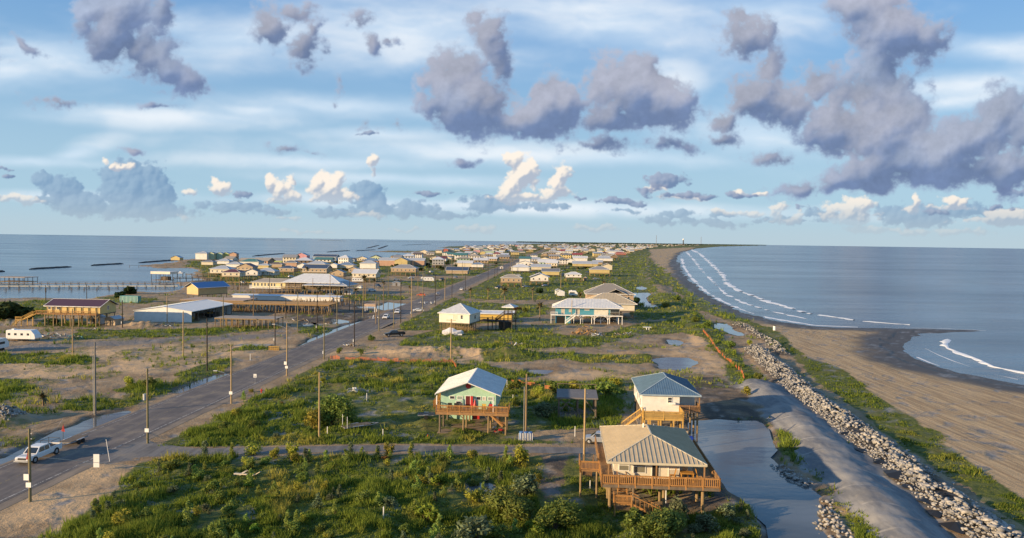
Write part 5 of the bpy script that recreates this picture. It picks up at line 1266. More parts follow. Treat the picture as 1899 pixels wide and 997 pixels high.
def bush_mesh(seed, nleaf, size, rx, ry, rz, lumps=7, tall=False):
    """leaves spread through lumpy clusters, with a few stems"""
    g = np.random.default_rng(seed); cs = []; rs = []
    for i in range(lumps):
        a = g.uniform(0, 2*np.pi); r = g.uniform(0, .75)**.7
        z = g.uniform(.25, .95) if not tall else (i+.5)/lumps
        k = 1-.45*z if not tall else 1.05-.75*z
        cs.append((math.cos(a)*r*rx*k*(0.6 if tall else 1), math.sin(a)*r*ry*k*(0.6 if tall else 1), z*rz*.8)); rs.append(g.uniform(.28, .5)*(k if tall else 1))
    cs = np.array(cs); rs = np.array(rs); pick = g.integers(0, lumps, nleaf)
    d = g.normal(0, 1, (nleaf, 3)); d /= np.linalg.norm(d, axis=1)[:, None]; rad = g.uniform(.45, 1.05, nleaf)[:, None]
    P = cs[pick]+d*rad*rs[pick][:, None]*np.array([rx, ry, rz*.75]); P[:, 2] = np.maximum(P[:, 2], .03)
    u = g.normal(0, 1, (nleaf, 3)); u[:, 2] *= .5; u /= np.linalg.norm(u, axis=1)[:, None]; w = np.cross(u, d+.3*g.normal(0, 1, (nleaf, 3))); w /= np.linalg.norm(w, axis=1)[:, None]+1e-6
    s = size*g.uniform(.6, 1.4, nleaf)[:, None]
    V = np.stack([P-u*s, P-w*s*.45, P+u*s, P+w*s*.45], 1).reshape(-1, 3); F = np.arange(len(V)).reshape(-1, 4)
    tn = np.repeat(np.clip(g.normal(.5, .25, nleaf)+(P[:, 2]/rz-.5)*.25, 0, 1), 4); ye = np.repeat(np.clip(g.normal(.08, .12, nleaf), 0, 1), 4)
    return raw_mesh('crown', V, F, tint4(tn, ye)), cs
m_bush = leaf_material('shrub_leaves', (0.065, 0.095, 0.02), (0.22, 0.27, 0.055), (0.38, 0.32, 0.08))
m_weed = leaf_material('weed_leaves', (0.14, 0.19, 0.04), (0.37, 0.44, 0.10), (0.48, 0.42, 0.12), .4)
m_sage = leaf_material('grey_green_leaves', (0.06, 0.08, 0.04), (0.22, 0.25, 0.13), (0.20, 0.20, 0.10))
m_lime = leaf_material('lime_leaves', (0.10, 0.17, 0.02), (0.24, 0.33, 0.04), (0.35, 0.33, 0.06))
m_gold = leaf_material('golden_leaves', (0.20, 0.20, 0.03), (0.42, 0.39, 0.06), (0.42, 0.27, 0.06))
m_dark = leaf_material('dark_tree_leaves', (0.014, 0.028, 0.010), (0.05, 0.075, 0.022), (0.09, 0.09, 0.03), .2)
m_rust = leaf_material('rusty_dry_leaves', (0.15, 0.08, 0.03), (0.30, 0.17, 0.06), (0.20, 0.16, 0.06))
m_bark = mat('bark', (0.12, 0.085, 0.055), 0.9, 0, .3, 3)
SHR = {}
def shrub_proto(kind, v):
    key = (kind, v)
    if key in SHR: return SHR[key]
    g = {'shrub': (900, .11, 1, 1, 1.3, 8, False, m_bush), 'sage': (900, .10, 1, 1, 1.2, 8, False, m_sage), 'lime': (500, .15, 1, 1, 1.0, 6, False, m_lime), 'gold': (800, .10, .9, .9, 1.4, 7, False, m_gold),
         'weed': (700, .085, .85, .85, 1.9, 11, True, m_weed), 'sageweed': (700, .08, .8, .8, 1.8, 11, True, m_sage), 'rust': (500, .10, 1, 1, .8, 6, False, m_rust), 'tree': (1100, .22, 1, 1, 1.1, 12, False, m_dark), 'big': (6500, .055, 1, 1, 1.0, 18, False, m_bush), 'far': (260, .20, 1, 1, .9, 8, False, m_dark)}[kind]
    me, cs = bush_mesh(hash_(kind)+v*13, *g[:7]); me.materials.append(g[7])
    st = MB()
    for c in cs[:6]: st.cyl((0, 0, -.15), (c[0]*.8, c[1]*.8, c[2]), .035, .012, 5)
    sm_ = bpy.data.meshes.new('stem'); sm_.from_pydata(st.v, [], st.f); sm_.materials.append(m_bark)
    SHR[key] = (me, sm_); return SHR[key]
def hash_(s): return sum(ord(c)*(i+7) for i, c in enumerate(s))
def shrub(kind, v, loc, sc, label, group=None, name='shrub', cat='bush', stems=True, rz=None):
    me, sm_ = shrub_proto(kind, v); r = bpy.data.objects.new(name, None); C.objects.link(r); r.location = loc; r.scale = sc if isinstance(sc, tuple) else (sc, sc, sc); r.rotation_euler = (0, 0, random.uniform(0, 6.28) if rz is None else rz)
    tag(r, label, cat, group); o = bpy.data.objects.new('crown', me); C.objects.link(o); o.parent = r
    if stems: o = bpy.data.objects.new('stem' if cat == 'bush' else 'trunk', sm_); C.objects.link(o); o.parent = r
    return r
def bushes():
    x, y, z = at(612, 795); shrub('big', 1, (x, y+2, z), (3.9, 3.2, 4.6), 'largest dark green shrub beside the lone pole in the middle lot', rz=0)
    x, y, z = at(580, 800); shrub('gold', 1, (x, y+1, z), (2.2, 2.0, 2.4), 'yellow green shrub in front of the largest dark shrub')
    x, y, z = at(1232, 1000); shrub('big', 2, (x, y, z), (4.6, 2.6, 3.0), 'wide olive shrub at the foot of the nearest house', rz=1)
    x, y, z = at(1260, 970); shrub('sage', 2, (x, y, z), (1.6, 1.4, 2.4), 'tall pale weedy shrub under the nearest deck')
    x, y, z = at(965, 862); shrub('gold', 2, (x, y, z), (2.1, 1.8, 2.0), 'golden green shrub leaning on the old post by the driveway')
    x, y, z = at(940, 965); shrub('big', 3, (x, y, z), (4.2, 3.2, 3.2), 'sprawling sage and olive thicket left of the bare dirt patch', rz=2)
    x, y, z = at(975, 920); shrub('sage', 1, (x, y, z), (2.4, 2.0, 2.2), 'grey green bush above the sprawling thicket')
    x, y, z = at(1010, 775); shrub('sage', 3, (x, y, z), (2.6, 2.2, 2.2), 'grey blue round bush left of the old timber platform')
    x, y, z = at(1030, 985); shrub('big', 4, (x, y, z), (3.6, 2.2, 2.8), 'broad leafy shrub at the bottom edge below the dirt patch', rz=.5)
    x, y, z = at(790, 962); shrub('lime', 1, (x, y, z), (2.6, 1.8, 1.9), 'bright lime broad leaved banana clump in the front field', name='banana_clump')
    x, y, z = at(990, 1000); shrub('lime', 2, (x, y, z), (1.8, 1.4, 1.5), 'second lime broad leaved clump at the bottom edge')
    x, y, z = at(880, 1010); shrub('sage', 2, (x, y, z), (3.0, 2.2, 2.4), 'grey green bush below the banana clump')
    for px, py, k, s, lab in ((1100,735,'shrub',2.6,'dark bush directly behind the old timber platform'),(1130,738,'shrub',3.2,'dark round bush against the white side wall'),(1065,728,'gold',2.4,'yellow topped bush behind the left post of the old platform'),(1000,735,'gold',2.2,'yellow orange bush at the end of the orange fence'),
                             (1140,715,'gold',2.0,'yellow bush above the dark round one'),(1030,730,'shrub',2.2,'green bush between the orange fence and old platform'),(955,722,'shrub',2.0,'pale green bush right of the mint roof'),(1178,990,'shrub',1.8,'low dark bush left of the nearest stair'),
                             (1310,985,'sage',1.8,'thin grey bush right of the nearest house'),(1350,965,'sage',1.6,'pale weed clump on the bank of the pond'),(440,775,'gold',1.6,'yellow bush on the slope below the street'),(420,800,'shrub',1.6,'green bush in the left corner of the middle lot'),(470,800,'shrub',1.5,'round bush left of the lone pole'),
                             (1385,735,'gold',1.6,'bright bush at the end of the grassy dune'),(1355,645,'shrub',1.8,'green bush halfway along the orange dune fence'),(1310,610,'shrub',2.2,'green bush at the top of the orange dune fence'),(1290,600,'shrub',2.4,'wide green bush behind the dirt lot'),
                             (1405,712,'shrub',1.5,'bush on the dune tip beside the grey levee'),(1390,640,'gold',1.4,'yellow tuft among the rocks'),(240,720,'gold',1.8,'yellow reeds beside the left gravel lot'),(275,720,'shrub',1.8,'green reeds behind the first street puddle'),(690,632,'shrub',1.6,'small palm like shrub by the street puddle'),
                             (630,655,'shrub',1.3,'low green bush at the left end of the orange fence'),(668,656,'shrub',1.4,'low green bush behind the orange fence'),(1190,565,'gold',2.0,'yellow bush by the far pond'),(1255,560,'shrub',3.0,'green bush mass at the bend of the dunes'),(1235,570,'gold',2.6,'yellow green bush beside the dune bend'),
                             (960,575,'rust',2.6,'rusty red dry bush behind the far driveway'),(975,578,'shrub',2.0,'green bush beside the rusty one'),(945,602,'lime',1.4,'tall pale green weed in the middle grass')):
        x, y, z = at(px, py); shrub(k, hash_(lab) % 3, (x, y, z), (s, s*.9, s*random.uniform(.75, 1.0)), lab)
    # weeds and small shrubs standing in the front field and the middle lot
    rr = random.Random(9); n = 0
    A = GP([(270,866),(600,852),(980,850),(1000,905),(1000,995),(900,1060),(60,1060),(130,990),(200,930)]); B = GP([(330,822),(360,775),(470,722),(600,680),(800,690),(960,720),(1000,770),(800,735),(660,735),(600,822)]); D_ = GP([(1130,955),(1330,960),(1400,945),(1420,1040),(1130,1050)])
    words = {'weed': 'upright green weed bush', 'shrub': 'low rounded green shrub', 'sage': 'low grey green shrub', 'gold': 'small golden shrub', 'sageweed': 'upright pale grey green weed bush', 'lime': 'small lime green shrub', 'rust': 'small rusty dry shrub'}
    for poly, cnt, where in ((A, 190, 'front field'), (B, 50, 'middle lot'), (D_, 20, 'bank by the pond')):
        k = 0
        x0, y0 = poly.min(0); x1, y1 = poly.max(0)
        while k < cnt:
            x, y = rr.uniform(x0, x1), rr.uniform(y0, y1)
            if not in_poly(poly, x, y): continue
            kind = rr.choice(['weed']*9+['shrub']*3+['sage']*2+['sageweed']*4+['gold']*2+['lime', 'rust'] if where != 'bank by the pond' else ['sageweed', 'weed', 'sage']); s = rr.uniform(.6, 1.35)*(1 if where == 'front field' else .8)
            if kind == 'rust': s *= .7
            u_ = (x-x0)/(x1-x0); v_ = (y-y0)/(y1-y0); spot = ('left' if u_ < .33 else 'middle' if u_ < .66 else 'right')+' part of '+where+(', front edge' if v_ < .4 else ', street side' if v_ > .75 else '')
            shrub(kind, rr.randrange(3), (x, y, hz_(x, y)), (s, s, s*rr.uniform(.7, 1.1)), words[kind]+', '+spot, words[kind].replace(' bush', ' bushe')+'s of the '+where); k += 1
    for px, py in ((380,845),(430,843),(510,846),(540,843),(470,838),(720,842),(650,842),(700,845)):   # tall weeds at the kerb of the side street
        x, y, z = at(px, py+6); s = rr.uniform(1.1, 1.6); shrub(rr.choice(['weed', 'weed', 'sageweed', 'gold']), rr.randrange(3), (x, y, z), s, 'tall weed sprouting beside the lower edge of the side street', 'weeds along the side street')
bushes()
def tree_far():
    rr = random.Random(31); g = 0
    for px, py, s, lab in ((8,598,5.5,'dark spreading tree at the left edge by the bay'),(38,596,4.5,'dark tree beside the maroon roofed house'),(22,585,5,'dark tree behind the left edge ones'),(100,600,1.8,'green bush at the stair of the maroon roofed house'),(240,545,4,'green tree by the teal shipping container'),(222,552,3,'low tree left of the teal container'),
                         (480,488,4,'dark round tree in the left cluster'),(530,487,5,'dark tree left of the pink inn'),(1000,543,3,'dark shrub under the white gabled house'),(1150,560,4,'dark tree behind the tan hip roof'),(1160,575,3.5,'dark tree at the right end of the teal house'),(1178,560,3.2,'dark tree beside the far pond')):
        x, y, z = at(px, py); shrub('tree', rr.randrange(3), (x, y, z), (s, s, s*.9), lab, name='tree', cat='tree')
    n = 0
    while n < 230:
        px = rr.uniform(380, 1330); t_ = 1.5*math.exp(rr.uniform(0, 3.7)); py = HOR(px)+t_
        if not in_poly(town_px, px, py) and not (in_poly([(600,485),(860,485),(860,500),(600,500)], px, py)): continue
        if in_poly(canal, px, py): continue
        x, y = G(px, py)
        if abs(x-road_x(y)) < 14: continue
        s = rr.uniform(2.4, 5.0)*(1 if t_ > 8 else 1.5)
        shrub('far', rr.randrange(3), (x, y, 0), (s, s, s*rr.uniform(.8, 1.2)), 'dark green tree among the houses of the far town', 'trees among the far houses', name='tree', cat='tree', stems=t_ > 12); n += 1
    # the far wood on the horizon: one mass
    V = []; F = []; 
    for i in range(2600):
        px = rr.uniform(960, 1420); t_ = rr.uniform(1.0, 2.6); 
        if px > 1300: t_ = rr.uniform(1.0, 1.6)
        x, y = G(px, HOR(px)+t_); h = rr.uniform(9, 19); w = rr.uniform(25, 60)
        n0 = len(V)
        for a in range(5): V.append((x+math.cos(a*1.257)*w, y+math.sin(a*1.257)*w, 0))
        for a in range(5): V.append((x+math.cos(a*1.257+.5)*w*.7, y+math.sin(a*1.257+.5)*w*.7, h*rr.uniform(.5, 1)))
        V.append((x, y, h))
        for a in range(5):
            b = (a+1) % 5; F += [(n0+a, n0+b, n0+5+a), (n0+b, n0+5+b, n0+5+a), (n0+5+a, n0+5+b, n0+10)]
    me = raw_mesh('far_wood', V, F, tint4(np.random.default_rng(1).random(len(V)), np.zeros(len(V)))); me.materials.append(m_dark)
    o = bpy.data.objects.new('far_wood', me); C.objects.link(o); tag(o, 'dark band of woodland along the horizon behind the town', 'wood', kind='stuff')
tree_far()
def palm_proto(seed):
    g = random.Random(seed); fr = MB()
    for k in range(15):
        a = k*2.4+g.uniform(-.2, .2); el = R(g.uniform(-25, 65)); L_ = g.uniform(1.4, 2.0); p = Vector((0, 0, 0)); d = Vector((math.cos(a)*math.cos(el), math.sin(a)*math.cos(el), math.sin(el))); sd = Vector((-math.sin(a), math.cos(a), 0))
        pts = [p]
        for q in range(4): pts.append(pts[-1]+d*L_/4); d = (d-Vector((0, 0, .28))).normalized()
        for q in range(4):
            w = [.12, .32, .30, .16, .02]; A, B = pts[q], pts[q+1]
            fr.add([A-sd*w[q]-Vector((0,0,w[q]*.4)), A, B, B-sd*w[q+1]-Vector((0,0,w[q+1]*.4))], [(0, 1, 2, 3)]); fr.add([A, A+sd*w[q]-Vector((0,0,w[q]*.4)), B+sd*w[q+1]-Vector((0,0,w[q+1]*.4)), B], [(0, 1, 2, 3)])
    me = bpy.data.meshes.new('crown'); me.from_pydata(fr.v, [], fr.f); return me
m_frond = mat('palm_frond', (0.085, 0.085, 0.03), .7, 0, .4, 3, col2=(.22, .17, .07))
PALM = [palm_proto(s) for s in range(3)]
for p_ in PALM: p_.materials.append(m_frond)
tm = MB().cyl((0, 0, -.3), (0, 0, 1), .2, .15, 7); TRK = bpy.data.meshes.new('trunk'); TRK.from_pydata(tm.v, [], tm.f); TRK.materials.append(mat('palm_bark', (.24, .17, .10), .9, 0, .3, 3))
def palm(px, top, base, lab, s=1.2):
    x, y, z = at(px, base); h = (base-top)*mpp(px, base); r = thing('palm_tree', lab, 'palm tree', (x, y, z), random.uniform(0, 6)); 
    t = bpy.data.objects.new('trunk', TRK); C.objects.link(t); t.parent = r; t.scale = (1, 1, h)
    c = bpy.data.objects.new('crown', random.choice(PALM)); C.objects.link(c); c.parent = r; c.location = (0, 0, h); c.scale = (s, s, s)
for a in ((1001,567,594,'leafy palm in the grass between the cream and teal houses',1.5),(936,539,560,'dark bushy palm behind the deck tower',2.0),(988,536,556,'ragged orange palm right of the dark bushy palm',1.2),(905,536,556,'rusty palm left of the dark bushy palm',1.2),(872,538,556,'rusty palm nearest the street',1.2),
          (565,536,553,'orange crowned palm at the right end of the orange platform',1.6),(592,537,556,'green palm beside the orange crowned one',1.6),(660,538,558,'lone palm right of the lodge',1.6),(675,515,556,'tall palm pair member with thick crown beside the cream raised house',1.6),(678,520,556,'shorter palm of the pair beside the cream raised house',1.3),
          (711,521,568,'tall bare topped palm right of the puddled lot',1.0),(569,498,530,'palm behind the big white roof',1.5),(760,533,545,'small dead palm in the lot by the motel',1.0),(1120,523,540,'palm in front of the damaged tan house',1.6),(1076,546,560,'palm beside the white shed',1.4),(694,520,540,'thin palm near the white trailer',1.2),(80,737,752,'stubby dead palm stump with brown fronds in the left lot',.9)):
    palm(a[0], a[1], a[2], a[3], a[4])

# ------------------------------------------------------------------ rocks of the sea defence
def rock_mesh(seed, n=1):
    import bmesh
    b = bmesh.new(); bmesh.ops.create_icosphere(b, subdivisions=n, radius=1); g = random.Random(seed)
    cut = [(Vector((g.uniform(-1, 1), g.uniform(-1, 1), g.uniform(-1, 1))).normalized(), g.uniform(.3, .68)) for _ in range(7)]
    for v in b.verts:
        v.co *= g.uniform(.85, 1.15)
        for nrm, d in cut:
            k = v.co.dot(nrm)
            if k > d: v.co -= nrm*(k-d)*.85
        v.co.x *= 1.15; v.co.z *= .75
    V = np.array([v.co[:] for v in b.verts]); F = np.array([[v.index for v in f.verts] for f in b.faces]); b.free(); return V, F
m_rock, N_, L_, b_ = new_mat('limestone'); k_ = node_kit(m_rock); nn_ = k_.noise(k_.pos, .8, 6, .75); n2_ = k_.noise(k_.pos, 9, 4, .6)
L_.new(k_.mix(k_.math('MULTIPLY', k_.ss(n2_, .5, .7), .5), k_.mix(k_.ss(nn_, .35, .65), (.16, .158, .15), (.42, .40, .365)), (.09, .08, .07)), b_.inputs['Base Color']); b_.inputs['Roughness'].default_value = .9
def riprap():
    g = np.random.default_rng(4); protos = [rock_mesh(i, 1) for i in range(8)]; low = [(V, F) for V, F in protos]
    def along(P, n, lo, hi, t0=0., t1=1.):
        sl_ = np.hypot(*(P[1:]-P[:-1]).T); cum = np.concatenate([[0], np.cumsum(sl_)])/sl_.sum(); t = t0+(t1-t0)*g.random(n)**.8
        x = np.interp(t, cum, P[:, 0]); y = np.interp(t, cum, P[:, 1]); e = 1e-3; dx = np.interp(t+e, cum, P[:, 0])-np.interp(t-e, cum, P[:, 0]); dy = np.interp(t+e, cum, P[:, 1])-np.interp(t-e, cum, P[:, 1]); l = np.hypot(dx, dy)+1e-9
        o = g.uniform(lo, hi, n)+g.normal(0, .3, n); return x+dy/l*o, y-dx/l*o, o
    x1, y1, o1 = along(ROCKL, 8200, -3.5, 3.1); x2, y2, o2 = along(ROCK2, 520, -2.0, 2.0)
    xs = np.concatenate([x1, x2]); ys = np.concatenate([y1, y2])
    gap = fbm(xs/2.6, ys/2.6, 500, 3); pile = sstep(fbm(xs/7, ys/7, 501, 3), .42, .6)
    keep = (gap > np.where(np.concatenate([o1, o2]) < -1, .44, .36)) | (np.concatenate([o1, o2]) > 1.6); xs, ys, pile = xs[keep], ys[keep], pile[keep]; oo = np.concatenate([o1, o2])[keep]
    zs = terrain(xs, ys)+g.uniform(0, .45, len(xs))*(1-np.clip(np.abs(oo)/4, 0, 1))*(0.5+pile)*1.6
    sc = (.11+.27*g.random(len(xs))**2.0)*(1+.25*pile)*np.where(oo > 1.5, .75, 1.15); yaw = g.uniform(0, 6.28, len(xs)); tilt = g.uniform(-.5, .5, len(xs)); D = np.hypot(xs, ys)
    order = np.argsort(-(sc/D)); rt = thing('rock_breakwater', 'long band of broken pale limestone rocks between the grey levee and beach', 'rocks', (float(xs.mean()), float(ys.mean()), 0))
    meshes = []
    for V, F in protos:
        me = raw_mesh('rock', V, F); me.materials.append(m_rock); meshes.append(me)
    for q in order[:290]:
        o = bpy.data.objects.new('rock', meshes[q % 8]); C.objects.link(o); o.parent = rt; o.location = (xs[q]-rt.location.x, ys[q]-rt.location.y, zs[q]); o.rotation_euler = (tilt[q], tilt[q]*.7, yaw[q]); o.scale = (sc[q]*1.35, sc[q]*1.0, sc[q]*.95)
    def joined(idx, xs, ys, zs, sc, yaw):
        Vs = []; Fs = []; n = 0
        for q in idx:
            V, F = protos[q % 8]; c, s = math.cos(yaw[q]), math.sin(yaw[q]); W = V*sc[q]; W = np.stack([W[:, 0]*c-W[:, 1]*s+xs[q], W[:, 0]*s+W[:, 1]*c+ys[q], W[:, 2]+zs[q]], -1); Vs.append(W); Fs.append(F+n); n += len(V)
        return np.concatenate(Vs), np.concatenate(Fs)
    V, F = joined(order[290:], xs, ys, zs, sc, yaw); V[:, 0] -= rt.location.x; V[:, 1] -= rt.location.y
    me = raw_mesh('rock_rubble', V, F); me.materials.append(m_rock); o = bpy.data.objects.new('rock_rubble', me); C.objects.link(o); o.parent = rt; o['kind'] = 'stuff'
    # loose rocks on the pond bank
    for nm, lab, P, n, w in (('rock_bank', 'small heap of pale rocks on the right bank of the pond', [(1432,858),(1452,872),(1478,893),(1500,898)], 150, 1.3), ('rock_bank', 'loose grey rocks at the lower right bank of the pond', [(1515,925),(1530,960),(1560,1000)], 120, 1.6), ('rubble_heap', 'grey heap of broken concrete at the left edge of the lot', [(-30,785),(0,778),(35,780)], 220, 1.8)):
        PP = GP(P); x, y, o_ = along(PP, n, -w, w); z = terrain(x, y)+g.uniform(0, .5, n)*(1-np.abs(o_)/w*.8); s = g.uniform(.14, .36, n)
        V, F = joined(range(n), x, y, z, s, g.uniform(0, 6, n)); me = raw_mesh(nm, V, F); me.materials.append(m_rock); o = bpy.data.objects.new(nm, me); C.objects.link(o); tag(o, lab, 'rocks', kind='stuff')
    # torn black liner showing between the rocks
    bl = mat('black_liner', (.012, .012, .013), .55)
    for i, (px, py, s) in enumerate(((1475,712,1.0),(1512,745,.8),(1568,805,1.0),(1595,835,1.2),(1632,858,1.3),(1668,884,2.0),(1690,905,1.2),(1715,930,1.4),(1735,950,1.2),(1772,975,1.8),(1420,668,1.0))):
        x, y = G(px, py, .5); z = hz_(x, y); r3 = random.Random(i); mb = MB(); n = 9
        mb.add([(0, 0, .30*s)]+[(math.cos(k*6.283/n)*s*r3.uniform(.5, 1.1), math.sin(k*6.283/n)*s*r3.uniform(.6, 1.5), r3.uniform(-.15, .25)) for k in range(n)], [(0, 1+k, 1+(k+1) % n) for k in range(n)])
        o = mb.build('liner_flap', bl, None, (x, y, z)); tag(o, 'torn flap of black liner between the grey levee and rocks', 'liner', 'torn flaps of black liner')
riprap()

# ------------------------------------------------------------------ poles
pole_t = [mat('pole_brown', (.24, .165, .09), .8, 0, .25, 1), mat('pole_olive', (.20, .17, .085), .8, 0, .25, 1), mat('pole_dark', (.045, .035, .028), .85, 0, .3, 1), mat('pole_light', (.38, .27, .14), .8, 0, .2, 1), mat('pole_grey', (.20, .185, .165), .85, 0, .2, 1)]
def pole(px, top, base, tone, lab, extras='', r=None, group='utility poles'):
    x, y, z = at(px, base); h = (base-top)*mpp(px, base)*1.0; r = r or .16
    rt = thing('utility_pole', lab, 'pole', (x, y, z), -AX, group); MB().cyl((0, 0, -.5), (0, 0, h), r, r*.72, 10).build('pole', pole_t[tone], rt)
    if 'a' in extras:                                               # street lamp arm to the left
        q = h*(.55 if 'A' in extras else .97); mb = MB(); mb.cyl((0, 0, q-.9), (-1.6, 0, q-.25), .04, .035, 6); mb.cyl((-1.6, 0, q-.25), (-2.7, 0, q), .035, .03, 6); mb.build('lamp_arm', grey_m, rt)
        mb = MB(); mb.box(-3.3, -2.6, -.13, .13, q-.06, q+.06); mb.build('lamp_head', mat('lamp_grey', (.5, .5, .5), .5), rt)
    if 't' in extras: MB().cyl((-.42, 0, h*.58), (-.42, 0, h*.66), .24, .24, 10).build('transformer', mat('transformer_grey', (.45, .46, .45), .5), rt)
    if 's' in extras: MB().box(-.30, .30, -.26, -.20, 1.7, 2.25).build('sign', white_p, rt)
    if 'S' in extras: MB().box(-.55, .05, -.26, -.2, 2.5, 3.2).build('sign', white_p, rt)
    if 'm' in extras: MB().box(-.36, -.12, -.2, .2, 1.4, 2.1).build('meter_box', mat('meter_grey', (.6, .6, .58), .5), rt)
    if 'c' in extras: MB().beam((-1.2, -.2, h*.97), (1.2, -.2, h*.97), .12).build('crossarm', pole_t[tone], rt)
    if 'p' in extras: MB().cyl((-.33, 0, -.4), (-.33, 0, h*.8), .06, .06, 6).build('conduit', grey_m, rt)
    for q in (h*.93, h*.86): MB().cyl((.14, 0, q), (.30, 0, q), .05, .05, 6).build('insulator', grey_m, rt)
    return rt, h
for a in ((56,793,930,1,'nearest brown pole at the lower left with two white notices','sS'),(177,632,768,4,'thick grey pole with steel conduit behind the roadside puddle','p'),(274,682,822,1,'olive pole with transformer and notice at the side street corner','ts'),
          (135,572,655,3,'yellowish pole in front of the maroon roofed house',''),(340,577,659,3,'yellowish pole in front of the metal barn',''),(384,590,688,2,'dark pole rising from the weeds left of the street',''),(429,638,748,3,'pole with white notices and low street lamp beside the street','aAs'),
          (532,598,697,3,'light pole with a lamp arm and white boxes at the street edge','asS'),(601,583,666,1,'olive pole at the left end of the orange fence','m'),(510,565,640,2,'dark pole beside the wooden pallets','m'),(552,540,615,1,'tall olive pole at the end of the grey platform',''),(588,545,615,2,'dark pole with white meter box by the puddled lot','m'),
          (657,558,643,2,'dark pole with white meter box right of the street','m'),(673,516,587,1,'pole in the puddled lot left of the street',''),(625,534,602,1,'olive pole between the dark poles left of the street',''),(702.6,551,613,1,'brown pole on the right verge near the small puddle',''),(743,517,598,2,'two toned pole with crossarm by the parked cars','c'),
          (763,513,588,3,'light brown pole right of the parked cars','m'),(784,498,579,1,'olive pole on the right verge beyond the cars','m'),(807,508,566,2,'dark pole with white meter on the right verge','m'),(825,513,556,3,'pale thick pole on the right verge',''),(838,500,551,2,'thin dark pole beside the pale one',''),
          (863,506,538,2,'dark pole where the verge narrows',''),(592,690,815,3,'lone yellow pole in the middle lot',''),(975,692,812,0,'brown pole with thin white pipe rising behind the blue bins','p'),(1083,722,858,3,'bright yellow brown pole left of the nearest house',''),(836,590,665,3,'thin pole in front of the cream stilt house','c'),
          (227,556,607,2,'dark pole with white meter between the barn and maroon roofed house','m'),(85,528,560,2,'thin dark pole behind the maroon roof on the left',''),(161,527,560,2,'thin dark pole behind the maroon roof on the right',''),(414,548,611,1,'olive pole at the left end of the grey platform',''),(580,516,547,0,'pole in front of the white roofed lodge',''),
          (444,520,550,3,'pole left of the long cream house',''),(905,470,520,2,'dark pole at the far bend of the street',''),(922,474,512,2,'dark pole on the far right verge',''),(1040,505,534,3,'pale pole right of the small white cabin',''),(697,547,600,0,'thin brown pole beside the street junction',''),(637,530,552,0,'pole in the lot right of the lodge','')):
    pole(a[0], a[1], a[2], a[3], a[4], a[5])
LINE = [(56,793,930),(274,682,822),(429,638,748),(532,598,697),(601,583,666),(702.6,551,613),(763,513,588),(784,498,579),(825,513,556)]
cab = mat('black_cable', (.02, .02, .02), .6)
for (a, b) in zip(LINE[:-1], LINE[1:]):
    p, q = at(a[0], a[2]), at(b[0], b[2]); h0, h1 = (a[2]-a[1])*mpp(a[0], a[2]), (b[2]-b[1])*mpp(b[0], b[2])
    for k_w, off in enumerate((.25, 1.3)):
        mb = MB(); P0 = Vector((p[0]+.2, p[1], p[2]+h0-off)); P1 = Vector((q[0]+.2, q[1], q[2]+h1-off)); pts = [P0.lerp(P1, t/10)-Vector((0, 0, .9*4*(t/10)*(1-t/10))) for t in range(11)]
        for u_, v_ in zip(pts[:-1], pts[1:]): mb.cyl(u_, v_, .014, .014, 4)
        tag(mb.build('overhead_cable', cab), ('upper' if k_w == 0 else 'lower')+' sagging cable between poles along the street', 'cable', 'cables along the street')
rr = random.Random(12); pr_, ph = None, 0
for i in range(60):
    s = 560+i*45+rr.uniform(-8, 8); side = 1 if i % 2 else -1; x, y = rp(s, side*rr.uniform(8, 11))
    k = thing('utility_pole', 'thin utility pole along the far part of the straight street', 'pole', (x, y, 0), 0, 'poles along the far street'); MB().cyl((0, 0, -.3), (0, 0, rr.uniform(9, 11.5)), .17, .12, 6).build('pole', pole_t[rr.choice([0, 1, 2, 2])], k)
for i in range(46):
    px = rr.uniform(560, 1110); py = HOR(px)+rr.uniform(26, 62)
    if in_poly(canal, px, py) or not in_poly([(430,555),(500,500),(620,490),(860,480),(1130,480),(1130,505),(960,520),(880,520),(770,540),(640,545)], px, py): continue
    x, y = G(px, py)
    if abs(x-road_x(y)) < 12: continue
    k = thing('utility_pole', 'thin pole standing among the town houses', 'pole', (x, y, 0), 0, 'poles among the town houses'); MB().cyl((0, 0, -.3), (0, 0, rr.uniform(8, 11)), .17, .12, 6).build('pole', pole_t[rr.choice([0, 1, 2, 3])], k)
def wire(p, q, sag, r, m, name, lab, cat='cable'):
    mb = MB(); P = Vector(p); Q = Vector(q); pts = [P.lerp(Q, t/8)-Vector((0, 0, sag*4*(t/8)*(1-t/8))) for t in range(9)]
    for a, b in zip(pts[:-1], pts[1:]): mb.cyl(a, b, r, r, 4)
    tag(mb.build(name, m), lab, cat)
A_ = at(56, 930); B_ = at(117, 806); hA = 137*mpp(56, 930)
rope = mat('pale_rope', (.5, .46, .38), .8)
wire((A_[0], A_[1], hA*.98), (B_[0], B_[1], 2.4), 1.2, .02, rope, 'marker_rope', 'pale sagging rope with red flags beside the white pickup')
wire((A_[0]-9, A_[1]+2, 5.2), (A_[0]+8, A_[1]+12, .1), .0, .025, rope, 'guy_wire', 'pale guy wire slanting down across the road at the lower left')
for px, py, lab in ((117, 806, 'red safety marker flag on a post in the roadside puddle'), (52, 870, 'red safety flag hanging by the nearest brown pole')):
    x, y, z = at(px, py); t = thing('marker_flag', lab, 'flag', (x, y, z), 0, 'red flags'); 
    MB().cyl((0, 0, 0), (0, 0, 2.5), .04).build('post', wood_old, t); MB().add([(0, 0, 2.5), (-.22, 0, 1.2), (.25, .05, 1.3), (.05, -.1, 2.4)], [(0, 1, 2, 3)]); f = MB(); f.slab([(.03, -.02, 2.45), (-.25, -.02, 1.3), (.28, -.02, 1.2)], .03); f.build('flag_cloth', red_p, t)

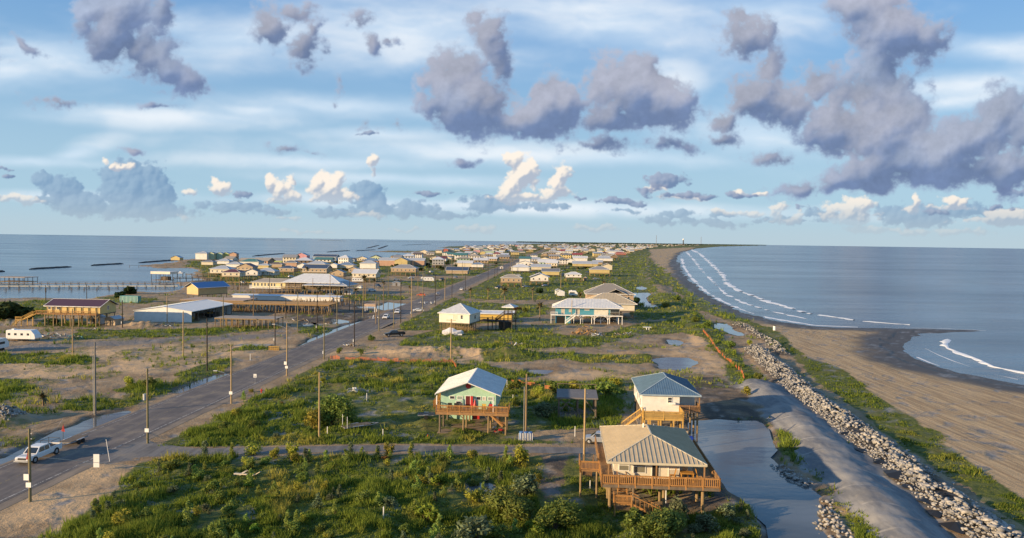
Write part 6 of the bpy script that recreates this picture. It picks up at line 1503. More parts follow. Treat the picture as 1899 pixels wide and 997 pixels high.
# ------------------------------------------------------------------ signs, fences and small things
def sign_post(px, py, w, h, zt, lab, text=None, m=None):
    x, y, z = at(px, py); t = thing('street_sign', lab, 'sign', (x, y, z), -AX+R(5)); MB().cyl((0, .03, -.3), (0, .03, zt), .035, .035, 6).build('post', grey_m, t); MB().box(-w/2, w/2, -.03, 0, zt-h, zt).build('sign_plate', m or white_p, t); return t
t = sign_post(473, 712, .62, .75, 2.1, 'white speed limit sign on the right verge of the street')
def text(s, parent, loc, size, m):
    cu = bpy.data.curves.new('lettering', 'FONT'); cu.body = s; cu.size = size; cu.align_x = 'CENTER'; cu.extrude = .004; o0 = bpy.data.objects.new('lettering', cu); C.objects.link(o0); bpy.context.view_layer.update(); me = bpy.data.meshes.new_from_object(o0.evaluated_get(bpy.context.evaluated_depsgraph_get())); bpy.data.objects.remove(o0); me.materials.clear(); me.materials.append(m); o = bpy.data.objects.new('lettering', me); C.objects.link(o); o.parent = parent; o.location = loc; o.rotation_euler = (R(90), 0, 0); return o
blk = mat('black_print', (.02, .02, .02), .6)
text('15', t, (0, -.036, 1.45), .42, blk)
t = sign_post(179, 872, .75, 1.7, 2.1, 'tall plain white board sign at the corner of the side street'); 
x, y, z = at(204, 856); t = thing('leaning_post', 'thin leaning white marker post at the street corner', 'post', (x, y, z)); MB().beam((0, 0, -.2), (-.5, 0, 3.0), .05).build('post', white_p, t)
for px, py, h, lab in ((607,806,1.2,'short pale stake right of the lone yellow pole'),(710,812,1.3,'short white stake beside the mown driveway'),(680,722+20,1.4,'thin white stake by the bucket in the middle lot'),(1094,905,1.0,'small white marker stake left of the nearest deck'),(711,970,1.3,'white stake in the front field'),(940,720,1.5,'thin stake behind the mint house'),(951,745,1.4,'thin stake right of the mint house'),
                     (464,668,1.6,'white stake in the left lot'),(793,812,.5,'orange cone like stump at the edge of the side street'),(1066,808,1.6,'young staked sapling by the silver car')):
    x, y, z = at(px, py); o = MB().box(-.05, .05, -.05, .05, -.2, h).build('marker_stake', white_p if 'orange' not in lab else mat('safety_orange', (.75, .14, .02), .6), None, (x, y, z)); tag(o, lab, 'stake')
x, y, z = at(485, 729); t = thing('fire_hydrant', 'small red fire hydrant in the grass by the street', 'hydrant', (x, y, z)); mb = MB(); mb.cyl((0, 0, 0), (0, 0, .65), .14, .12, 10); mb.cyl((0, 0, .65), (0, 0, .82), .12, .04, 10); mb.build('body', red_p, t); MB().cyl((-.26, 0, .45), (.26, 0, .45), .07, .07, 8).build('outlet', red_p, t)
mesh_o = mat('orange_mesh', (.52, .15, .055), .6, 0, .25, 1.5)
def mesh_fence(lab, pts, h):
    P = [at(*p) for p in pts]; t = thing('mesh_fence', lab, 'fence', P[0], 0); o_ = Vector(P[0]); g = random.Random(hash_(lab)); dense = []
    for a, b in zip(P[:-1], P[1:]):
        a = Vector(a); b = Vector(b); n = max(1, int((b-a).length/1.2))
        for i in range(n): dense.append(a.lerp(b, i/n)-o_+Vector((g.uniform(-.15, .15), g.uniform(-.15, .15), 0)))
    dense.append(Vector(P[-1])-o_); nt_ = MB(); rows = 6
    for i in range(len(dense)-1):
        if g.random() < .16: continue
        ha, hb = h*g.uniform(.35, 1.0), h*g.uniform(.35, 1.0); u = Vector((0, 0, 1))
        for k in range(rows):
            f0, f1 = k/rows, (k+.42)/rows; nt_.slab([dense[i]+u*ha*f0, dense[i+1]+u*hb*f0, dense[i+1]+u*hb*f1, dense[i]+u*ha*f1], .02)
        for q in (0, .25, .5, .75): nt_.beam(dense[i].lerp(dense[i+1], q), dense[i].lerp(dense[i+1], q)+u*(ha+(hb-ha)*q), .06, .03)
    nt_.build('netting', mesh_o, t)
    for i in range(0, len(dense), 2): MB().box(-.04, .04, -.04, .04, -.3, h*1.2).build('fence_post', wood_pile, t).location = dense[i]
mesh_fence('sagging orange mesh fence across the lot from the pole to the sand mound', [(603,664),(640,667),(700,669),(750,672),(800,672),(838,671),(846,682)], 1.1)
mesh_fence('orange mesh fence climbing over the grassy dune', [(1303,618),(1316,632),(1328,650),(1343,665),(1360,678),(1373,690),(1380,703)], 1.0)
mesh_fence('fallen orange mesh fence right of the mint house roof', [(905,702),(940,708),(975,715),(1030,726)], .9)
# blue bins in a cage
x, y, z = at(975, 815); cg = thing('bin_cage', 'pale timber cage holding the blue bins at the side street', 'bin cage', (x, y, z), -AX)
for a in rng_(9, -1.0, 1.0): MB().box(a-.04, a+.04, -.5, -.45, 0, 1.1).build('slat', white_p, cg)
MB().box(-1.05, 1.05, -.44, .5, -.02, .05).build('base', wood_old, cg)
for a, lab in ((-.68, 'left blue plastic bin in the cage'), (0, 'middle blue plastic bin in the cage'), (.68, 'right blue plastic bin in the cage')):
    b = thing('wheelie_bin', lab, 'bin', (x+a*math.cos(AX), y-a*math.sin(AX), z+.05), -AX, 'blue bins in the cage'); bm_ = mat('blue_plastic', (.05, .16, .40), .5); MB().cyl((0, 0, 0), (0, 0, 1.05), .27, .31, 10).build('body', bm_, b); MB().cyl((0, 0, 1.05), (0, 0, 1.15), .33, .30, 10).build('lid', bm_, b)
x, y, z = at(1436, 612); b = thing('trash_barrel', 'white barrel with dark lid standing alone on the beach', 'barrel', (x, y, z)); MB().cyl((0, 0, 0), (0, 0, 1.5), .45, .45, 12).build('body', white_p, b); MB().cyl((0, 0, 1.5), (0, 0, 1.62), .48, .40, 12).build('lid', wood_dark, b)
def pallet(px, py, lab, n=3):
    x, y, z = at(px, py); t = thing('pallet_stack', lab, 'pallets', (x, y, z), -AX)
    for k in range(n):
        for q in rng_(6, -1.3, 1.3): MB().box(q-.12, q+.12, -.5, .5, .12+k*.42, .18+k*.42).build('board', wood_yel, t)
        for q in (-.48, .48): MB().box(-1.45, 1.45, q-.05, q+.05, k*.42, .12+k*.42).build('bearer', wood_yel, t)
pallet(509, 648, 'yellow wooden pallets stacked at the foot of the dark pole')
x, y, z = at(1200, 611); t = thing('bench_table', 'white slab topped table standing alone by the dune grass', 'table', (x, y, z)); MB().box(-1.4, 1.4, -.5, .5, .8, .95).build('tabletop', white_p, t); MB().box(-.3, -.1, -.3, .3, 0, .8).build('leg', white_p, t); MB().box(.5, .7, -.3, .3, 0, .8).build('leg', white_p, t)
def debris(px, py, n, rx, ry, h, mats, lab, seed, name='debris_pile', cat='debris pile'):
    x, y, z = at(px, py); g = random.Random(seed); t = thing(name, lab, cat, (x, y, z))
    for i in range(n):
        a = g.uniform(0, 6.28); q = g.random()**.6; cx_, cy_ = math.cos(a)*q*rx, math.sin(a)*q*ry; cz = (1-q)*h*g.uniform(.3, 1); d = Vector((g.uniform(-1, 1), g.uniform(-1, 1), g.uniform(-.5, .6))).normalized()*g.uniform(.3, 1.1); p = Vector((cx_, cy_, cz+.1))
        MB().beam(p-d, p+d, g.uniform(.1, .4), g.uniform(.04, .2)).build('plank', g.choice(mats), t)
debris(1085, 619, 70, 4.6, 2.4, 3.0, [wood_yel, wood_new, wood_pile, wood_old], 'tall heap of orange broken timber in front of the teal house', 1)
debris(1105, 622, 30, 3.0, 1.4, .8, [grey_m, white_p, wood_old], 'low grey debris spread right of the orange timber heap', 2)
debris(646, 641, 16, 3, .8, .3, [white_p, grey_m, wood_pile], 'scattered pale rubbish beside the orange fence pole', 3)
debris(778+12, 562, 18, 4, 1.5, .8, [white_p, wood_pile, grey_m], 'pale rubbish heap on the far right verge', 4)
debris(655, 732, 10, 1.2, .8, .6, [grey_m, white_p], 'grey buckets and scrap above the boat trailer', 5)
debris(95, 625, 40, 9, 3, 1.2, [white_p, grey_m, wood_old, mat('teal_tarp', (.1, .3, .28), .7)], 'flattened white shed wreckage behind the caravan', 6)
debris(705, 745+0, 0, 1, 1, 1, [white_p], 'x', 7) if False else None
debris(460, 868+20, 8, 1.6, .5, .5, [mat('bleached_branch', (.5, .45, .36), .8)], 'bleached dead branches lying in the front field', 8)
tp = mat('blue_tarp', (.03, .08, .45), .5); x, y, z = at(1262, 822); mb = MB(); g_ = random.Random(2)
for i in range(6):
    for j in range(3): mb.add([(i*.9-3, j*.9, g_.uniform(.2, .7)) , (i*.9-2.1, j*.9, g_.uniform(.2, .7)), (i*.9-2.1, j*.9+.9, g_.uniform(.1, .6)), (i*.9-3, j*.9+.9, g_.uniform(.1, .6))], [(0, 1, 2, 3)])
tag(mb.build('blue_tarp', tp, None, (x, y, z)), 'crumpled bright blue tarp between the two right hand houses', 'tarp')
# slab and old floor in left lot
x, y, z = at(470, 641); tag(MB().box(-4.5, 4.5, -2.2, 2.2, -.3, .22).build('concrete_slab', conc, None, (x, y, 0)), 'bare pale concrete slab in the left lot beside the pallets', 'slab')
# teal container and notice shelter
x, y, z = at(242, 560); t = thing('shipping_container', 'teal ribbed container near the bay shore', 'container', (x, y, z), -AX); cm_ = mat('teal_container', (.10, .34, .30), .5); MB().box(-4.2, 4.2, -1.3, 1.3, 0, 2.9).build('body', cm_, t)
for q in rng_(14, -4.1, 4.1): MB().box(q-.08, q+.08, -1.4, -1.305, .1, 2.8).build('rib', mat('pale_rib', (.5, .6, .56), .5), t)
x, y, z = at(686, 579); t = thing('open_shed', 'small open timber shelter with pale roof left of the street', 'shelter', (x, y, z), -AX)
for a in (-2, 2):
    for b in (0, 3): MB().box(a-.1, a+.1, b-.1, b+.1, -.3, 2.4).build('post', white_p, t)
MB().box(-2.3, 2.3, -.3, 3.3, 2.4, 3.4).build('roof', mat('pink_plywood', (.46, .34, .25), .85), t)

# ------------------------------------------------------------------ vehicles
paint_w = mat('white_car_paint', (.72, .72, .70), .3, 0, .04, .5, spec=.6); paint_s = mat('silver_car_paint', (.42, .44, .47), .3, .5, .05); glass_c = mat('car_glass', (.02, .025, .03), .08, 0, .1, spec=.9); tyre_m = mat('tyre_rubber', (.018, .018, .018), .8)
headm = mat('headlight_lens', (.6, .6, .55), .2); redl = mat('tail_light', (.4, .02, .02), .3); darkm = mat('dark_trim', (.03, .03, .03), .6)
def car(px, py, yaw, kind, paint, lab, group=None, name=None, detail=True):
    """x forward. kinds: pickup, suv, sedan"""
    x, y = G(px, py); t = thing(name or {'pickup': 'pickup_truck', 'suv': 'parked_car', 'sedan': 'car'}[kind], lab, {'pickup': 'pickup truck'}.get(kind, 'car'), (x, y, max(hz_(x, y), 0)+.04), yaw, group)
    Lh, Wd = {'pickup': (3.15, 1.0), 'suv': (2.35, .92), 'sedan': (2.3, .9)}[kind]
    if kind == 'pickup':
        low = [(-3.1,.55),(-3.1,1.12),(-1.0,1.12),(1.15,1.12),(3.0,1.02),(3.12,.92),(3.12,.5)]; cab = [(-.98,1.125),(-.80,1.80),(-.6,1.88),(.75,1.88),(1.0,1.80),(1.75,1.125)]
    elif kind == 'suv':
        low = [(-2.3,.42),(-2.35,.95),(-2.2,1.05),(1.2,1.05),(2.1,.92),(2.32,.75),(2.32,.4)]; cab = [(-2.15,1.055),(-1.85,1.62),(-1.5,1.72),(.3,1.70),(.55,1.62),(1.35,1.055)]
    else:
        low = [(-2.25,.38),(-2.3,.85),(-2.1,.98),(1.1,.95),(2.05,.82),(2.28,.62),(2.28,.36)]; cab = [(-1.65,.985),(-1.0,1.38),(-.7,1.44),(.2,1.44),(.4,1.38),(1.1,.985)]
    mb = MB(); n = len(low); rings = ((-Wd, .0), (-Wd+.06, .04), (Wd-.06, .04), (Wd, .0)); P = []
    for yy, up in rings: P.append([(a*(1 if up else .985), yy, b-(0 if up or b < .7 else .05)) for a, b in low])
    for k in range(3):
        A, B = P[k], P[k+1]
        for i in range(n): mb.add([A[i], A[(i+1) % n], B[(i+1) % n], B[i]], [(0, 1, 2, 3)])
    mb.add(P[0], [tuple(range(n))[::-1]]); mb.add(P[3], [tuple(range(n))]); mb.build('body', paint, t)
    cb = MB(); gl = MB(); n = len(cab); ins = .14
    def cy(b, s): return s*(Wd-.06-ins*(b-cab[0][1])/.7)
    for s in (-1, 1): 
        q = [(a, cy(b, s), b) for a, b in cab]; cb.add(q, [tuple(range(n)) if s > 0 else tuple(range(n))[::-1]])
    for i in range(n-1):
        a, b = cab[i], cab[i+1]; quad = [(a[0], cy(a[1], -1), a[1]), (b[0], cy(b[1], -1), b[1]), (b[0], cy(b[1], 1), b[1]), (a[0], cy(a[1], 1), a[1])]; cb.add(quad, [(0, 1, 2, 3)])
        if abs(b[1]-a[1]) > .3:
            mid = [Vector(v) for v in quad]; c = sum(mid, Vector())/4; nn = (mid[1]-mid[0]).cross(mid[2]-mid[1]).normalized(); nn = nn if nn.x*(1 if i > 1 else -1) > 0 else -nn
            gw = MB(); gw.add([c+(v-c)*.86+nn*.012 for v in mid], [(0, 1, 2, 3)]); gw.build('windscreen' if i > 1 else 'rear_window', glass_c, t)
    cb.build('cab', paint, t)
    z0, z1 = cab[0][1]+.07, cab[2][1]-.12
    spans = {'pickup': ((-.68, .12), (.2, 1.15)), 'suv': ((-1.75, -1.1), (-1.0, -.25), (-.15, .75)), 'sedan': ((-1.1, -.35), (-.25, .6))}[kind]
    for a, b in spans:
        for s in (-1, 1):
            sl0 = .25 if b > .5 else .0; g2 = MB(); g2.add([(a, cy(z0, s)*1.004+s*.006, z0), (b+sl0*.6, cy(z0, s)*1.004+s*.006, z0), (b-sl0*.8, cy(z1, s)*1.004+s*.006, z1), (a+(.12 if a < -1 else 0), cy(z1, s)*1.004+s*.006, z1)], [(0, 1, 2, 3)]); g2.build('side_window', glass_c, t)
    if kind == 'pickup':
        bd = MB(); bd.box(-3.0, -1.05, -Wd+.12, Wd-.12, 1.125, 1.135); bd.build('load_bed', darkm, t)
        w_ = MB(); w_.box(-3.08, -1.0, -Wd+.02, -Wd+.11, 1.122, 1.30); w_.box(-3.08, -1.0, Wd-.11, Wd-.02, 1.122, 1.30); w_.box(-3.08, -3.0, -Wd+.115, Wd-.115, 1.122, 1.30); w_.build('bed_side', paint, t)
        rk = MB()
        for a in (-2.9, -1.3):
            for s in (-1, 1): rk.cyl((a, s*.85, 1.3), (a, s*.8, 2.0), .03)
            rk.cyl((a, -.8, 2.0), (a, .8, 2.0), .03)
        rk.cyl((-2.9, -.8, 2.0), (-1.3, -.8, 2.0), .03); rk.cyl((-2.9, .8, 2.0), (-1.3, .8, 2.0), .03); rk.build('ladder_rack', darkm, t)
        MB().box(3.121, 3.15, -.55, .55, .68, .95).build('grille', darkm, t); MB().box(3.10, 3.3, -1.0, 1.0, .45, .62).build('bumper', grey_m, t)
    else: MB().box(Lh-.05, Lh+.05, -.6, .6, .45, .62).build('grille', darkm, t)
    for s in (-1, 1):
        MB().box(Lh-.12, Lh+.01, s*(Wd-.2)-.14, s*(Wd-.2)+.14, .70, .84).build('headlight', headm, t); MB().box(-Lh+.02, -Lh+.07+.0-.08, s*(Wd-.15)-.1, s*(Wd-.15)+.1, .75, .98).build('tail_light', redl, t)
    r = .42 if kind == 'pickup' else .34
    for a in ({'pickup': (-1.95, 2.05), 'suv': (-1.4, 1.45), 'sedan': (-1.35, 1.4)}[kind]):
        for s in (-1, 1):
            arch = MB(); arch.cyl((a, s*(Wd-.02), r+.02), (a, s*(Wd+.008), r+.02), r+.09, r+.09, 16); arch.build('wheel_arch', darkm, t)
            w = MB().cyl((a, s*(Wd-.2), r), (a, s*(Wd+.03), r), r, r, 16).build('wheel', tyre_m, t); MB().cyl((a, s*(Wd+.031), r), (a, s*(Wd+.045), r), r*.6, r*.5, 10).build('rim', grey_m, w)
    return t
def trailer(px, py, yaw, lab, L_=3.6, deck=wood_old, wheels=2):
    x, y = G(px, py); t = thing('trailer', lab, 'trailer', (x, y, max(hz_(x, y), 0)+.04), yaw); f = MB()
    for s in (-1, 1): f.beam((-L_/2, s*.85, .6), (L_/2, s*.85, .6), .1)
    for a in rng_(5, -L_/2, L_/2): f.beam((a, -.85, .6), (a, .85, .6), .08)
    f.beam((L_/2, -.8, .6), (L_/2+1.5, 0, .55), .09); f.beam((L_/2, .8, .6), (L_/2+1.5, 0, .55), .09); f.build('frame', grey_m, t); MB().box(-L_/2, L_/2, -.8, .8, .66, .71).build('trailer_floor', deck, t)
    for a in ((-.5, .35) if wheels == 2 else (0,)):
        for s in (-1, 1): MB().cyl((a, s*.9, .33), (a, s*1.1, .33), .33, .33, 12).build('wheel', tyre_m, t); MB().box(a-.4, a+.4, s*1.0-.13, s*1.0+.13, .7, .74).build('mudguard', grey_m, t)
    return t
RA = math.pi/2-AX                                   # heading away along the street
x, y = G(73, 849); car(73, 850, RA+math.pi, 'pickup', paint_w, 'white crew cab pickup with ladder rack driving towards the viewer')
px_, py_ = rp(0)[0], 0; tx = x+ax[0]*6.9; ty = y+ax[1]*6.9; tr_ = trailer(140, 820, RA+math.pi, 'empty two axle flat trailer towed by the white pickup', 3.8); tr_.location = (tx, ty, .04)
car(1112, 822, R(165), 'suv', paint_s, 'silver estate car parked left of the nearest house behind its roof')
car(716, 591, RA+math.pi, 'suv', paint_w, 'white car driving towards the viewer in the right lane', 'cars on the street')
car(737, 581, RA+math.pi+.1, 'suv', paint_w, 'white car behind the first one beside the dark pole', 'cars on the street')
car(776, 578, R(10), 'sedan', paint_w, 'white car parked crosswise on the right verge', 'cars on the street')
car(812, 547, RA+.3, 'sedan', paint_s, 'silver car on the street left of the pale pole', 'cars on the street')
car(781, 549, R(180), 'suv', mat('orange_car_paint', (.5, .13, .05), .35), 'orange red car parked left of the street', 'cars on the street')
car(1112, 598, R(0), 'suv', paint_s, 'silver car parked under the teal house', name='parked_car'); car(1130, 598, R(0), 'suv', mat('black_car_paint', (.02, .02, .022), .3), 'black car parked under the teal house')
car(732, 624, R(200), 'pickup', mat('black_car_paint', (.02, .02, .022), .3), 'dark pickup truck parked in the lot by the sand heap'); car(856, 538, RA, 'sedan', paint_w, 'small white car far down the street', 'cars on the street'); car(886, 513, RA+math.pi, 'sedan', paint_s, 'tiny silver car where the street enters the town', 'cars on the street')
t = trailer(661, 798, R(35), 'empty grey boat trailer with upright guide poles in the middle lot', 4.4)
for s in (-1, 1): MB().cyl((-1.9, s*.95, .6), (-1.9, s*.95, 2.4), .04).build('guide_pole', white_p, t)
x, y, z = at(936, 612); t = thing('cargo_trailer', 'small black box trailer in the grass right of the deck tower', 'trailer', (x, y, z), R(-60)); MB().box(-1.9, 1.9, -1.3, 1.3, .5, 2.9).build('body', mat('black_trailer_paint', (.015, .015, .017), .4), t)
for s in (-1, 1): MB().cyl((0, s*1.32, .36), (0, s*1.5, .36), .36, .36, 10).build('wheel', tyre_m, t)
t2 = MB().beam((1.9, 0, .5), (3.2, 0, .5), .1).build('drawbar', darkm, t)
for px, py, lab in ((790,803-24,'dark utility trailer left of the mint house'),): trailer(px, py, R(5), lab, 2.6, darkm, 1)
def caravan(px, py, yaw, L_, lab):
    x, y, z = at(px, py); t = thing('travel_trailer', lab, 'caravan', (x, y, z), yaw); mb = MB(); W = 1.25; pr = [(-L_/2, .7), (-L_/2, 3.0), (-L_/2+.3, 3.15), (L_/2-1.2, 3.15), (L_/2-.2, 2.0), (L_/2, 1.0), (L_/2-.2, .7)]
    A = [(a, -W, b) for a, b in pr]; B = [(a, W, b) for a, b in pr]; n = len(pr); mb.add(A, [tuple(range(n))]); mb.add(B, [tuple(range(n))[::-1]])
    for i in range(n): mb.add([A[i], B[i], B[(i+1) % n], A[(i+1) % n]], [(0, 1, 2, 3)])
    mb.build('body', paint_w, t)
    for a in rng_(4, -L_/2+.9, L_/2-2): MB().box(a-.35, a+.35, -W-.03, -W-.003, 1.7, 2.3).build('window', glass_d, t)
    MB().box(L_/2-1.9, L_/2-1.3, -W-.02, -W-.003, .9, 2.6).build('door', white_p, t); MB().box(-L_/2+1, -L_/2+1.7, -.4, .4, 3.15, 3.4).build('air_conditioner', white_p, t)
    for a in (-.5, .35):
        for s in (-1, 1): MB().cyl((a, s*1.0, .35), (a, s*1.27, .35), .35, .35, 10).build('wheel', tyre_m, t)
caravan(44, 632, R(-3), 8.4, 'white travel trailer parked at the left edge by the flattened shed'); caravan(793, 521.5, R(0), 9.5, 'cream travel trailer in the lot beyond the motel palms'); caravan(664, 523, R(5), 8, 'white travel trailer beneath the cream raised house'); caravan(1063, 549, R(-5), 5, 'small white trailer in front of the damaged tan house'); caravan(1040, 550, R(180), 4, 'smaller white trailer left of the other in the grass'); caravan(-4, 650, R(90), 5, 'white box trailer cut by the left edge of the photo')
# clutter of the town: more parked cars, sheds, bare pile fields and scrap
rr = random.Random(44)
protoc = [car(690, 540, .2, 'suv', paint_w, 'white car parked in the lot left of the street', 'cars parked among the town houses'), car(640, 531, 1.2, 'sedan', paint_s, 'silver car parked by the lodge', 'cars parked among the town houses'), car(560, 549, 0, 'pickup', mat('dark_blue_paint', (.03, .05, .10), .35), 'dark blue pickup parked by the long cream house', 'cars parked among the town houses')]
for px, py, where in ((612,548,'by the lodge'),(700,532,'under the cream raised house'),(668,535,'beside the palm pair'),(735,520,'below the tan lodge'),(762,517,'right of the tan lodge'),(800,505,'by the motel palms'),(820,520,'near the cream travel trailer'),(845,515,'in front of the low navy roofed building'),(868,503,'by the cream warehouse'),(925,535,'beside the orange garage doors'),(975,533,'left of the white gabled house'),(1010,531,'under the white gabled house'),(960,512,'in front of the white hip roofed house'),(1000,508,'by the pale yellow house'),
                      (1045,503,'behind the small cabin'),(1090,506,'under the wide yellow house'),(1105,518,'under the bright yellow house'),(480,523,'by the peninsula cottages'),(450,526,'at the peninsula shore'),(540,514,'under the navy roofed house'),(505,524,'above the long cream house'),(600,523,'behind the lodge')):
    k = rr.randrange(3); x, y = G(px, py); dup(protoc[k], (x, y, max(hz_(x, y), 0)+.04), rr.uniform(0, 6.28), ('white car', 'silver car', 'dark blue pickup')[k]+' parked '+where)
for px, py, n, lab in ((560,566,26,'field of bare piles where a house stood, left of the puddled lot'),(612,568,30,'field of bare leaning piles beside the puddled lot'),(640,563,22,'short bare piles in the puddled lot'),(590,585,12,'few bare white posts by the roadside puddle'),(470,521,20,'bare piles behind the peninsula cottages'),(395,521,24,'dense bare piles at the head of the inlet'),(440,530,30,'bare piles in the marsh left of the long cream house'),(420,538,18,'bare piles behind the yellow blue roofed house')):
    x, y, z = at(px, py); t = thing('bare_piles', lab, 'piles', (x, y, 0), -AX); a = mpp(px, py)*24
    for i in range(n):
        u, v = rr.uniform(-a, a), rr.choice([0, 4, 8])+rr.uniform(-.3, .3); h = rr.uniform(1.2, 3.2); MB().cyl((u, v, -1.5), (u+rr.uniform(-.25, .25), v, h), .15, .14, 6).build('pile', rr.choice([wood_pile, wood_old, wood_dark]), t)
    if n > 20: MB().box(-a*.8, a*.2, -.1, .1, 2.2, 2.45).build('beam', wood_pile, t)
for i, (px, py, c_) in enumerate(((645,545,'white'),(735,530,'grey'),(500,531,'tan'),(470,534,'white'),(845,490,'grey'),(700,500,'cream'),(602,510,'white'),(1035,545,'white'),(1045,512,'grey'),(1085,520,'tan'),(930,498,'white'),(180,600,'white'),(212,602,'tan'))):
    x, y, z = at(px, py); t = thing('small_shed', '%s garden shed %s' % (c_, ('beside the palm pair','below the tan lodge lot','below the long cream house','left of the long cream house','beyond the motel','by the canal houses','behind the big white roof','left of the damaged tan house','near the small white cabin','below the wide yellow house','by the far street bend','under the right end of the maroon roofed house','right of the maroon roofed house')[i]), 'shed', (x, y, z), -AX+rr.uniform(-.3, .3)); w, d, h = rr.uniform(1.6, 2.6), rr.uniform(1.4, 2), 2.2
    mb = MB(); mb.box(-w, w, -d, d, -.3, h); gable_wall(mb, 'gable_y', 2*w, 2*d, h, .8); mb.build('wall', wm(c_), t); rf = MB()
    for E0, E1, T1, T0 in roof_faces('gable_y', 2*w, 2*d, h, .9, .25): rf.slab([E0, E1, T1, T0], .08)
    rf.build('roof', rm('silver'), t); MB().box(-.5, .5, -d-.05, -d-.003, 0, 1.9).build('door', wood_old, t)
for px, py, lab, sd_ in ((560,595,'heap of grey planks beside the grey platform',11),(700,590,'pile of broken boards by the small shelter',12),(610,600,'scrap strewn round the roadside puddle',13),(300,606,'boards and scrap in front of the metal barn',14),(720,548,'mixed rubbish by the bare topped palm',15),(180,612,'scrap timber in front of the maroon roofed house',16),(1160,620,'broken boards strewn before the dune grass',17),(960,640,'driftwood and clods along the sandy ridge',18)):
    debris(px, py, 16, 3.5, 1.4, .6, [wood_old, wood_pile, grey_m, white_p], lab, sd_)
for px, top, base, tone, lab in ((310,548,600,3,'pole standing before the barn wall'),(470,545,600,0,'thin pole between the barn and grey platform'),(530,552,590,2,'dark pole before the orange platform'),(648,520,575,2,'dark pole in the puddled lot'),(612,505,560,3,'pale pole right of the orange platform'),(720,500,552,1,'pole by the bare topped palm'),(775,495,538,0,'pole by the cream travel trailer'),(500,505,552,2,'dark pole behind the long cream house'),(730,560,607,1,'short brown pole on the right verge beside the parked white car'),(795,470,512,2,'dark pole beside the motel'),(950,470,505,1,'pole left of the long yellow house'),(1060,555,600,0,'thin pole left of the teal house')):
    pole(px, top, base, tone, lab)
# covered boat under the cream house
x, y, z = at(846, 620); t = thing('covered_boat', 'boat under a crumpled white cover in front of the cream stilt house', 'boat', (x-1, y-1.5, z), R(0)); mb = MB(); g_ = random.Random(4)
P = [[(a, s*w_*q, h_) for s, q, h_ in ((-1, 1, .5), (-1, .9, 1.1+g_.uniform(0, .2)), (0, 0, hh+g_.uniform(-.15, .3)), (1, .9, 1.1+g_.uniform(0, .2)), (1, 1, .5))] for a, w_, hh in ((-3.3, .9, 1.5), (-2.2, 1.1, 1.9), (-1, 1.2, 2.2), (.2, 1.2, 2.1), (1.5, 1.0, 1.6), (2.7, .5, 1.4), (3.4, .1, 1.3))]
for A, B in zip(P[:-1], P[1:]):
    for i in range(4): mb.add([A[i], B[i], B[i+1], A[i+1]], [(0, 1, 2, 3)])
mb.add(P[0], [(0, 1, 2, 3, 4)]); mb.build('cover', mat('white_cover', (.62, .60, .60), .7), t); MB().box(-3, 3, -.8, .8, .1, .5).build('hull', white_p, t)

# ------------------------------------------------------------------ the bay: piers, boathouse, breakwaters
def pier(lab, p0, p1, w, z, sp, m, deck=True, tall=0):
    a = Vector((*G(*p0, SEA), 0)); b = Vector((*G(*p1, SEA), 0)); L_ = (b-a).length; yaw = math.atan2(b.y-a.y, b.x-a.x); t = thing('pier', lab, 'pier', (a.x, a.y, 0), yaw)
    if deck: MB().box(0, L_, -w/2, w/2, z-.35, z).build('deck', m, t)
    if tall: r_ = MB(); r_.box(0, L_, -w/2-.05, -w/2+.05, z+tall-.12, z+tall+.05); r_.build('rail', m, t)
    pm = MB(); n = int(L_/sp)
    for i in range(n+1):
        for s in (-1, 1): pm.cyl((i*sp, s*w/2, -2.2), (i*sp, s*w/2, z+tall), .13, .13, 5)
        if tall or not deck: pm.beam((i*sp, -w/2, z-.1), (i*sp, w/2, z-.1), .14)
    tag(pm.build('piling', wood_old, t), None, None, kind='stuff')
pier('long weathered pier with rail posts running across the left bay', (-40,531), (338,531), 2.4, 1.4, 4.0, mat('grey_plywood', (.34, .29, .24), .85), True, .9)
pier('second parallel walkway with bare frames in front of the long pier', (-40,541), (225,538), 2.6, 1.3, 6.0, wood_old, False)
pier('pale topped pier behind the bare frames', (-40,535), (330,534.5), 1.6, 1.0, 5, mat('pale_boards', (.72, .64, .48), .8), True, .25)
pier('short dock with posts joining the boathouse to the shore', (322,520), (385,519), 2, 1.2, 4, wood_old, True, .8)
pier('row of mooring posts by the yellow cottage', (240,495.5), (322,495), 1.6, 1.0, 8, wood_old, False, .4)
pier('low pier along the front of the peninsula houses', (345,513.5), (440,514), 2.2, 1.5, 4, wood_pile, True, .9)
pier('yellow walkway along the marsh behind the barn', (420,527), (500,528), 1.6, 1.2, 4, wood_yel, True, 0)
for i, (px, py, w, d, z, lab) in enumerate(((298,524,13,8,5.2,'open boathouse on tall piles with flat white roof in the bay'),(18,527,20,10,3.6,'low grey boat shelter at the end of the left piers'))):
    x, y = G(px, py, SEA); t = thing('boathouse', lab, 'boathouse', (x, y, 0), R(-8)); MB().box(-w/2-.4, w/2+.4, -.4, d+.4, z, z+(1.5 if i == 0 else .3)).build('roof', mat('cream_panel', (.68, .62, .50), .5) if i == 0 else mat('grey_plywood', (.34, .29, .24), .85), t)
    for a in rng_(5 if i == 0 else 7, -w/2, w/2):
        for b in (0, d): MB().cyl((a, b, -2.2), (a, b, z), .17, .15, 6).build('pile', wood_dark, t)
    MB().box(-w/2, w/2, 0, d, 1.0, 1.2).build('deck', wood_pile, t)
    if i == 0: MB().box(-1.5, 3.5, 2, 6, 1.3, 3.4).build('cradle', wood_old, t); MB().box(-w/2-.4, w/2+.4, -.42, d+.42, z+1.5, z+1.62).build('roof_sheet', white_roof, t)
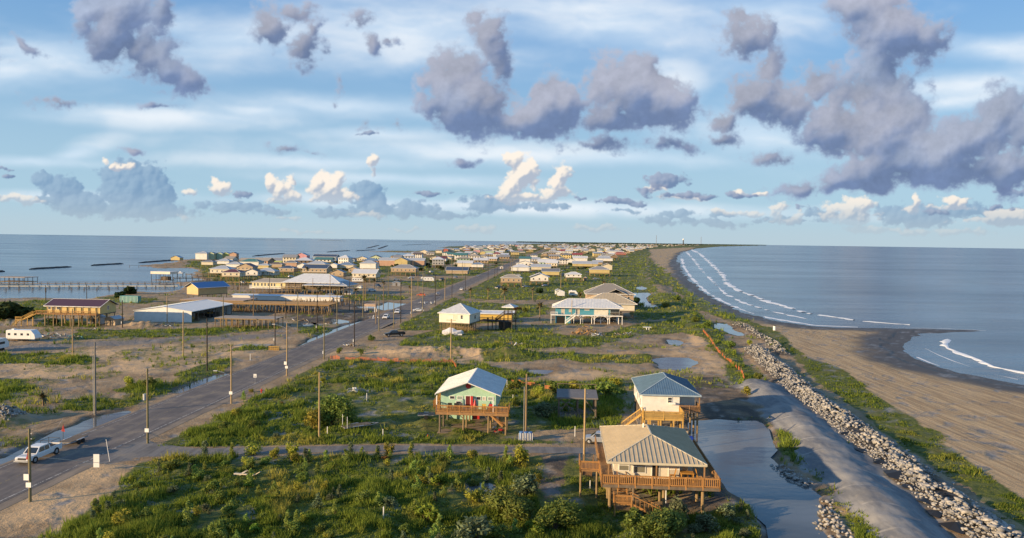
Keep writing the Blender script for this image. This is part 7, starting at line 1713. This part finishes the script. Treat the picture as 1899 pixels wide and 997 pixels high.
x, y = G(334, 511, SEA); t = thing('small_boat', 'small white boat on a lift right of the boathouse', 'boat', (x, y, 1.2), R(10)); mb = MB(); mb.add([(-3, -.9, 0), (2, -.9, 0), (3.2, 0, .3), (2, .9, 0), (-3, .9, 0), (-3, -1.1, .9), (2, -1.1, 1), (3.8, 0, 1.2), (2, 1.1, 1), (-3, 1.1, .9)], [(4, 3, 2, 1, 0), (5, 6, 7, 8, 9), (0, 1, 6, 5), (1, 2, 7, 6), (2, 3, 8, 7), (3, 4, 9, 8), (4, 0, 5, 9)]); mb.build('hull', white_p, t); MB().box(-.5, .8, -.5, .5, .95, 1.8).build('console', white_p, t)
for a in (-2, 2): MB().box(a-.1, a+.1, -.8, .8, -3.2, .1).build('lift_post', wood_old, t)
def low_rocks(lab, p0, p1, w, h, cat='breakwater', m=None, name='breakwater'):
    a = Vector((*G(*p0, SEA), 0)); b = Vector((*G(*p1, SEA), 0)); L_ = (b-a).length; n = max(4, min(60, int(L_/(w*.8)))); d = (b-a)/L_; s = Vector((d.y, -d.x, 0)); g = random.Random(hash_(lab)); P = []
    for i in range(n+1):
        q = i/n; e = min(1, q*8, (1-q)*8)*.9+.1; c = a+d*L_*q+s*g.uniform(-.1, .1)*w; ww = w*e*g.uniform(.8, 1.2)
        P.append([c-s*ww+Vector((0, 0, -1.2)), c-s*ww*.4+Vector((0, 0, h*e*g.uniform(.6, 1.1))), c+s*ww*.4+Vector((0, 0, h*e*g.uniform(.6, 1.1))), c+s*ww+Vector((0, 0, -1.2))])
    mb = MB()
    for A, B in zip(P[:-1], P[1:]):
        for k in range(3): mb.add([A[k], B[k], B[k+1], A[k+1]], [(0, 1, 2, 3)])
    tag(mb.build(name, m or mat('dark_wet_rock', (.05, .048, .045), .8, 0, .3, .3)), lab, cat)
for p0, p1, w, h, lab in (((-30,504.5),(9,503.5),2.5,.7,'dark rock breakwater cut by the left edge'),((54,499.5),(132,495),3,.8,'first dark rock breakwater off the left shore'),((169,492.5),(229,489),3,.8,'second dark rock breakwater in the bay'),((257,487.5),(326,482.5),3,.9,'third dark rock breakwater reaching the yellow cottage'),
                          ((468,475),(528,470),4,.9,'thin dark breakwater behind the condominium row'),((606,467.5),(649,464.5),5,.9,'dark breakwater right of the pink inn'),((660,465),(696,463.2),5,.9,'dark breakwater left of the canal mouth'),((679,460.5),(703,454.5),7,1,'left dark canal wall slanting out into the bay'),((701,461.5),(719,455),7,1,'right dark canal wall slanting out into the bay'),
                          ((745,454.5),(800,452.3),10,1,'far dark breakwater beyond the canal spit'),((60,436.4),(215,438.2),60,1.5,'thin marsh island on the left horizon'),((445,444.2),(535,445),60,1.5,'thin marsh island behind the condominiums'),((590,445),(642,446.6),60,1.5,'thin marsh island left of centre'),((700,447.8),(860,449),60,1.5,'long marsh island before the centre horizon'),((860,446.9),(990,448.6),80,1.5,'marsh shore under the centre horizon')):
    low_rocks(lab, p0, p1, w, h, 'island' if 'marsh' in lab else 'breakwater', mat('marsh_grass', (.06, .07, .03), .9) if 'marsh' in lab else None, 'marsh_island' if 'marsh' in lab else 'breakwater')
# ------------------------------------------------------------------ far landmarks
x, y = G(1267, 454.2); k = math.hypot(x, y)/1341
t = thing('water_tower', 'white water tower on a dark leg at the far end of the beach', 'water tower', (x, y, 0)); MB().cyl((0, 0, 0), (0, 0, 9.5*k), 1.0*k, .8*k, 8).build('tower_leg', wood_dark, t); mb = MB(); mb.cyl((0, 0, 9*k), (0, 0, 10*k), .9*k, 1.5*k, 12); mb.cyl((0, 0, 10*k), (0, 0, 11.6*k), 1.5*k, .8*k, 12); mb.build('tank', white_p, t)
for px, h, lab in ((1217, 17, 'thin lattice mast on the horizon left of the water tower'), (1300, 14, 'thin mast on the horizon right of the water tower')):
    x, y = G(px, 453.2); t = thing('radio_mast', lab, 'mast', (x, y, 0)); k = math.hypot(x, y)/1341; MB().cyl((0, 0, 0), (0, 0, h*k), .45*k, .3*k, 4).build('mast', mat('mast_grey', (.18, .18, .2), .7), t)
for px, py, m_, lab in ((386,470.5,white_roof,'small white cupola on the tall white condominium roof'),):
    pass
# ------------------------------------------------------------------ surf
m_foam, N_, L_, b_ = new_mat('sea_foam'); k_ = node_kit(m_foam); b_.inputs['Base Color'].default_value = (.78, .79, .78, 1); b_.inputs['Roughness'].default_value = .8
def surf(lab, pts, w, h, broken, seed, z0=SEA):
    P = np.array([G(px, py, SEA) for px, py in pts]); sl_ = np.hypot(*(P[1:]-P[:-1]).T); cum = np.concatenate([[0], np.cumsum(sl_)]); V = []; F = []; s = 0; g = random.Random(seed); T_ = cum[-1]; rows = []
    while s < T_:
        x = np.interp(s, cum, P[:, 0]); y = np.interp(s, cum, P[:, 1]); D = math.hypot(x, y); e = .5; dx = np.interp(s+e, cum, P[:, 0])-np.interp(s-e, cum, P[:, 0]); dy = np.interp(s+e, cum, P[:, 1])-np.interp(s-e, cum, P[:, 1]); l = math.hypot(dx, dy)+1e-9
        n = float(vnoise(np.array([s/(9+D*.05)]), np.array([seed*3.7]), 5)[0]); n2 = float(vnoise(np.array([s/(1.2+D*.008)]), np.array([seed*1.3]), 6)[0]); wob = (n2-.5)*w*1.2
        ww = w*(.25+1.2*n)*(1+D/700)*min(1, max(0, (n-broken)*5))*(.4+n2); ox, oy = dy/l, -dx/l
        rows.append([(x+ox*(wob-ww), y+oy*(wob-ww), z0+.015), (x+ox*(wob-ww*.15), y+oy*(wob-ww*.15), z0+.02+h*min(1, ww)), (x+ox*(wob+ww*.6), y+oy*(wob+ww*.6), z0+.015)] if ww > 0 else None)
        s += .5+D*.006
    for A, B in zip(rows[:-1], rows[1:]):
        if A is None or B is None: continue
        n0 = len(V); V += A+B; F += [(n0, n0+3, n0+4, n0+1), (n0+1, n0+4, n0+5, n0+2)]
    me = raw_mesh('surf', V, F); me.materials.append(m_foam); o = bpy.data.objects.new('surf', me); C.objects.link(o); tag(o, lab, 'wave foam', kind='stuff')
surf('broken white breaker line off the long beach', [(1280,462),(1297,470),(1315,486),(1331,501),(1340,510),(1348,526),(1369,538.6),(1400,549.6),(1425,560),(1450,566),(1472,573.5),(1502,581.6),(1550,588),(1586,594),(1642,599),(1700,603)], 1.5, .22, .20, 1)
surf('second fainter breaker closer to the long beach', [(1272,466),(1285,480),(1300,500),(1320,520),(1345,545),(1380,562),(1430,577),(1500,592)], 1.1, .12, .30, 2)
surf('thin foam edge washing up the long beach', [(1263,476),(1268,495),(1282,515),(1308,540),(1338,558),(1380,576),(1430,590),(1510,603),(1600,607)], .9, .05, .15, 3)
surf('white breaker rolling into the small cove', [(1756,630),(1750,637),(1753,645),(1776,654),(1807,666),(1844,681),(1899,692),(1990,706)], 1.0, .35, .10, 4)
surf('thin second foam line inside the small cove', [(1716,646),(1740,658),(1770,670),(1800,680),(1840,693),(1899,706)], .28, .06, .3, 5)
surf('foam edge on the wet sand of the cove', [(1700,662),(1726,673),(1784,691),(1852,704),(1899,712)], .3, .03, .2, 6)
surf('faint outer swell foam right of the sand spit', [(1640,607),(1752,609),(1834,613)], .3, .05, .3, 7)
